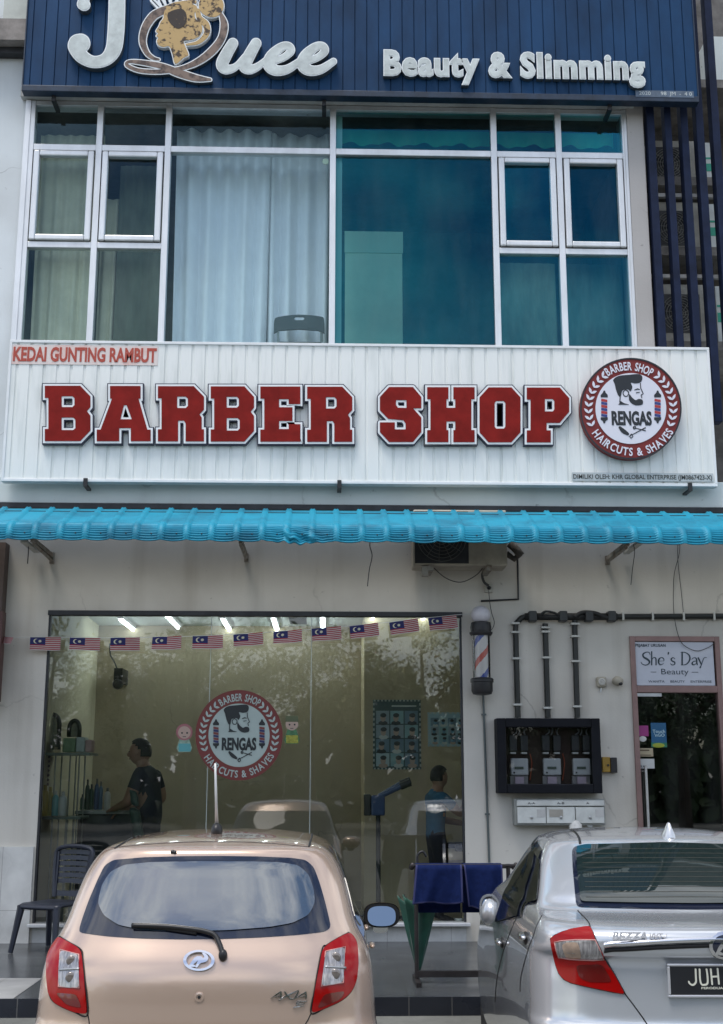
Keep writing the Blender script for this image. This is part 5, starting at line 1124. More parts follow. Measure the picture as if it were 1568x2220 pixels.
# ---- people
M_skin = mat('skin', (.30,.17,.11), .6, noise=.08, nscale=20); M_hair = mat('black_hair', (.010,.009,.009), .7, bump=.5, bscale=90)
def person(name_label, base, H, face, yaw_head, joints, mats, group=None):
    """joints: name -> (side, fwd, up) in fractions of H; face: facing direction angle of the body"""
    root = thing('person', name_label, 'person', base, group)
    ca, sa = math.cos(face), math.sin(face)
    def W(p): s_, f_, u_ = p; return Vector((base[0]+(f_*ca+s_*sa)*H, base[1]+(f_*sa-s_*ca)*H, base[2]+u_*H))
    J = dict(pelvis=(0,0,.53), waist=(0,.0,.60), chest=(0,-.005,.73), neckb=(0,.0,.825), neck=(0,.012,.855), head=(0,.022,.905), crown=(0,.018,.955),
      shl=(-.105,-.005,.805), shr=(.105,-.005,.805), ell=(-.13,.02,.64), elr=(.13,.02,.64), wrl=(-.12,.12,.54), wrr=(.12,.12,.54),
      hil=(-.055,0,.50), hir=(.055,0,.50), knl=(-.06,.015,.28), knr=(.06,.015,.28), anl=(-.06,-.005,.05), anr=(.06,-.005,.05), tol=(-.07,.085,.018), tor=(.07,.085,.018))
    J.update(joints)
    RD = dict(pelvis=(.085,.065), waist=(.078,.06), chest=(.092,.065), neckb=(.05,.045), neck=(.032,.034), head=(.046,.056), crown=(.036,.046), shl=(.045,.042), shr=(.045,.042), ell=(.030,.030), elr=(.030,.030), wrl=(.018,.020), wrr=(.018,.020),
      hil=(.058,.058), hir=(.058,.058), knl=(.040,.040), knr=(.040,.040), anl=(.024,.026), anr=(.024,.026), tol=(.022,.016), tor=(.022,.016))
    E = [('pelvis','waist'),('waist','chest'),('chest','neckb'),('neckb','neck'),('neck','head'),('head','crown'),('chest','shl'),('shl','ell'),('ell','wrl'),('chest','shr'),('shr','elr'),('elr','wrr'),('pelvis','hil'),('hil','knl'),('knl','anl'),('anl','tol'),('pelvis','hir'),('hir','knr'),('knr','anr'),('anr','tor')]
    # hands: palm and five fingers
    def hand(w, e, sgn, tagn):
        wv, ev = np.array(J[w]), np.array(J[e]); d = (wv-ev)/np.linalg.norm(wv-ev); side = np.cross(d, (0,0,1.0)); side /= max(np.linalg.norm(side), 1e-6); up = np.cross(side, d)
        pm = wv+d*.035; J[tagn+'p'] = tuple(pm); RD[tagn+'p'] = (.021,.013); E.append((w, tagn+'p'))
        for k in range(4):
            o = (k-1.5)*.0115; b = pm+d*.022+side*o; ln = [.036,.043,.045,.038][k]
            J[tagn+'a%d' % k] = tuple(b); J[tagn+'b%d' % k] = tuple(b+d*ln*.5-up*.006+side*o*.15); J[tagn+'c%d' % k] = tuple(b+d*ln*.85-up*.022+side*o*.2)
            for q, r in (('a',.0062),('b',.0055),('c',.0045)): RD[tagn+q+'%d' % k] = (r, r)
            E.extend([(tagn+'p', tagn+'a%d' % k), (tagn+'a%d' % k, tagn+'b%d' % k), (tagn+'b%d' % k, tagn+'c%d' % k)])
        J[tagn+'t'] = tuple(pm-side*sgn*.024+d*.008-up*.006); J[tagn+'u'] = tuple(pm-side*sgn*.032+d*.030-up*.010); RD[tagn+'t'] = (.0075,.0075); RD[tagn+'u'] = (.0055,.0055)
        E.extend([(tagn+'p', tagn+'t'), (tagn+'t', tagn+'u')])
    hand('wrl', 'ell', 1, 'hl'); hand('wrr', 'elr', -1, 'hr')
    names = list(J); idx = {n: i for i, n in enumerate(names)}
    me = bpy.data.meshes.new('body'); me.from_pydata([W(J[n]) for n in names], [(idx[a], idx[b]) for a, b in E], [])
    o = bpy.data.objects.new('body', me); COL.objects.link(o)
    o.modifiers.new('skin', 'SKIN').use_smooth_shade = True
    for n in names: v = me.skin_vertices[0].data[idx[n]]; v.radius = (RD[n][0]*H, RD[n][1]*H); v.use_root = (n == 'pelvis')
    sb = o.modifiers.new('sub', 'SUBSURF'); sb.levels = sb.render_levels = 2
    dg = bpy.context.evaluated_depsgraph_get(); m2 = bpy.data.meshes.new_from_object(o.evaluated_get(dg)); bpy.data.objects.remove(o)
    m2.name = 'body'; o = bpy.data.objects.new('body', m2); COL.objects.link(o); child(o, root)
    m2.materials.clear()
    for m in mats: m2.materials.append(m)
    segs = [(W(J[a]), W(J[b]), a, b) for a, b in E]
    hd = W(J['head'])
    for p in m2.polygons:
        c = p.center; best = None
        for a, b, na, nb_ in segs:
            d = b-a; t = max(0, min(1, (c-a).dot(d)/max(d.length_squared, 1e-9))); dist = (c-a-d*t).length
            if best is None or dist < best[0]: best = (dist, na, nb_, t)
        _, na, nb_, t = best; mi = 1
        if na in ('neckb','neck','head'): mi = 0
        if na in ('ell','elr'): mi = 0
        if na in ('shl','shr'): mi = 1 if t < .55 else 0
        if na[:2] in ('hl','hr') or nb_[:2] in ('hl','hr'): mi = 0
        if na in ('hil','hir','knl','knr') or (na == 'pelvis' and (nb_ in ('hil','hir') or t < .25)): mi = 2
        if na in ('anl','anr'): mi = 3
        p.material_index = mi; p.use_smooth = True
    # face, ears and hair, turned by yaw_head
    fa = face+yaw_head; f = Vector((math.cos(fa), math.sin(fa), 0)); r = Vector((math.sin(fa), -math.cos(fa), 0)); up = Vector((0,0,1)); c = hd+up*.012*H
    m = MB(); m.ell((0,0,0), .047, .060, .068, 20, 14)
    q = MB(); K = H
    sk = lambda lx, ly, lz: tuple(c+r*lx*K+f*ly*K+up*lz*K)
    q.add([sk(*v) for v in m.v], m.f, 0)
    for lx in (-.017, .017):
        e = MB(); e.ell((0,0,0), .006, .004, .004, 8, 6); q.add([sk(v[0]+lx, v[1]+.055, v[2]+.006) for v in e.v], e.f, 1)
        e = MB(); e.ell((0,0,0), .005, .009, .014, 8, 6); q.add([sk(v[0]+lx*2.85, v[1]-.002, v[2]-.002) for v in e.v], e.f, 0)
    e = MB(); e.ell((0,0,0), .006, .012, .014, 8, 6); q.add([sk(v[0], v[1]+.060, v[2]-.010) for v in e.v], e.f, 0)
    e = MB(); e.ell((0,0,0), .014, .004, .004, 10, 6); q.add([sk(v[0], v[1]+.056, v[2]-.034) for v in e.v], e.f, 2)
    ho = q.build('head', (mats[0], M_black, mat('lips', (.22,.09,.07), .5)), root, smooth='all')
    hm = MB(); e = MB(); e.ell((0,0,0), .0495, .0625, .066, 24, 16)
    keep = [i for i, v in enumerate(e.v)]
    F = [fc for fc in e.f if all((e.v[i][2] > .012+max(0, e.v[i][1])*.55) or (e.v[i][1] < .0 and e.v[i][2] > -.030) for i in fc)]
    hm.add([sk(v[0]*1.0, v[1], v[2]+.004+(.006 if v[2] > .02 else 0)) for v in e.v], F)
    h = hm.build('hair', M_hair, root, smooth='all'); md = h.modifiers.new('t', 'SOLIDIFY'); md.thickness = .008; md.offset = 1
    return root, W, J
M_navyshirt = mat('navy_shirt', (.012,.016,.028), .85, noise=.2, bump=.2, bscale=30); M_trous = mat('black_trousers', (.012,.012,.014), .85, bump=.2, bscale=30); M_reflshirt = mat('reflection_teal_shirt', (.025,.11,.19), .85, noise=.2, bump=.2, bscale=30)  # second barber's navy shirt carries the teal window reflection in its colour
bx = P(326,1650,.85)
person('barber in a dark navy polo shirt leaning over a chair at left', (bx.x, .85, ZF), 1.86, R_(168), R_(6), dict(chest=(0,.015,.735), neckb=(0,.03,.825), neck=(0,.045,.855), head=(0,.062,.900), crown=(0,.066,.948), shl=(-.10,.02,.80), shr=(.105,.01,.80), ell=(-.135,.07,.645), elr=(.145,-.03,.655), wrl=(-.03,.175,.615), wrr=(.07,.15,.60)), (M_skin, M_navyshirt, M_trous, M_black), 'barbers at work inside the shop')
bx = P(946,1700,1.0)
person('barber in a teal shirt with hand raised beside the pillar', (bx.x-.0, 1.0, ZF), 1.58, R_(12), R_(25), dict(shl=(-.135,0,.80), waist=(0,-.01,.62), shr=(.13,0,.80), elr=(.12,.13,.68), wrr=(.07,.20,.80), ell=(-.14,.05,.65), wrl=(-.06,.2,.62)), (M_skin, M_reflshirt, M_trous, M_black), 'barbers at work inside the shop')
# ---- barber chairs
def barber_chair(x, y, face, col, lab):
    root = thing('barber_chair', lab, 'barber chair', (x, y, ZF), 'barber chairs', local=True, rz=face)
    M = mat('chair_leather_'+lab[:8], col, .35, noise=.15)
    s = MB(); s.box(-.26,.26,-.25,.27,.46,.58); s.build('seat', M, root, bevel=.04)
    s = MB(); s.obox((0,.31,.86), (.25,0,0), (0,.05,.012), (0,.06,.29)); s.build('backrest', M, root, bevel=.04)
    s = MB(); s.obox((0,.38,1.25), (.14,0,0), (0,.04,.01), (0,.015,.08)); s.build('headrest', M, root, bevel=.03)
    for sx in (-1, 1): s = MB(); s.box(sx*.31-.04, sx*.31+.04, -.22, .28, .70, .76); s.tube([(sx*.31,.2,.5),(sx*.31,.2,.70)], .02, 8); s.build('armrest', M, root, bevel=.015)
    s = MB(); s.lathe([(.30,0),(.30,.03),(.08,.06),(.06,.46)], (0,0,0.001), 24); s.build('pedestal', M_chrome, root, smooth=True)
    s = MB(); s.box(-.2,.2,-.55,-.45,.14,.18); s.tube([(0,-.48,.16),(0,-.2,.46)], .025, 8); s.build('footrest', M_chrome, root)
a = P(372,1800,.75); barber_chair(a.x, .75, R_(95), (.010,.055,.040), 'dark green leather barber chair at the left of the shop')
a = P(965,1850,1.35); barber_chair(a.x+.25, 1.45, R_(-80), (.012,.013,.018), 'black leather barber chair beside the pillar')
# ---- hair steamer on a stand
Ys = 1.0; a = P(820,1745,Ys); root = thing('hair_steamer', 'black and blue hair steamer with two arms on a pole stand', 'steamer', (a.x, Ys, ZF)); k = .00489
s = MB(); s.box(a.x-30*k, a.x-16*k, Ys-.07, Ys+.1, a.z-22*k, a.z+22*k); s.build('rear_cover', M_black, root, bevel=.01)
s = MB(); s.box(a.x-15.5*k, a.x+14*k, Ys-.08, Ys+.11, a.z-22*k, a.z+20*k); s.build('head_box', mat('steamer_blue', (.02,.05,.13), .35), root, bevel=.02)
for dv, dy in ((0, -.05), (14, .10)):
    s = MB(); s.tube([P(822,1727,Ys+dy), P(866,1706-dv*.35,Ys+dy), P(886,1698-dv*.3,Ys+dy)], [.03,.03,.028], 10); s.tube([P(868,1705-dv*.35,Ys+dy), P(890,1696-dv*.3,Ys+dy)], .040, 10, 1); s.build('arm', (mat('steamer_blue', (.02,.05,.13), .35), M_black), root, smooth=True)
s = MB(); s.tube([(a.x, Ys, a.z-22*k), (a.x, Ys, ZF+.08)], .025, 10); s.build('pole', M_dark, root, smooth=True)
s = MB()
for q in range(5): s.tube([(a.x, Ys, ZF+.09), (a.x+.28*math.cos(q*1.257+.3), Ys+.28*math.sin(q*1.257+.3), ZF+.05)], .018, 6); s.ell((a.x+.28*math.cos(q*1.257+.3), Ys+.28*math.sin(q*1.257+.3), ZF+.03), .028,.028,.028, 8,6)
s.build('base', M_dark, root)
# waiting bench
a = P(560,1900,2.3); root = thing('waiting_bench', 'low dark bench along the back wall of the shop', 'bench', (a.x, 2.75, ZF)); s = MB(); s.box(a.x-.9, a.x+.9, 2.5, 3.0, ZF+.38, ZF+.46); s.build('seat', mat('bench_black', (.02,.02,.022), .4), root, bevel=.02)
for sx in (-.8, .8): s = MB(); s.box(a.x+sx-.03, a.x+sx+.03, 2.55, 2.95, ZF, ZF+.38); s.build('leg', M_steel, root)
# ================================================================== upstairs, behind the tinted glass
def curtain(x0, x1, z0, z1, Y, n, amp, m, lab, lean=0.0, gather=1.0):
    b = MB(); nx, nz = n*10, 14; V = []; rr = random.Random(int(x0*100)); ph = [rr.uniform(-.5,.5) for _ in range(n+2)]; am = [rr.uniform(.5,1.3) for _ in range(n+2)]
    for j in range(nz+1):
        t = j/nz
        for i in range(nx+1):
            s_ = i/nx; q = s_*n; k = int(q); A = am[k]*(1-(q-k))+am[k+1]*(q-k)
            y = Y+amp*A*math.sin(q*2*math.pi+ph[k]*.6)*(.55+.45*t)+.01*math.sin(q*9+t*2)*t
            V.append((x0+(x1-x0)*(s_*(1-.06*t*gather)+.03*t*gather)+lean*t*(1-s_), y, z1-(z1-z0)*t))
    b.add(V, [(j*(nx+1)+i, j*(nx+1)+i+1, (j+1)*(nx+1)+i+1, (j+1)*(nx+1)+i) for j in range(nz) for i in range(nx)])
    o = b.build('curtain', m, None, smooth='all'); md = o.modifiers.new('t', 'SOLIDIFY'); md.thickness = .004; return tag(o, lab, 'curtain', 'curtains in the upstairs windows')
M_cw = mat('pale_curtain', (.86,.87,.90), .9, noise=.04); M_co = mat('cream_curtain', (.62,.58,.42), .9, noise=.1)
curtain(Xs[2]+.04, PX(560,600,.35)+.12, UZ0-.05, UZ1-.1, .36, 5, .085, M_cw, 'pale curtain with soft folds, left half of the large left pane')
curtain(PX(560,600,.35)-.02, Xs[3]-.02, UZ0-.05, UZ1-.1, .44, 4, .09, M_cw, 'pale curtain pulled sideways, right half of the large left pane', .0)
curtain(Xs[0]+.02, Xs[1]+.0, UZ0-.05, UZ1-.22, .30, 6, .03, M_co, 'cream curtain behind the leftmost upstairs casement')
curtain(Xs[1]-.03, Xs[1]+.16, UZ0-.05, PZ(200,430,.4), .42, 2, .02, M_co, 'narrow edge of cream curtain behind the second casement')
# green valance
b = MB(); nx = 120; V = []; xA, xB = Xs[3]+.06, Xs[6]-.06
for j in range(4):
    for i in range(nx+1): s_ = i/nx; V.append((xA+(xB-xA)*s_, .24+.025*math.sin(s_*95)*(j/3), UZ1-.13-.17*j/3+.018*math.sin(s_*47)*(j/3)))
b.add(V, [(j*(nx+1)+i, j*(nx+1)+i+1, (j+1)*(nx+1)+i+1, (j+1)*(nx+1)+i) for j in range(3) for i in range(nx)])
o = b.build('valance', mat('green_valance', (.10,.42,.22), .85), None, smooth='all'); tag(o, 'wavy green valance along the top of the right upstairs windows', 'valance')
# door-like pale board and slim edge strip by the mullion
s = MB(); s.box(PX(748,650,.22), PX(873,650,.22), .22, .25, UZ0-.05, PZ(810,505,.22)); o = s.build('board', mat('pale_green_board', (.86,.88,.62), .7, noise=.06), None, bevel=.004); tag(o, 'pale green board standing behind the large right pane', 'board')
s = MB(); s.box(PX(748,540,.22)-.004, PX(873,540,.22)+.004, .205, .2195, PZ(810,549,.22), PZ(810,503,.22)); s.build('flap', mat('board_flap', (.74,.82,.58), .7), o)
s = MB(); s.box(Xs[3]+.034, Xs[3]+.10, .075, .10, UZ0-.05, UZ1-.06); o = s.build('lit_curtain_edge', mat('lit_edge_mint', (.70,.92,.82), .6), None); tag(o, 'thin mint strip of a folded blind beside the middle mullion', 'blind')  # pale mint holds the light falling on a curtain edge
# dark back of a chair at the foot of the curtain
Yq = .17; a = P(650,743,Yq); root = thing('office_chair', 'dark moulded chair back standing before the pale curtain', 'chair', (a.x, Yq+.1, UZ0-.08)); M = mat('chair_charcoal', (.03,.05,.055), .5)
b = MB(); plate(b, px_loops(art([('p', smooth_pts([(594,722),(595,695),(604,687),(648,682),(695,686),(703,694),(704,722)], 3)[:-1]+[(704,722),(690,716),(648,713),(606,716)])], 0, .5, [('s', [(642,690),(656,690)], [4,4])]), Yq), Yq+.03, .03); b.build('backrest', M, root, bevel=.004)
b = MB(); b.box(PX(599,720,Yq), PX(700,720,Yq), Yq+.04, Yq+.45, UZ0-.1, PZ(650,736,Yq)); b.build('seat', M, root, bevel=.03)
b = MB()
for u in (603, 697): b.tube([P(u,715,Yq+.02), P(u,742,Yq+.06)], .014, 8)
b.build('uprights', mat('chair_pale_tube', (.35,.38,.37), .4), root)
b = MB(); c_ = P(706,352,.02); b.lathe([(.034,0),(.034,.004)], (c_.x, .005, c_.z), 20, axis='y'); tag(b.build('suction_sticker', mat('mint_disc', (.35,.52,.42), .5), None), 'round pale sticker in the top corner of the large left pane', 'sticker')

def blind(x0, x1, z0, z1, Y, col, lab):
    b = MB(); n = 24; V = [(x0+(x1-x0)*i/n, Y+.006*math.sin(i*1.7)+.004*math.sin(i*.6), z) for z in (z0, (z0+z1)/2, z1) for i in range(n+1)]
    b.add(V, [(j*(n+1)+i, j*(n+1)+i+1, (j+1)*(n+1)+i+1, (j+1)*(n+1)+i) for j in range(2) for i in range(n)]); o = b.build('roller_blind', mat(lab[:24], col, .85, noise=.35, nscale=2.5, stretch=(2,1,.6)), None, smooth='all')
    md = o.modifiers.new('t', 'SOLIDIFY'); md.thickness = .003; tag(o, lab, 'blind', 'blinds in the upstairs windows')
blind(Xs[1]+.17, Xs[2]-.02, UZ0-.05, ZA-.0, .36, (.15,.165,.115), 'dull olive blind behind the second upstairs casement from the left')
blind(Xs[4]+.02, Xs[5]-.02, UZ0-.05, ZB+.0, .30, (.22,.27,.21), 'stained grey green film blind behind the lower pane left of the last')
blind(Xs[5]+.02, Xs[6]-.02, UZ0-.05, ZB+.0, .31, (.18,.24,.20), 'grey green film blind behind the rightmost lower pane')
# ================================================================== parked cars
def paint(name, col, metal, rough, flake=.06):
    m = mat(name, col, rough, metal, coat=1.0); t = m.node_tree; b = t.nodes['Principled BSDF']
    c = t.nodes.new('ShaderNodeTexCoord'); n = t.nodes.new('ShaderNodeTexNoise'); n.inputs['Scale'].default_value = 2.0; n.inputs['Detail'].default_value = 9
    t.links.new(c.outputs['Object'], n.inputs['Vector'])
    mr = t.nodes.new('ShaderNodeMapRange'); mr.inputs['To Min'].default_value = rough*.75; mr.inputs['To Max'].default_value = rough*1.35; t.links.new(n.outputs['Fac'], mr.inputs['Value']); t.links.new(mr.outputs['Result'], b.inputs['Roughness'])
    return m
def dark_glass(name, col, ior=2.2, rough=.02):
    m = mat(name, col, rough); b = m.node_tree.nodes['Principled BSDF']; b.inputs['IOR'].default_value = ior; return m
M_lamp = mat('lamp_red', (.30,.003,.003), .12, coat=.15, spec=.25); M_lampd = mat('lamp_red_dark', (.12,.004,.004), .15, coat=1.0)
M_clear = mat('lamp_clear', (.38,.36,.36), .12, .35, coat=1.0, noise=.45, nscale=40, lo=.4, hi=.6, stretch=(3,1,.4)); M_amber = mat('lamp_amber', (.42,.30,.22), .15, coat=1.0, noise=.3, nscale=30)
M_gap = mat('panel_gap', (.006,.006,.007), .7); M_trim = mat('black_trim', (.012,.012,.013), .4)
class Car:
    def __init__(s, name, label, loc, yaw, rows, body_mat, wheels, taper=0.0, group=None, nr=3.2, Lr=.40, Lf=.55):
        s.root = thing(name, label, 'car', loc, group, local=True, rz=yaw)
        s.M = Matrix.Translation(loc) @ Matrix.Rotation(yaw, 4, 'Z'); s.Mi = s.M.inverted(); s.loc = Vector(loc)
        R = np.array([list(r)+([Lr] if len(r) == 4 else []) for r in rows], float); zs_ = R[:, 0]
        # monotone (pchip-like) interpolation between the rows
        zq = []
        for a, b in zip(zs_[:-1], zs_[1:]): zq += list(np.linspace(a, b, max(3, int((b-a)/.012)))[:-1])
        zq.append(zs_[-1]); zq = np.array(zq)
        def pch(y):
            h = np.diff(zs_); d = np.diff(y)/h; m_ = np.zeros(len(y)); m_[0], m_[-1] = d[0], d[-1]
            for i in range(1, len(y)-1):
                if d[i-1]*d[i] > 0: w1, w2 = 2*h[i]+h[i-1], h[i]+2*h[i-1]; m_[i] = (w1+w2)/(w1/d[i-1]+w2/d[i])
            k = np.clip(np.searchsorted(zs_, zq, 'right')-1, 0, len(h)-1); t = (zq-zs_[k])/h[k]
            return (2*t**3-3*t*t+1)*y[k]+(t**3-2*t*t+t)*h[k]*m_[k]+(-2*t**3+3*t*t)*y[k+1]+(t**3-t*t)*h[k]*m_[k+1]
        w, yr, yf, lr = [pch(R[:, i]) for i in (1, 2, 3, 4)]
        nR, nS, nF = 30, 14, 16; V = []; ring = 2*(nR+nS+nF)
        for i in range(len(zq)):
            half = []
            l1 = min(lr[i], (yf[i]-yr[i])*.45); l2 = min(Lf, (yf[i]-yr[i])*.45); e = 2/nr
            for k in range(nR):
                th = (k+.5)/nR*math.pi/2; th = math.pi/2*(1-(1-(k+.5)/nR)**1.0)
                x = w[i]*math.sin(th)**e; half.append((x, yr[i]+l1*(1-math.cos(th)**e)+.028*(x/max(w[i], .01))**2*min(1, w[i]/.6)))
            ya, yb = yr[i]+l1+.028, yf[i]-l2
            for k in range(nS): t = k/(nS-1); half.append((w[i]*(1+.012*math.sin(math.pi*t)), ya+(yb-ya)*t))
            for k in range(nF): th = (k+1)/(nF+.5)*math.pi/2; half.append((w[i]*math.cos(th)**(2/2.6), yb+l2*math.sin(th)**(2/2.6)))
            half = [(x*(1-taper*max(0, (y-1.2)/2.4)**2), y) for x, y in half]
            V += [(x, y, zq[i]) for x, y in half]+[(-x, y, zq[i]) for x, y in reversed(half)]
        m = MB(); n = len(zq)
        F = [(i*ring+k, i*ring+(k+1) % ring, (i+1)*ring+(k+1) % ring, (i+1)*ring+k) for i in range(n-1) for k in range(ring)]
        F += [tuple(range(ring-1, -1, -1)), tuple((n-1)*ring+k for k in range(ring))]
        m.add(V, F); o = m.build('body', (body_mat, M_trim), s.root, smooth='all')
        s.bvh = BVHTree.FromPolygons([Vector(v) for v in V], F)
        # wheel arches cut out of the shell
        for (x, y, r) in wheels:
            cb = MB(); cb.tube([(x-.22 if x > 0 else x-.12, y, r+.02), (x+.12 if x > 0 else x+.22, y, r+.02)], r+.055, 32, 0); c = cb.build('cut', M_trim)
            bo = o.modifiers.new('arch', 'BOOLEAN'); bo.operation = 'DIFFERENCE'; bo.object = c; bo.solver = 'EXACT'
            dg = bpy.context.evaluated_depsgraph_get(); m2 = bpy.data.meshes.new_from_object(o.evaluated_get(dg)); old = o.data; o.modifiers.clear(); o.data = m2; bpy.data.meshes.remove(old); bpy.data.objects.remove(c)
        o.data.name = 'body'; s.body = o
        for p in o.data.polygons: p.use_smooth = True
        o.data.set_sharp_from_angle(angle=R_(50))
        for (x, y, r) in wheels:
            sg = 1 if x > 0 else -1; t = MB(); t.lathe([(r*.62,-.09),(r*.9,-.095),(r,-.07),(r,.07),(r*.9,.095),(r*.62,.09)], (x-sg*.09, y, r+.02), 36, axis='x'); wh = t.build('wheel', M_rub, s.root, smooth=True)
            q = MB(); q.lathe([(r*.6,-.05),(r*.6,.05),(r*.55,.06),(r*.5,.03),(r*.12,.045),(r*.05,.05)], (x-sg*.09, y, r+.02), 30, axis='x'); rm = q.build('rim', M_steel, wh, smooth=True)
            if sg < 0:
                for v in rm.data.vertices: v.co.x = 2*(x-sg*.09)-v.co.x
    def hit(s, u, v):
        o = s.Mi @ CAM; d = (s.Mi.to_3x3() @ ray(u, v)).normalized(); h = s.bvh.ray_cast(o, d)
        if h[0] is None:
            for k in range(1, 60):      # the outline just misses the shell: take the nearest point towards the car
                d2 = (s.Mi.to_3x3() @ ray(u, v+k*1.0)).normalized(); h = s.bvh.ray_cast(o, d2)
                if h[0]: break
            else:
                h = s.bvh.find_nearest(o+d*5.6)
        return h[0], h[1]
    def hits(s, pts): return [s.hit(u, v)[0] for u, v in pts]
    def proj(s, axis, a, b):
        if axis == 'rear': o, d = Vector((a, -3, b)), Vector((0, 1, 0))
        elif axis == 'front': o, d = Vector((a, 9, b)), Vector((0, -1, 0))
        elif axis == 'right': o, d = Vector((3, a, b)), Vector((-1, 0, 0))
        else: o, d = Vector((-3, a, b)), Vector((1, 0, 0))
        h = s.bvh.ray_cast(o, d)
        if h[0] is None: h = s.bvh.find_nearest(o+d*3)
        return h[0], h[1]
    def patch(s, name, outline, m, off=.003, axis='rear', step=.03, parent=None, thick=.004, rounding=2):
        pts = outline
        if rounding: pts = round_poly(outline, rounding)
        P2 = [];
        for i in range(len(pts)):
            a, b = np.array(pts[i]), np.array(pts[(i+1) % len(pts)]); k = max(1, int(np.linalg.norm(b-a)/step))
            P2 += [tuple(a+(b-a)*t/k) for t in range(k)]
        arr = np.array(P2); lo, hi = arr.min(0), arr.max(0); n = len(P2); E = [(i, (i+1) % n) for i in range(n)]
        inner = [(x, y) for x in np.arange(lo[0]+step/2, hi[0], step) for y in np.arange(lo[1]+step/2, hi[1], step)]
        # keep inner points inside and off the border
        def ins(p):
            c = False
            for i in range(n):
                a, b = P2[i], P2[(i+1) % n]
                if (a[1] > p[1]) != (b[1] > p[1]) and p[0] < (b[0]-a[0])*(p[1]-a[1])/(b[1]-a[1])+a[0]: c = not c
            return c and np.min(np.hypot(arr[:, 0]-p[0], arr[:, 1]-p[1])) > step*.4
        inner = [p for p in inner if ins(p)]
        r = geometry.delaunay_2d_cdt([Vector(p) for p in P2+inner], E, [], 1, 1e-6)
        vs = []
        for p in r[0]:
            c, nn = s.proj(axis, p.x, p.y); vs.append(c+nn*off)
        b = MB(); b.add(vs, [tuple(f) for f in r[2]]); o = b.build(name, m, parent or s.root, smooth='all')
        d = {'rear': Vector((0,-1,0)), 'front': Vector((0,1,0)), 'right': Vector((1,0,0)), 'left': Vector((-1,0,0))}[axis]
        if len(o.data.polygons) and sum((p.normal.dot(d)*p.area for p in o.data.polygons)) < 0: o.data.flip_normals()
        md = o.modifiers.new('t', 'SOLIDIFY'); md.thickness = thick; md.offset = -1
        es = o.modifiers.new('rim', 'EDGE_SPLIT'); es.split_angle = R_(45)
        return o
    def px2(s, pts, axis='rear'):
        return [((h.x, h.z) if axis in ('rear', 'front') else (h.y, h.z)) for h in s.hits(pts)]
    def line(s, name, pts, r, m, parent=None, lift=0.0, n=6, densify=True):
        q = smooth_pts(pts, 8) if densify else pts
        path = []
        for u, v in q: c, nn = s.hit(u, v); path.append(c+nn*lift)
        b = MB(); b.tube(path, r, n); return b.build(name, m, parent or s.root, smooth='all')
    def loft_line(s, name, pts3, r, m, axis, lift=0.0):
        path = []
        for a, b in smooth_pts(pts3, 8): c, nn = s.proj(axis, a, b); path.append(c+nn*lift)
        q = MB(); q.tube(path, r, 6); return q.build(name, m, s.root, smooth='all')
    def badge(s, name, loops, m, lift=.002, thick=.005, parent=None):
        me = curve_mesh(loops, .0)
        b = MB(); V = []
        for v in me.vertices: c, nn = s.hit(v.co.x, v.co.y); V.append(c+nn*(lift+thick))
        b.add(V, [tuple(p.vertices) for p in me.polygons]); bpy.data.meshes.remove(me); o = b.build(name, m, parent or s.root)
        if sum(p.normal.y*p.area for p in o.data.polygons) > 0: o.data.flip_normals()
        md = o.modifiers.new('t', 'SOLIDIFY'); md.thickness = thick; md.offset = -1; return o
    def text(s, name, body, u0, v0, u1, v1, m, bold=0.0, shear=0.0, lift=.002, thick=.004, parent=None):
        me = text_raw(body, bold, shear, 0.0); lo, hi = bounds(me); V = []
        for v in me.vertices:
            c, nn = s.hit(u0+(v.co.x-lo[0])/(hi[0]-lo[0])*(u1-u0), v1-(v.co.y-lo[1])/(hi[1]-lo[1])*(v1-v0)); V.append(c+nn*(lift+thick))
        b = MB(); b.add(V, [tuple(p.vertices) for p in me.polygons]); bpy.data.meshes.remove(me); o = b.build(name, m, parent or s.root)
        if sum(p.normal.y*p.area for p in o.data.polygons) > 0: o.data.flip_normals()
        md = o.modifiers.new('t', 'SOLIDIFY'); md.thickness = thick; md.offset = -1; return o
def round_poly(pts, n):     # Chaikin corner cutting
    for _ in range(n):
        q = []
        for i in range(len(pts)):
            a, b = np.array(pts[i]), np.array(pts[(i+1) % len(pts)]); L_ = np.linalg.norm(b-a); k = min(.25, .010/max(L_, 1e-6)) if L_ < 2 else min(.25, 5/max(L_, 1e-6))
            q += [tuple(a+(b-a)*k), tuple(b-(b-a)*k)]
        pts = q
    return pts
def mirror2(pts): return [(-x, y) for x, y in pts]
# ---------------------------------------------------------------- gold hatchback
rowsA = [(.18,.76,.10,3.30),(.32,.80,.02,3.40),(.52,.812,0,3.42),(.645,.815,.012,3.42),(.69,.812,.03,3.40),(.715,.808,.075,3.38),(.76,.803,.088,3.33),(.84,.798,.092,3.2),(.93,.79,.102,2.95),(1.0,.776,.122,2.75),(1.055,.756,.15,2.62),
  (1.10,.728,.175,2.52),(1.16,.703,.205,2.42),(1.25,.678,.255,2.28),(1.35,.645,.312,2.15),(1.42,.607,.35,2.05),(1.455,.575,.362,2.0),(1.472,.55,.375,1.97),(1.49,.505,.44,1.93),(1.507,.42,.58,1.85),(1.52,.28,.82,1.65),(1.525,.08,1.1,1.4)]
rowsA = [(r[0], r[1]*.96)+tuple(r[2:]) for r in rowsA]
YAx = -12+5.55
XA = PX(438,2084,YAx+.1)
A = Car('hatchback_car', 'light gold hatchback with red tail lamps parked nose in before the shop window', (XA, YAx, 0), 0, rowsA, paint('gold_paint', (.585,.435,.34), .50, .24), [(s_*.80, y, .27) for s_ in (-1, 1) for y in (.62, 2.75)])
zA = lambda pts: [(x/1.7818, y/1.7818+1780) for x, y in pts]
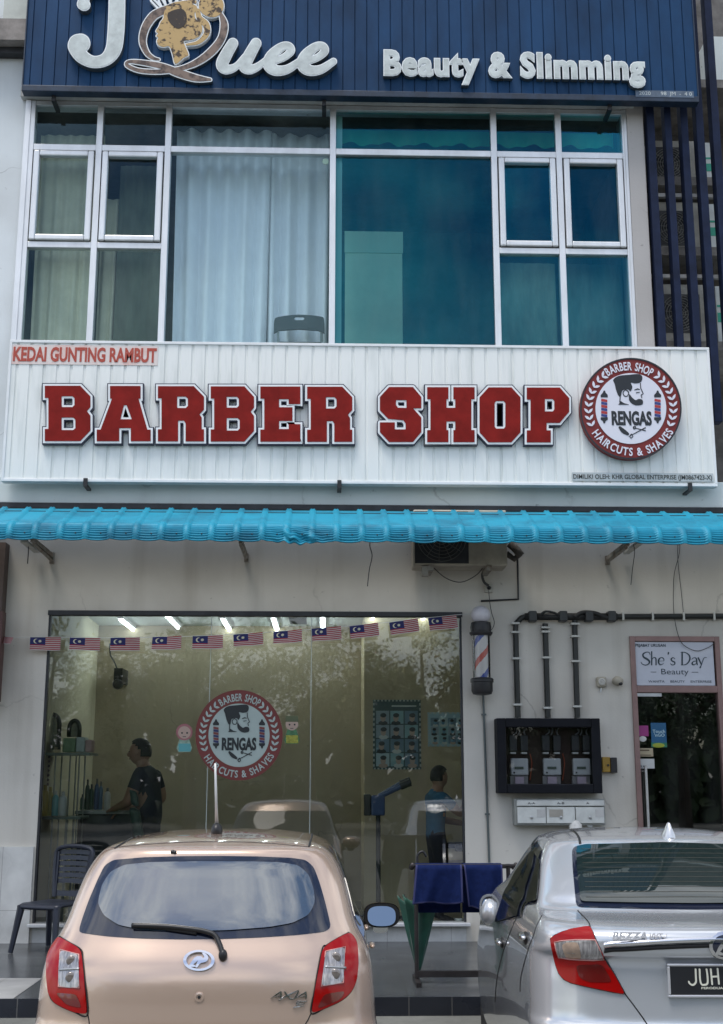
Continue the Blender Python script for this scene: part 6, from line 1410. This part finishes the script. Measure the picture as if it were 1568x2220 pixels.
M_frit = dark_glass('glass_frit', (.010,.014,.03), 1.7, .03)
M_rg = dark_glass('rear_glass', (.012,.030,.050), 2.7, .012)
gl = A.patch('rear_window', A.px2(zA([(304,430),(318,380),(345,305),(378,228),(405,172),(440,150),(560,140),(700,136),(860,135),(1000,137),(1120,142),(1180,150),(1212,178),(1235,240),(1255,310),(1272,380),(1278,412),(1255,428),(1150,440),(1000,450),(850,456),(700,457),(550,454),(420,446)])), M_frit, .002, step=.02)
A.patch('pane', A.px2(zA([(382,320),(398,250),(430,200),(485,172),(580,162),(760,157),(950,158),(1080,162),(1150,174),(1190,210),(1210,270),(1214,320),(1190,366),(1130,396),(1040,412),(880,424),(700,428),(560,424),(460,404),(405,368)])), M_rg, .010, parent=gl, rounding=3, step=.02)
for nm, out, ins, am in (('l', [(232,447),(270,470),(314,497),(321,530),(328,600),(340,746),(285,736),(215,702),(192,664),(186,600),(188,520),(205,485)], [(240,502),(310,520),(312,645),(234,640)], 0), ('r', [(1345,432),(1364,450),(1377,480),(1380,560),(1372,620),(1352,662),(1315,694),(1255,722),(1202,742),(1215,650),(1243,500),(1262,480),(1300,456)], [(1255,508),(1328,490),(1321,625),(1238,638)], 1)):
    tl = A.patch('tail_lamp', A.px2(zA(out)), M_lamp, .010, thick=.012, rounding=2, step=.02)
    A.patch('clear_lens', A.px2(zA(ins)), M_clear, .013, parent=tl, step=.02, rounding=2)
    A.patch('inner_reflector', A.px2(zA([(222,662),(300,668),(322,722),(262,708)] if nm == 'l' else [(1250,668),(1330,655),(1310,690),(1222,724)])), M_lampd, .0118, parent=tl, thick=.001, step=.02)
    q = MB(); q.tube([A.proj('rear', a, b)[0]+A.proj('rear', a, b)[1]*.0125 for a, b in A.px2(zA(ins+[ins[0]]))], .0035, 6); q.build('lens_rim', mat('lens_rim', (.50,.24,.22), .3), tl, smooth='all')
    cx = sum(p[0] for p in ins)/4; cy_ = sum(p[1] for p in ins)/4
    A.line('lens_divider', zA([(ins[0][0]-2, cy_), (ins[1][0]+2, cy_-4*(1-2*am))]), .005, M_steel, tl, .013)
    A.line('lamp_edge', zA(out+[out[0]]), .003, M_gap, tl, .004)
    q = MB(); h, nn = A.hit(*zA([(cx+5, cy_+28)])[0]); h2, _ = A.hit(*zA([(cx+8, cy_-36)])[0])
    q.ell(h+nn*.014, .022, .006, .022, 14, 8); q.ell(h2+nn*.014, .022, .006, .022, 14, 8); q.build('bulb', mat('bulb_smoke', (.20,.17,.15), .15, .3, coat=1), tl, smooth='all')
# tailgate seams
for pts in ([(340,748),(344,770),(346,800),(352,900)], [(1202,742),(1192,764),(1176,800),(1160,900)], [(432,104),(600,88),(800,80),(1000,84),(1195,100)]): A.line('panel_gap', zA(pts), .0028, M_gap, lift=-.0005)
A.line('roof_ditch', zA([(445,106),(480,84),(512,66),(540,55)]), .006, M_trim); A.line('roof_ditch', zA([(1194,98),(1200,76),(1204,60),(1206,49)]), .006, M_trim)
A.line('lower_crease', zA([(342,650),(500,690),(770,704),(1000,690),(1205,650)]), .002, mat('crease', (.42,.30,.22), .4, .5)) if False else None
# wiper
wp = A.line('wiper_arm', zA([(862,520),(848,478),(830,447),(790,432),(740,424),(640,414),(515,410)]), .011, M_trim, None, .022, 8)
A.line('wiper_blade', zA([(512,408),(600,414),(700,428),(760,436)]), .008, M_rub, wp, .012); q = MB(); h, nn = A.hit(*zA([(862,522)])[0]); q.ell(h+nn*.012, .020, .02, .026, 12, 8); q.build('wiper_hub', M_trim, wp, smooth='all')
# emblem: oval ring with a running stroke
def oval_badge(C, cu, cv, ru, rv, back=None):
    E = lambda k, n=40: [(cu+ru*k*math.cos(2*math.pi*i/n), cv+rv*k*math.sin(2*math.pi*i/n)) for i in range(n)]
    em = C.badge('emblem', [E(1.0), E(.80)] if back is None else [E(1.0)], M_chrome, thick=.012)
    if back is not None: C.badge('emblem_field', [E(.80)], back, lift=.003, thick=.0125, parent=em)
    a = art([stroke([(cu-ru*.62, cv+rv*.62),(cu-ru*.18, cv-rv*.12),(cu+ru*.1, cv-rv*.22)], [ru*.06, ru*.13, ru*.12]), stroke([(cu-ru*.5, cv+rv*.45),(cu-ru*.2, cv+rv*.55)], [ru*.10, ru*.03]), stroke([(cu-ru*.15, cv+rv*.6),(cu+ru*.05, cv+rv*.1),(cu+ru*.38, cv-rv*.08),(cu+ru*.46, cv-rv*.35),(cu+ru*.25, cv-rv*.75)], [ru*.05, ru*.12, ru*.14, ru*.12, ru*.05])], 0, .35)
    C.badge('emblem_stroke', a, M_chrome, thick=.010 if back is None else .017, parent=em); return em
oval_badge(A, 432, 2084, 34, 22)
# script badge
S_ = lambda pts, k=9.8, ox=560, oy=2120: [(x/k+ox, y/k+oy) for x, y in pts]
axs = [stroke(S_([(265,436),(370,360),(480,290)]), [.4,1.3,1.2], 3), stroke(S_([(480,290),(482,350),(482,420)]), [1.2,1.6,1.3], 3), stroke(S_([(370,405),(470,385)]), [.6,.8], 3), stroke(S_([(435,475),(620,370),(855,258)]), [.8,1.7,.7], 3), stroke(S_([(560,295),(640,400),(700,445),(770,440)]), [1.3,1.9,1.5,1.0], 3), stroke(S_([(845,290),(800,390),(770,440)]), [1.3,1.8,1.2], 3), stroke(S_([(810,430),(900,360),(1005,298)]), [.4,1.3,1.2], 3), stroke(S_([(1005,298),(1010,370),(1010,430)]), [1.2,1.5,1.1], 3), stroke(S_([(900,405),(1000,385)]), [.6,.8], 3)]
A.badge('model_badge', art(axs, 0, .3), M_chrome, thick=.006)
A.badge('model_badge', art([stroke(S_([(1020,495),(900,510),(820,560),(850,590)]), [.8,1.2,1.2,.6], 4), stroke(S_([(980,540),(900,555),(850,565)]), [.9,1.0,.6], 3), stroke(S_([(960,590),(850,605),(740,632),(790,600)]), [.6,1.0,.7,.5], 3), stroke(S_([(920,480),(830,500),(800,560)]), [.4,.9,.6], 3)], 0, .3), M_chrome, thick=.006)
q = MB(); h, nn = A.hit(*zA([(770,680)])[0]); q.lathe([(.022,0),(.021,.006),(.013,.008),(.011,.004)], (h.x, h.y+.001, h.z), 20, axis='y'); q.build('key_lock', A.body.data.materials[0], A.root, smooth=True)
q = MB(); q.ell((h.x, h.y-.005, h.z), .007,.003,.007, 10,6); q.build('key_slot', M_gap, A.root)
q = MB(); h, nn = A.hit(*zA([(668,120)])[0]); q.ell(h, .012,.010,.010, 10,7); h, nn = A.hit(*zA([(676,121)])[0]); q.ell(h, .010,.012,.009, 10,7); q.build('washer_nozzle', M_trim, A.root, smooth='all')
# faint window script
A.badge('window_script', art([stroke([(409,1900),(412,1895),(416,1897),(418,1902),(430,1902)], [.5]*5, 4), stroke([(433,1893),(445,1891.5),(454,1892),(452,1895),(440,1897),(436,1901)], [.7]*6, 4), stroke([(440,1898),(446,1903),(450,1906)], [.7,.9,.9], 3), stroke([(455,1900),(459,1896),(462,1898),(464,1896),(470,1895),(468,1900),(474,1898),(477,1903)], [.5]*8, 4), stroke([(479,1903),(483,1897),(488,1896),(490,1902),(496,1901)], [.5]*5, 4)], 0, .25), mat('faded_script', (.30,.36,.37), .5), lift=.006, thick=.001)
# roof antenna
h, nn = A.hit(470, 1807); q = MB(); q.ell(h+Vector((0,0,.015)), .030,.05,.040, 14, 9); an = q.build('antenna', M_trim, A.root, smooth='all')
yA = h.y; tp = A.Mi @ P(467, 1655, (A.M @ h).y-.03); q = MB(); q.tube([h+Vector((0,0,.03)), h*.55+tp*.45+Vector((0,0,.01)), tp], [.010,.007,.006], 10); q.build('antenna_rod', mat('rod_grey', (.50,.50,.49), .35, .3), an, smooth='all')
# side glazing, mirrors, handles on both flanks
M_sg = dark_glass('side_glass', (.010,.013,.013), 1.45, .04)
for ax, sg in (('right', 1), ('left', -1)):
    A.patch('side_window', [(.62,1.14),(.80,1.33),(.95,1.41),(1.42,1.44),(1.44,1.09),(.85,1.08)], M_sg, .004, ax); A.patch('side_window', [(1.50,1.09),(1.48,1.44),(1.72,1.42),(2.10,1.22),(2.32,1.08)], M_sg, .004, ax)
    for yy in (1.46, 2.40): A.loft_line('panel_gap', [(yy, .34), (yy+.02, .7), (yy, 1.06)], .003, M_gap, ax)
    for yy in (1.30, 2.1):
        q = MB(); h, nn = A.proj(ax, yy, .93); q.ell(h+nn*.022, .016, .075, .016, 12, 8); q.build('door_handle', A.body.data.materials[0], A.root, smooth='all')
Ym = YAx+2.15
def wing_mirror(C, u, v, hw, hh, Yw, shell, sg):
    c = C.Mi @ P(u, v, Yw); k = (P(u+1, v, Yw)-P(u, v, Yw)).x; w_, h_ = hw*k, hh*k
    q = MB(); N = 28
    def sup(t, a, b): e = .72; return (a*math.copysign(abs(math.cos(t))**e, math.cos(t)), b*math.copysign(abs(math.sin(t))**e, math.sin(t)))
    V = []; rings = [(0, .93), (.0, 1.0), (.03, 1.0), (.08, .88), (.12, .55), (.135, .1)]
    for dy, f in rings: V += [(c.x+sup(2*math.pi*i/N, w_*f, h_*f)[0], c.y+dy, c.z+sup(2*math.pi*i/N, w_*f, h_*f)[1]) for i in range(N)]
    q.add(V, [(j*N+i, j*N+(i+1) % N, (j+1)*N+(i+1) % N, (j+1)*N+i) for j in range(len(rings)-1) for i in range(N)]+[tuple(range(N))]); mr_ = q.build('wing_mirror', shell, C.root, smooth=True)
    q = MB(); q.add([(c.x+sup(2*math.pi*i/N, w_*.86, h_*.86)[0], c.y-.004, c.z+sup(2*math.pi*i/N, w_*.86, h_*.86)[1]) for i in range(N)], [tuple(range(N))]); o = q.build('mirror_frame', M_trim, mr_)
    q = MB(); q.add([(c.x+sup(2*math.pi*i/N, w_*.80, h_*.80)[0]-w_*.02, c.y-.026+.35*sup(2*math.pi*i/N, w_*.80, h_*.80)[1], c.z+sup(2*math.pi*i/N, w_*.80, h_*.80)[1]) for i in range(N)], [tuple(range(N))]); q.build('mirror_glass', mat('mirror_glass', (.36,.39,.41), .02, 1.0), mr_)
    q = MB(); q.tube([(c.x-sg*w_*.8, c.y+.05, c.z-h_*.75), (c.x-sg*(w_+.10), c.y+.08, c.z-h_*1.25)], [.035,.045], 8); q.build('mirror_arm', M_trim, mr_, smooth='all')
    return mr_, c, k
mr_, c, k = wing_mirror(A, 828, 1985, 38, 25, Ym, M_trim, 1)
q = MB(); N = 28; V = []
for dy, f in ((.004, 1.03), (.05, 1.0), (.09, .86), (.125, .5), (.14, .1)): V += [(c.x+38*k*f*math.copysign(abs(math.cos(2*math.pi*i/N))**.72, math.cos(2*math.pi*i/N)), c.y+dy, c.z+25*k*f*math.copysign(abs(math.sin(2*math.pi*i/N))**.72, math.sin(2*math.pi*i/N))+.003) for i in range(N)]
q.add(V, [(j*N+i, j*N+(i+1) % N, (j+1)*N+(i+1) % N, (j+1)*N+i) for j in range(4) for i in range(N)]); q.build('mirror_cap', A.body.data.materials[0], mr_, smooth='all')
q = MB(); N = 18; c2 = A.Mi @ P(825,2014,Ym); q.add([(c2.x+.045*math.copysign(abs(math.cos(2*math.pi*i/N))**.6, math.cos(2*math.pi*i/N)), c2.y+dy, c2.z+.024*math.sin(2*math.pi*i/N)) for dy in (0, .03) for i in range(N)], [tuple(range(N)), tuple(range(2*N-1, N-1, -1))]+[(i, (i+1) % N, N+(i+1) % N, N+i) for i in range(N)]); q.build('parking_mirror', mat('parking_mirror', (.55,.56,.55), .08, .8), A.root)
m2_, _, _ = wing_mirror(A, 702-(828-702)+2*(XA/(-0.0+ (Ym+12))*FPX), 1985, 38, 25, Ym, A.body.data.materials[0], -1)
# ---------------------------------------------------------------- silver saloon
rowsB = [(.18,.76,.10,3.45),(.30,.79,.02,3.52),(.50,.808,0,3.55),(.66,.81,0,3.55),(.735,.808,.012,3.53),(.76,.806,.04,3.50),(.84,.803,.052,3.42),(.93,.80,.06,3.3),(1.005,.796,.066,3.1),(1.03,.792,.060,3.02),(1.045,.788,.035,2.95),(1.085,.778,.020,2.86),(1.12,.768,.022,2.78),(1.15,.755,.050,2.70),
  (1.168,.742,.16,2.64,.30),(1.178,.733,.34,2.62,.24),(1.19,.722,.46,2.58,.22),(1.25,.695,.58,2.44,.21),(1.32,.668,.72,2.3,.21),(1.40,.63,.89,2.18,.22),(1.45,.595,1.0,2.1,.23),(1.475,.57,1.06,2.06,.25),(1.495,.52,1.14,2.0),(1.512,.43,1.28,1.92),(1.525,.28,1.45,1.8),(1.53,.08,1.62,1.66)]
YBz = -12+5.5; XB = PX(1570,2050,YBz+.02)
B = Car('saloon_car', 'silver saloon with dark number plate JUH parked beside the gold hatchback', (XB, YBz, 0), R_(-2.0), rowsB, paint('silver_paint', (.58,.60,.63), .50, .20), [(s_*.79, y, .28) for s_ in (-1, 1) for y in (.72, 2.80)], Lr=.42)
zB = lambda pts: [(x/2.667+980, y/2.667+1760) for x, y in pts]
lf = B.px2(zB([(722,552),(712,480),(700,350),(694,240),(700,208),(740,192)]))
M_rgB = dark_glass('saloon_rear_glass', (.012,.022,.022), 1.75, .02)
top = lf[-1]; bot = lf[0]
out = lf+[(0, top[1]+.012)]+mirror2(lf)[::-1]+[(0, bot[1]-.004)]
gB = B.patch('rear_window', out, M_frit, .002, step=.02)
lo2 = [(x*.955, bot[1]+.018+(z-bot[1])*.92) for x, z in out]; pB = B.patch('pane', lo2, M_rgB, .010, parent=gB, step=.02)
for k in range(11):
    z = bot[1]+.035+(top[1]-bot[1]-.06)*k/10; xw = .90*(abs(lf[0][0])+(abs(lf[3][0])-abs(lf[0][0]))*k/10)
    B.loft_line('reflection_streak', [(-xw, z), (0, z+.004), (xw, z)], .0009, mat('reflection_streak', (.10,.09,.07), .5), 'rear', .0108).parent = pB  # thin lines stand in for streaks reflected in the rear glass
tl = [(575,735),(598,716),(640,698),(700,682),(798,668),(818,705),(832,740),(858,795),(885,850),(940,940),(1003,1055),(930,1041),(840,1022),(760,1005),(690,988),(650,968),(622,935),(606,890),(594,840),(582,785)]
band = [(604,757),(640,748),(720,742),(832,742),(858,795),(880,848),(820,852),(740,850),(680,846),(624,838),(612,795)]
amb = [(640,760),(735,752),(752,835),(660,832)]
T2, Bd, Am = B.px2(zB(tl)), B.px2(zB(band)), B.px2(zB(amb))
for f in (lambda p: p, mirror2):
    t_ = B.patch('tail_lamp', f(T2), M_lamp, .010, thick=.012, step=.02); cl = B.patch('clear_lens', f(Bd), M_clear, .0135, parent=t_, step=.02); B.patch('amber_lens', f(Am), M_amber, .015, parent=t_, step=.02, thick=.002)
    Lw = [(760-100,862),(885,860),(935,945),(985,1035),(800,1000),(690,975)]; B.patch('inner_reflector', f(B.px2(zB([(720,885),(870,880),(930,985),(800,985),(740,960)]))), M_lampd, .0118, parent=t_, thick=.001, step=.02)
    q = MB(); q.tube([B.proj('rear', a, b)[0]+B.proj('rear', a, b)[1]*.0125 for a, b in f(Bd+[Bd[0]])], .0035, 6); q.build('lens_rim', mat('lens_rim', (.50,.24,.22), .3), t_, smooth='all')
    path = f(T2+[T2[0]]); q = MB(); q.tube([B.proj('rear', a, b)[0]+B.proj('rear', a, b)[1]*.004 for a, b in path], .004, 6); q.build('lamp_edge', M_gap, t_, smooth='all')
    e = f(B.px2(zB([(1003,1055),(1060,1130),(1120,1215),(1190,1330)]))); B.loft_line('panel_gap', e, .003, M_gap, 'rear'); e = f(B.px2(zB([(728,570),(770,615),(800,668)]))); B.loft_line('panel_gap', e, .003, M_gap, 'rear')
# chrome strip, dark tube painted as shade below, emblem
cs = B.px2(zB([(880,772),(930,764),(1000,762),(1250,747),(1500,738)])); ce = [(x, z) for x, z in cs]
zt0 = ce[-1][1]; full = ce+[(0, zt0)]+mirror2(ce)[::-1]
B.loft_line('chrome_strip', full, .0135, M_chrome, 'rear', .003)
B.loft_line('strip_shade', [(x, z-.024) for x, z in full], .011, M_gap, 'rear', -.003)
oval_badge(B, 1572, 2050, 36, 26, M_frit)
# number plate: board, frame and raised characters
pl_ = B.px2([(1449,2093),(1454,2150)]); xL = pl_[0][0]; z1, z0 = pl_[0][1], pl_[1][1]-.01
yP = min(B.proj('rear', xL, z0)[0].y, B.proj('rear', 0, z0)[0].y, B.proj('rear', 0, z1)[0].y)-.012
q = MB(); q.box(xL, -xL, yP, yP+.02, z0, z1); npb = q.build('number_plate', mat('plate_black', (.014,.015,.019), .35, noise=.3), B.root, bevel=.004)
q = MB(); t = .011
q.box(xL-t, -xL+t, yP-.006, yP+.015, z1, z1+t); q.box(xL-t, -xL+t, yP-.006, yP+.015, z0-t, z0); q.box(xL-t, xL, yP-.006, yP+.015, z0, z1); q.box(-xL, -xL+t, yP-.006, yP+.015, z0, z1)
q.build('plate_frame', mat('plate_frame', (.60,.60,.62), .25, .5), npb, bevel=.004)
Yw = (B.M @ Vector((xL, yP, z0))).y
lx = lambda u, v: (B.Mi @ P(u, v, Yw)).x; lz = lambda u, v: (B.Mi @ P(u, v, Yw)).z
q = MB()
def pst(pts, r): return stroke([(lx(u, v)*1000, -lz(u, v)*1000) for u, v in pts], [r]*len(pts), 5)
sh = [pst([(1507.5,2101),(1508,2118),(1508,2129),(1502,2135),(1495,2132),(1493,2128)], 3.6), pst([(1516,2101),(1517,2122),(1520,2133),(1527,2134.5),(1533,2131),(1533,2116),(1531,2101)], 3.6)]
sh2 = [pst([(1540,2100.5),(1543,2133)], 3.6), pst([(1554.5,2099.5),(1557.5,2132)], 3.6), pst([(1542,2117),(1555.5,2116)], 3.4)]
for shp in (sh[:1], sh[1:], sh2): plate(q, [[(x/1000, -y/1000) for x, y in lp] for lp in art(shp, 0, .9)], yP, .004)
q.build('lettering', mat('plate_white', (.70,.69,.58), .4), npb)
q = MB(); text_box(q, 'PERODUA', lx(1520,2140), lx(1567,2140), lz(1540,2144), lz(1540,2139), yP, thick=.002, bold=.02); q.build('small_lettering', mat('plate_white', (.7,.69,.58), .4), npb)
q = MB(); h, nn = B.hit(1550, 2068.5); q.ell(h+nn*.004, .010,.010,.012, 10, 7); q.build('camera_button', M_trim, B.root, smooth='all')
M_badge = mat('badge_silver', (.62,.62,.65), .3, .2); 
for body_, u0, v0, u1, v1, bo in (('BEZZA', 1321, 2019, 1399, 2035, .03), ('VVT-i', 1405, 2022, 1442, 2035, .012)):
    hh_ = B.hits([(u0,v0),(u1,v0),(u0,v1),(u1,v1),((u0+u1)/2,(v0+v1)/2)]); q = MB(); text_box(q, body_, hh_[0].x, hh_[1].x, min(hh_[2].z, hh_[3].z), max(hh_[0].z, hh_[1].z), min(h_.y for h_ in hh_)-.001, thick=.010, bold=bo, shear=.25); q.build('model_badge', M_badge, B.root)
# side windows seen from the kerb side, mirrored to the other flank
fw_ = B.px2(zB([(258,640),(298,510),(330,430),(372,352),(440,262),(505,228),(470,325),(430,440),(385,600)]), 'left'); rw_ = B.px2(zB([(412,606),(445,500),(480,390),(522,246),(566,236),(592,222),(590,300),(572,390),(545,520),(522,596)]), 'left')
sur = B.px2(zB([(258,640),(298,500),(340,405),(400,300),(460,222),(520,176),(600,158),(604,230),(590,330),(552,540),(524,604),(410,612)]), 'left')
def clamp_side(pts):
    out = []
    for y, z in pts:
        for _ in range(40):
            if abs(B.proj('left', y, z)[1].x) > .80: break
            y += .012
        out.append((y, z))
    return out
fw_, rw_, sur = clamp_side(fw_), clamp_side([(y+.015, z) for y, z in rw_]), clamp_side(sur)
for ax in ('left', 'right'):
    sw_ = B.patch('side_window', sur, M_frit, .002, ax, step=.02); B.patch('pane', fw_, M_sg, .011, ax, parent=sw_, step=.02); B.patch('pane', rw_, M_sg, .011, ax, parent=sw_, step=.02)
for pts in ([(520,600),(490,660),(470,720),(440,800),(400,950),(395,1040)], [(378,606),(352,660),(300,800),(262,960),(250,1100)]): B.line('panel_gap', zB(pts), .003, M_gap)
for u, v in ((430,726),(292,752)):
    q = MB(); h, nn = B.hit(*zB([(u,v)])[0]); q.ell(h+nn*.022, .020,.075,.018, 14,9); dh = q.build('door_handle', M_chrome, B.root, smooth='all'); q = MB(); q.ell(h+nn*.002+Vector((0,.0,-.004)), .012,.06,.032, 14,8); q.build('handle_cup', M_trim, dh, smooth='all')
B.line('roof_ditch', zB([(742,186),(735,150),(715,122),(692,108)]), .007, M_trim)
B.line('roof_ditch', [(1755,1812),(1758,1806),(1760,1800)], .007, M_trim) if False else None
h, nn = B.hit(1450, 1812); q = MB(); V = []; N = 14
for j, (t, w_, l_) in enumerate(((0,.040,.085),(.25,.032,.072),(.6,.018,.045),(.9,.010,.022),(1,.004,.008))):
    V += [(h.x+w_*math.cos(2*math.pi*i/N), h.y+.02-.03*t+l_*math.sin(2*math.pi*i/N), h.z-.008+.078*t) for i in range(N)]
q.add(V, [(j*N+i, j*N+(i+1) % N, (j+1)*N+(i+1) % N, (j+1)*N+i) for j in range(4) for i in range(N)]+[tuple(4*N+i for i in range(N))]); q.build('fin_antenna', B.body.data.materials[0], B.root, smooth='all')
wing_mirror(B, 1066, 1972, 26, 32, YBz+2.35, paint('silver_shell', (.50,.52,.55), .72, .27), -1)
q = MB(); q.ell(B.Mi @ P(1062,1978,YBz+2.36), .06,.10,.085, 16, 10); q.build('mirror_cap', B.body.data.materials[0], B.root, smooth='all')
# gauge and cap on the wall just above the saloon's roof
q = MB(); a = P(1278,1785,-.10); q.lathe([(.032,0),(.036,.01),(.036,.03),(.030,.034)], (a.x, -.10, a.z), 20, axis='y'); q.tube([(a.x,-.1,a.z),(a.x,-.001,a.z)], .012, 8); tag(q.build('pressure_gauge', mat('gauge_white', (.55,.56,.55), .4, noise=.15), None, smooth=True), 'small round white gauge on the wall under the letterbox', 'gauge')
q = MB(); a = P(1249,1795,-.14); q.lathe([(.055,-.09),(.062,-.04),(.062,.03),(.045,.065),(.02,.075)], (a.x, -.12, a.z), 18); q.lathe([(.010,.075),(.012,.10),(.006,.11)], (a.x,-.12,a.z), 10, 1); q.tube([(a.x,-.12,a.z),(a.x,-.001,a.z)], .02, 8)
tag(q.build('water_meter', (mat('meter_chalk', (.72,.71,.68), .5, noise=.2, nscale=20), M_black), None, smooth=True), 'chalky white dome shaped water meter on the wall under the letterbox', 'water meter')
# windscreens, lamps and grilles of both cars face the shop and show in its glass
for C, zb_, zt_w, wb, wt in ((A, .98, 1.38, .66, .56), (B, 1.02, 1.38, .68, .56)):
    C.patch('windscreen', [(-wb,zb_),(-wt,zt_w),(wt,zt_w),(wb,zb_)], M_sg, .004, 'front', step=.05)
    for sx in (-1, 1): C.patch('headlight', [(sx*.74,.62),(sx*.45,.60),(sx*.47,.70),(sx*.72,.76)], M_clear, .004, 'front', step=.05)
    C.patch('grille', [(-.4,.45),(.4,.45),(.45,.58),(-.45,.58)], M_trim, .004, 'front', step=.06)
# ================================================================== across the street (seen mirrored in the glass)
M_bark = mat('bark', (.10,.08,.06), .9, noise=.4, nscale=12, bump=.6)
M_leaf = mat('leaf_green', (.055,.10,.035), .55, noise=.5, nscale=1.2)
def make_tree(seed, H):
    rr = random.Random(seed); tr = thing('roadside_tree', '', 'tree', (0,0,0), 'trees across the street', local=True)
    b = MB(); b.tube([(0,0,0),(.06,.03,H*.2),(-.05,.05,H*.42),(.05,0,H*.7)], [.24,.18,.13,.05], 9)
    ends = []
    for k in range(11):
        a = k*2.4+rr.uniform(-.3,.3); z0 = H*rr.uniform(.22,.5); L_ = H*rr.uniform(.22,.40)
        p0 = Vector((0,0,z0)); p1 = p0+Vector((math.cos(a)*L_*.55, math.sin(a)*L_*.55, L_*.35)); p2 = p1+Vector((math.cos(a+.3)*L_*.4, math.sin(a+.3)*L_*.4, L_*.25)); b.tube([p0,p1,p2], [.075,.045,.015], 6); ends += [p1, p2, (p1+p2)/2]
    b.build('trunk', M_bark, tr, smooth=True)
    c = MB()
    for e in ends+[Vector((0,0,H*.8)), Vector((.3,.2,H*.72))]:
        for cl in range(4):
            o = e+Vector((rr.gauss(0,.55), rr.gauss(0,.55), rr.gauss(0,.40)))
            for l in range(75):
                p = o+Vector((rr.gauss(0,.30), rr.gauss(0,.30), rr.gauss(0,.22))); n = Vector((rr.gauss(0,1), rr.gauss(0,1), rr.gauss(.6,1))).normalized(); t = n.orthogonal().normalized(); t.rotate(Matrix.Rotation(rr.uniform(0,6.28), 3, n)); w_ = n.cross(t); s_ = rr.uniform(.05,.10)
                c.add([p-t*s_*1.3, p+w_*s_*.55, p+t*s_*1.3, p-w_*s_*.55], [(0,1,2,3)])
    c.build('crown', M_leaf, tr); return tr
base = make_tree(11, 8.6)
for k, (x, y, s_, rz, lb) in enumerate([(-9.5,-31,1.0,.2,'leftmost broad leafy tree across the street'),(-4.8,-33,1.12,1.4,'tall leafy tree opposite the gold hatchback'),(-.4,-31.5,.92,2.6,'smaller leafy tree facing the shop window'),(3.6,-33.5,1.08,4.1,'tall leafy tree opposite the towel rack'),(8.2,-31,.95,5.2,'leafy tree opposite the salon door'),(13,-33,1.1,.9,'rightmost leafy tree across the street'),(-15,-34,1.15,3.3,'farthest left tree across the street')]):
    t = base if k == 0 else copy_tree(base); t.location = (x, y, 0); t.rotation_euler = (0,0,rz); t.scale = (s_,s_,s_); t['label'] = lb
# dense far growth added behind them, blocks light from the low sky
rr = random.Random(4); c = MB()
for k in range(7000):
    x = rr.uniform(-34, 34); hmax = 4.7+1.1*math.sin(x*.7)+.7*math.sin(x*1.9+1); z = rr.uniform(0, hmax); y = -40+rr.uniform(-1.5, 1.5)
    n = Vector((rr.gauss(0,.5), rr.gauss(1,.3), rr.gauss(.3,.5))).normalized(); t = n.orthogonal().normalized(); t.rotate(Matrix.Rotation(rr.uniform(0,6.28), 3, n)); w_ = n.cross(t); s_ = rr.uniform(.25,.55); p = Vector((x,y,z))
    c.add([p-t*s_, p+w_*s_*.7, p+t*s_, p-w_*s_*.7], [(0,1,2,3)])
o = c.build('undergrowth', M_leaf); tag(o, 'dense green undergrowth behind the trees across the street', None, None, 'stuff')
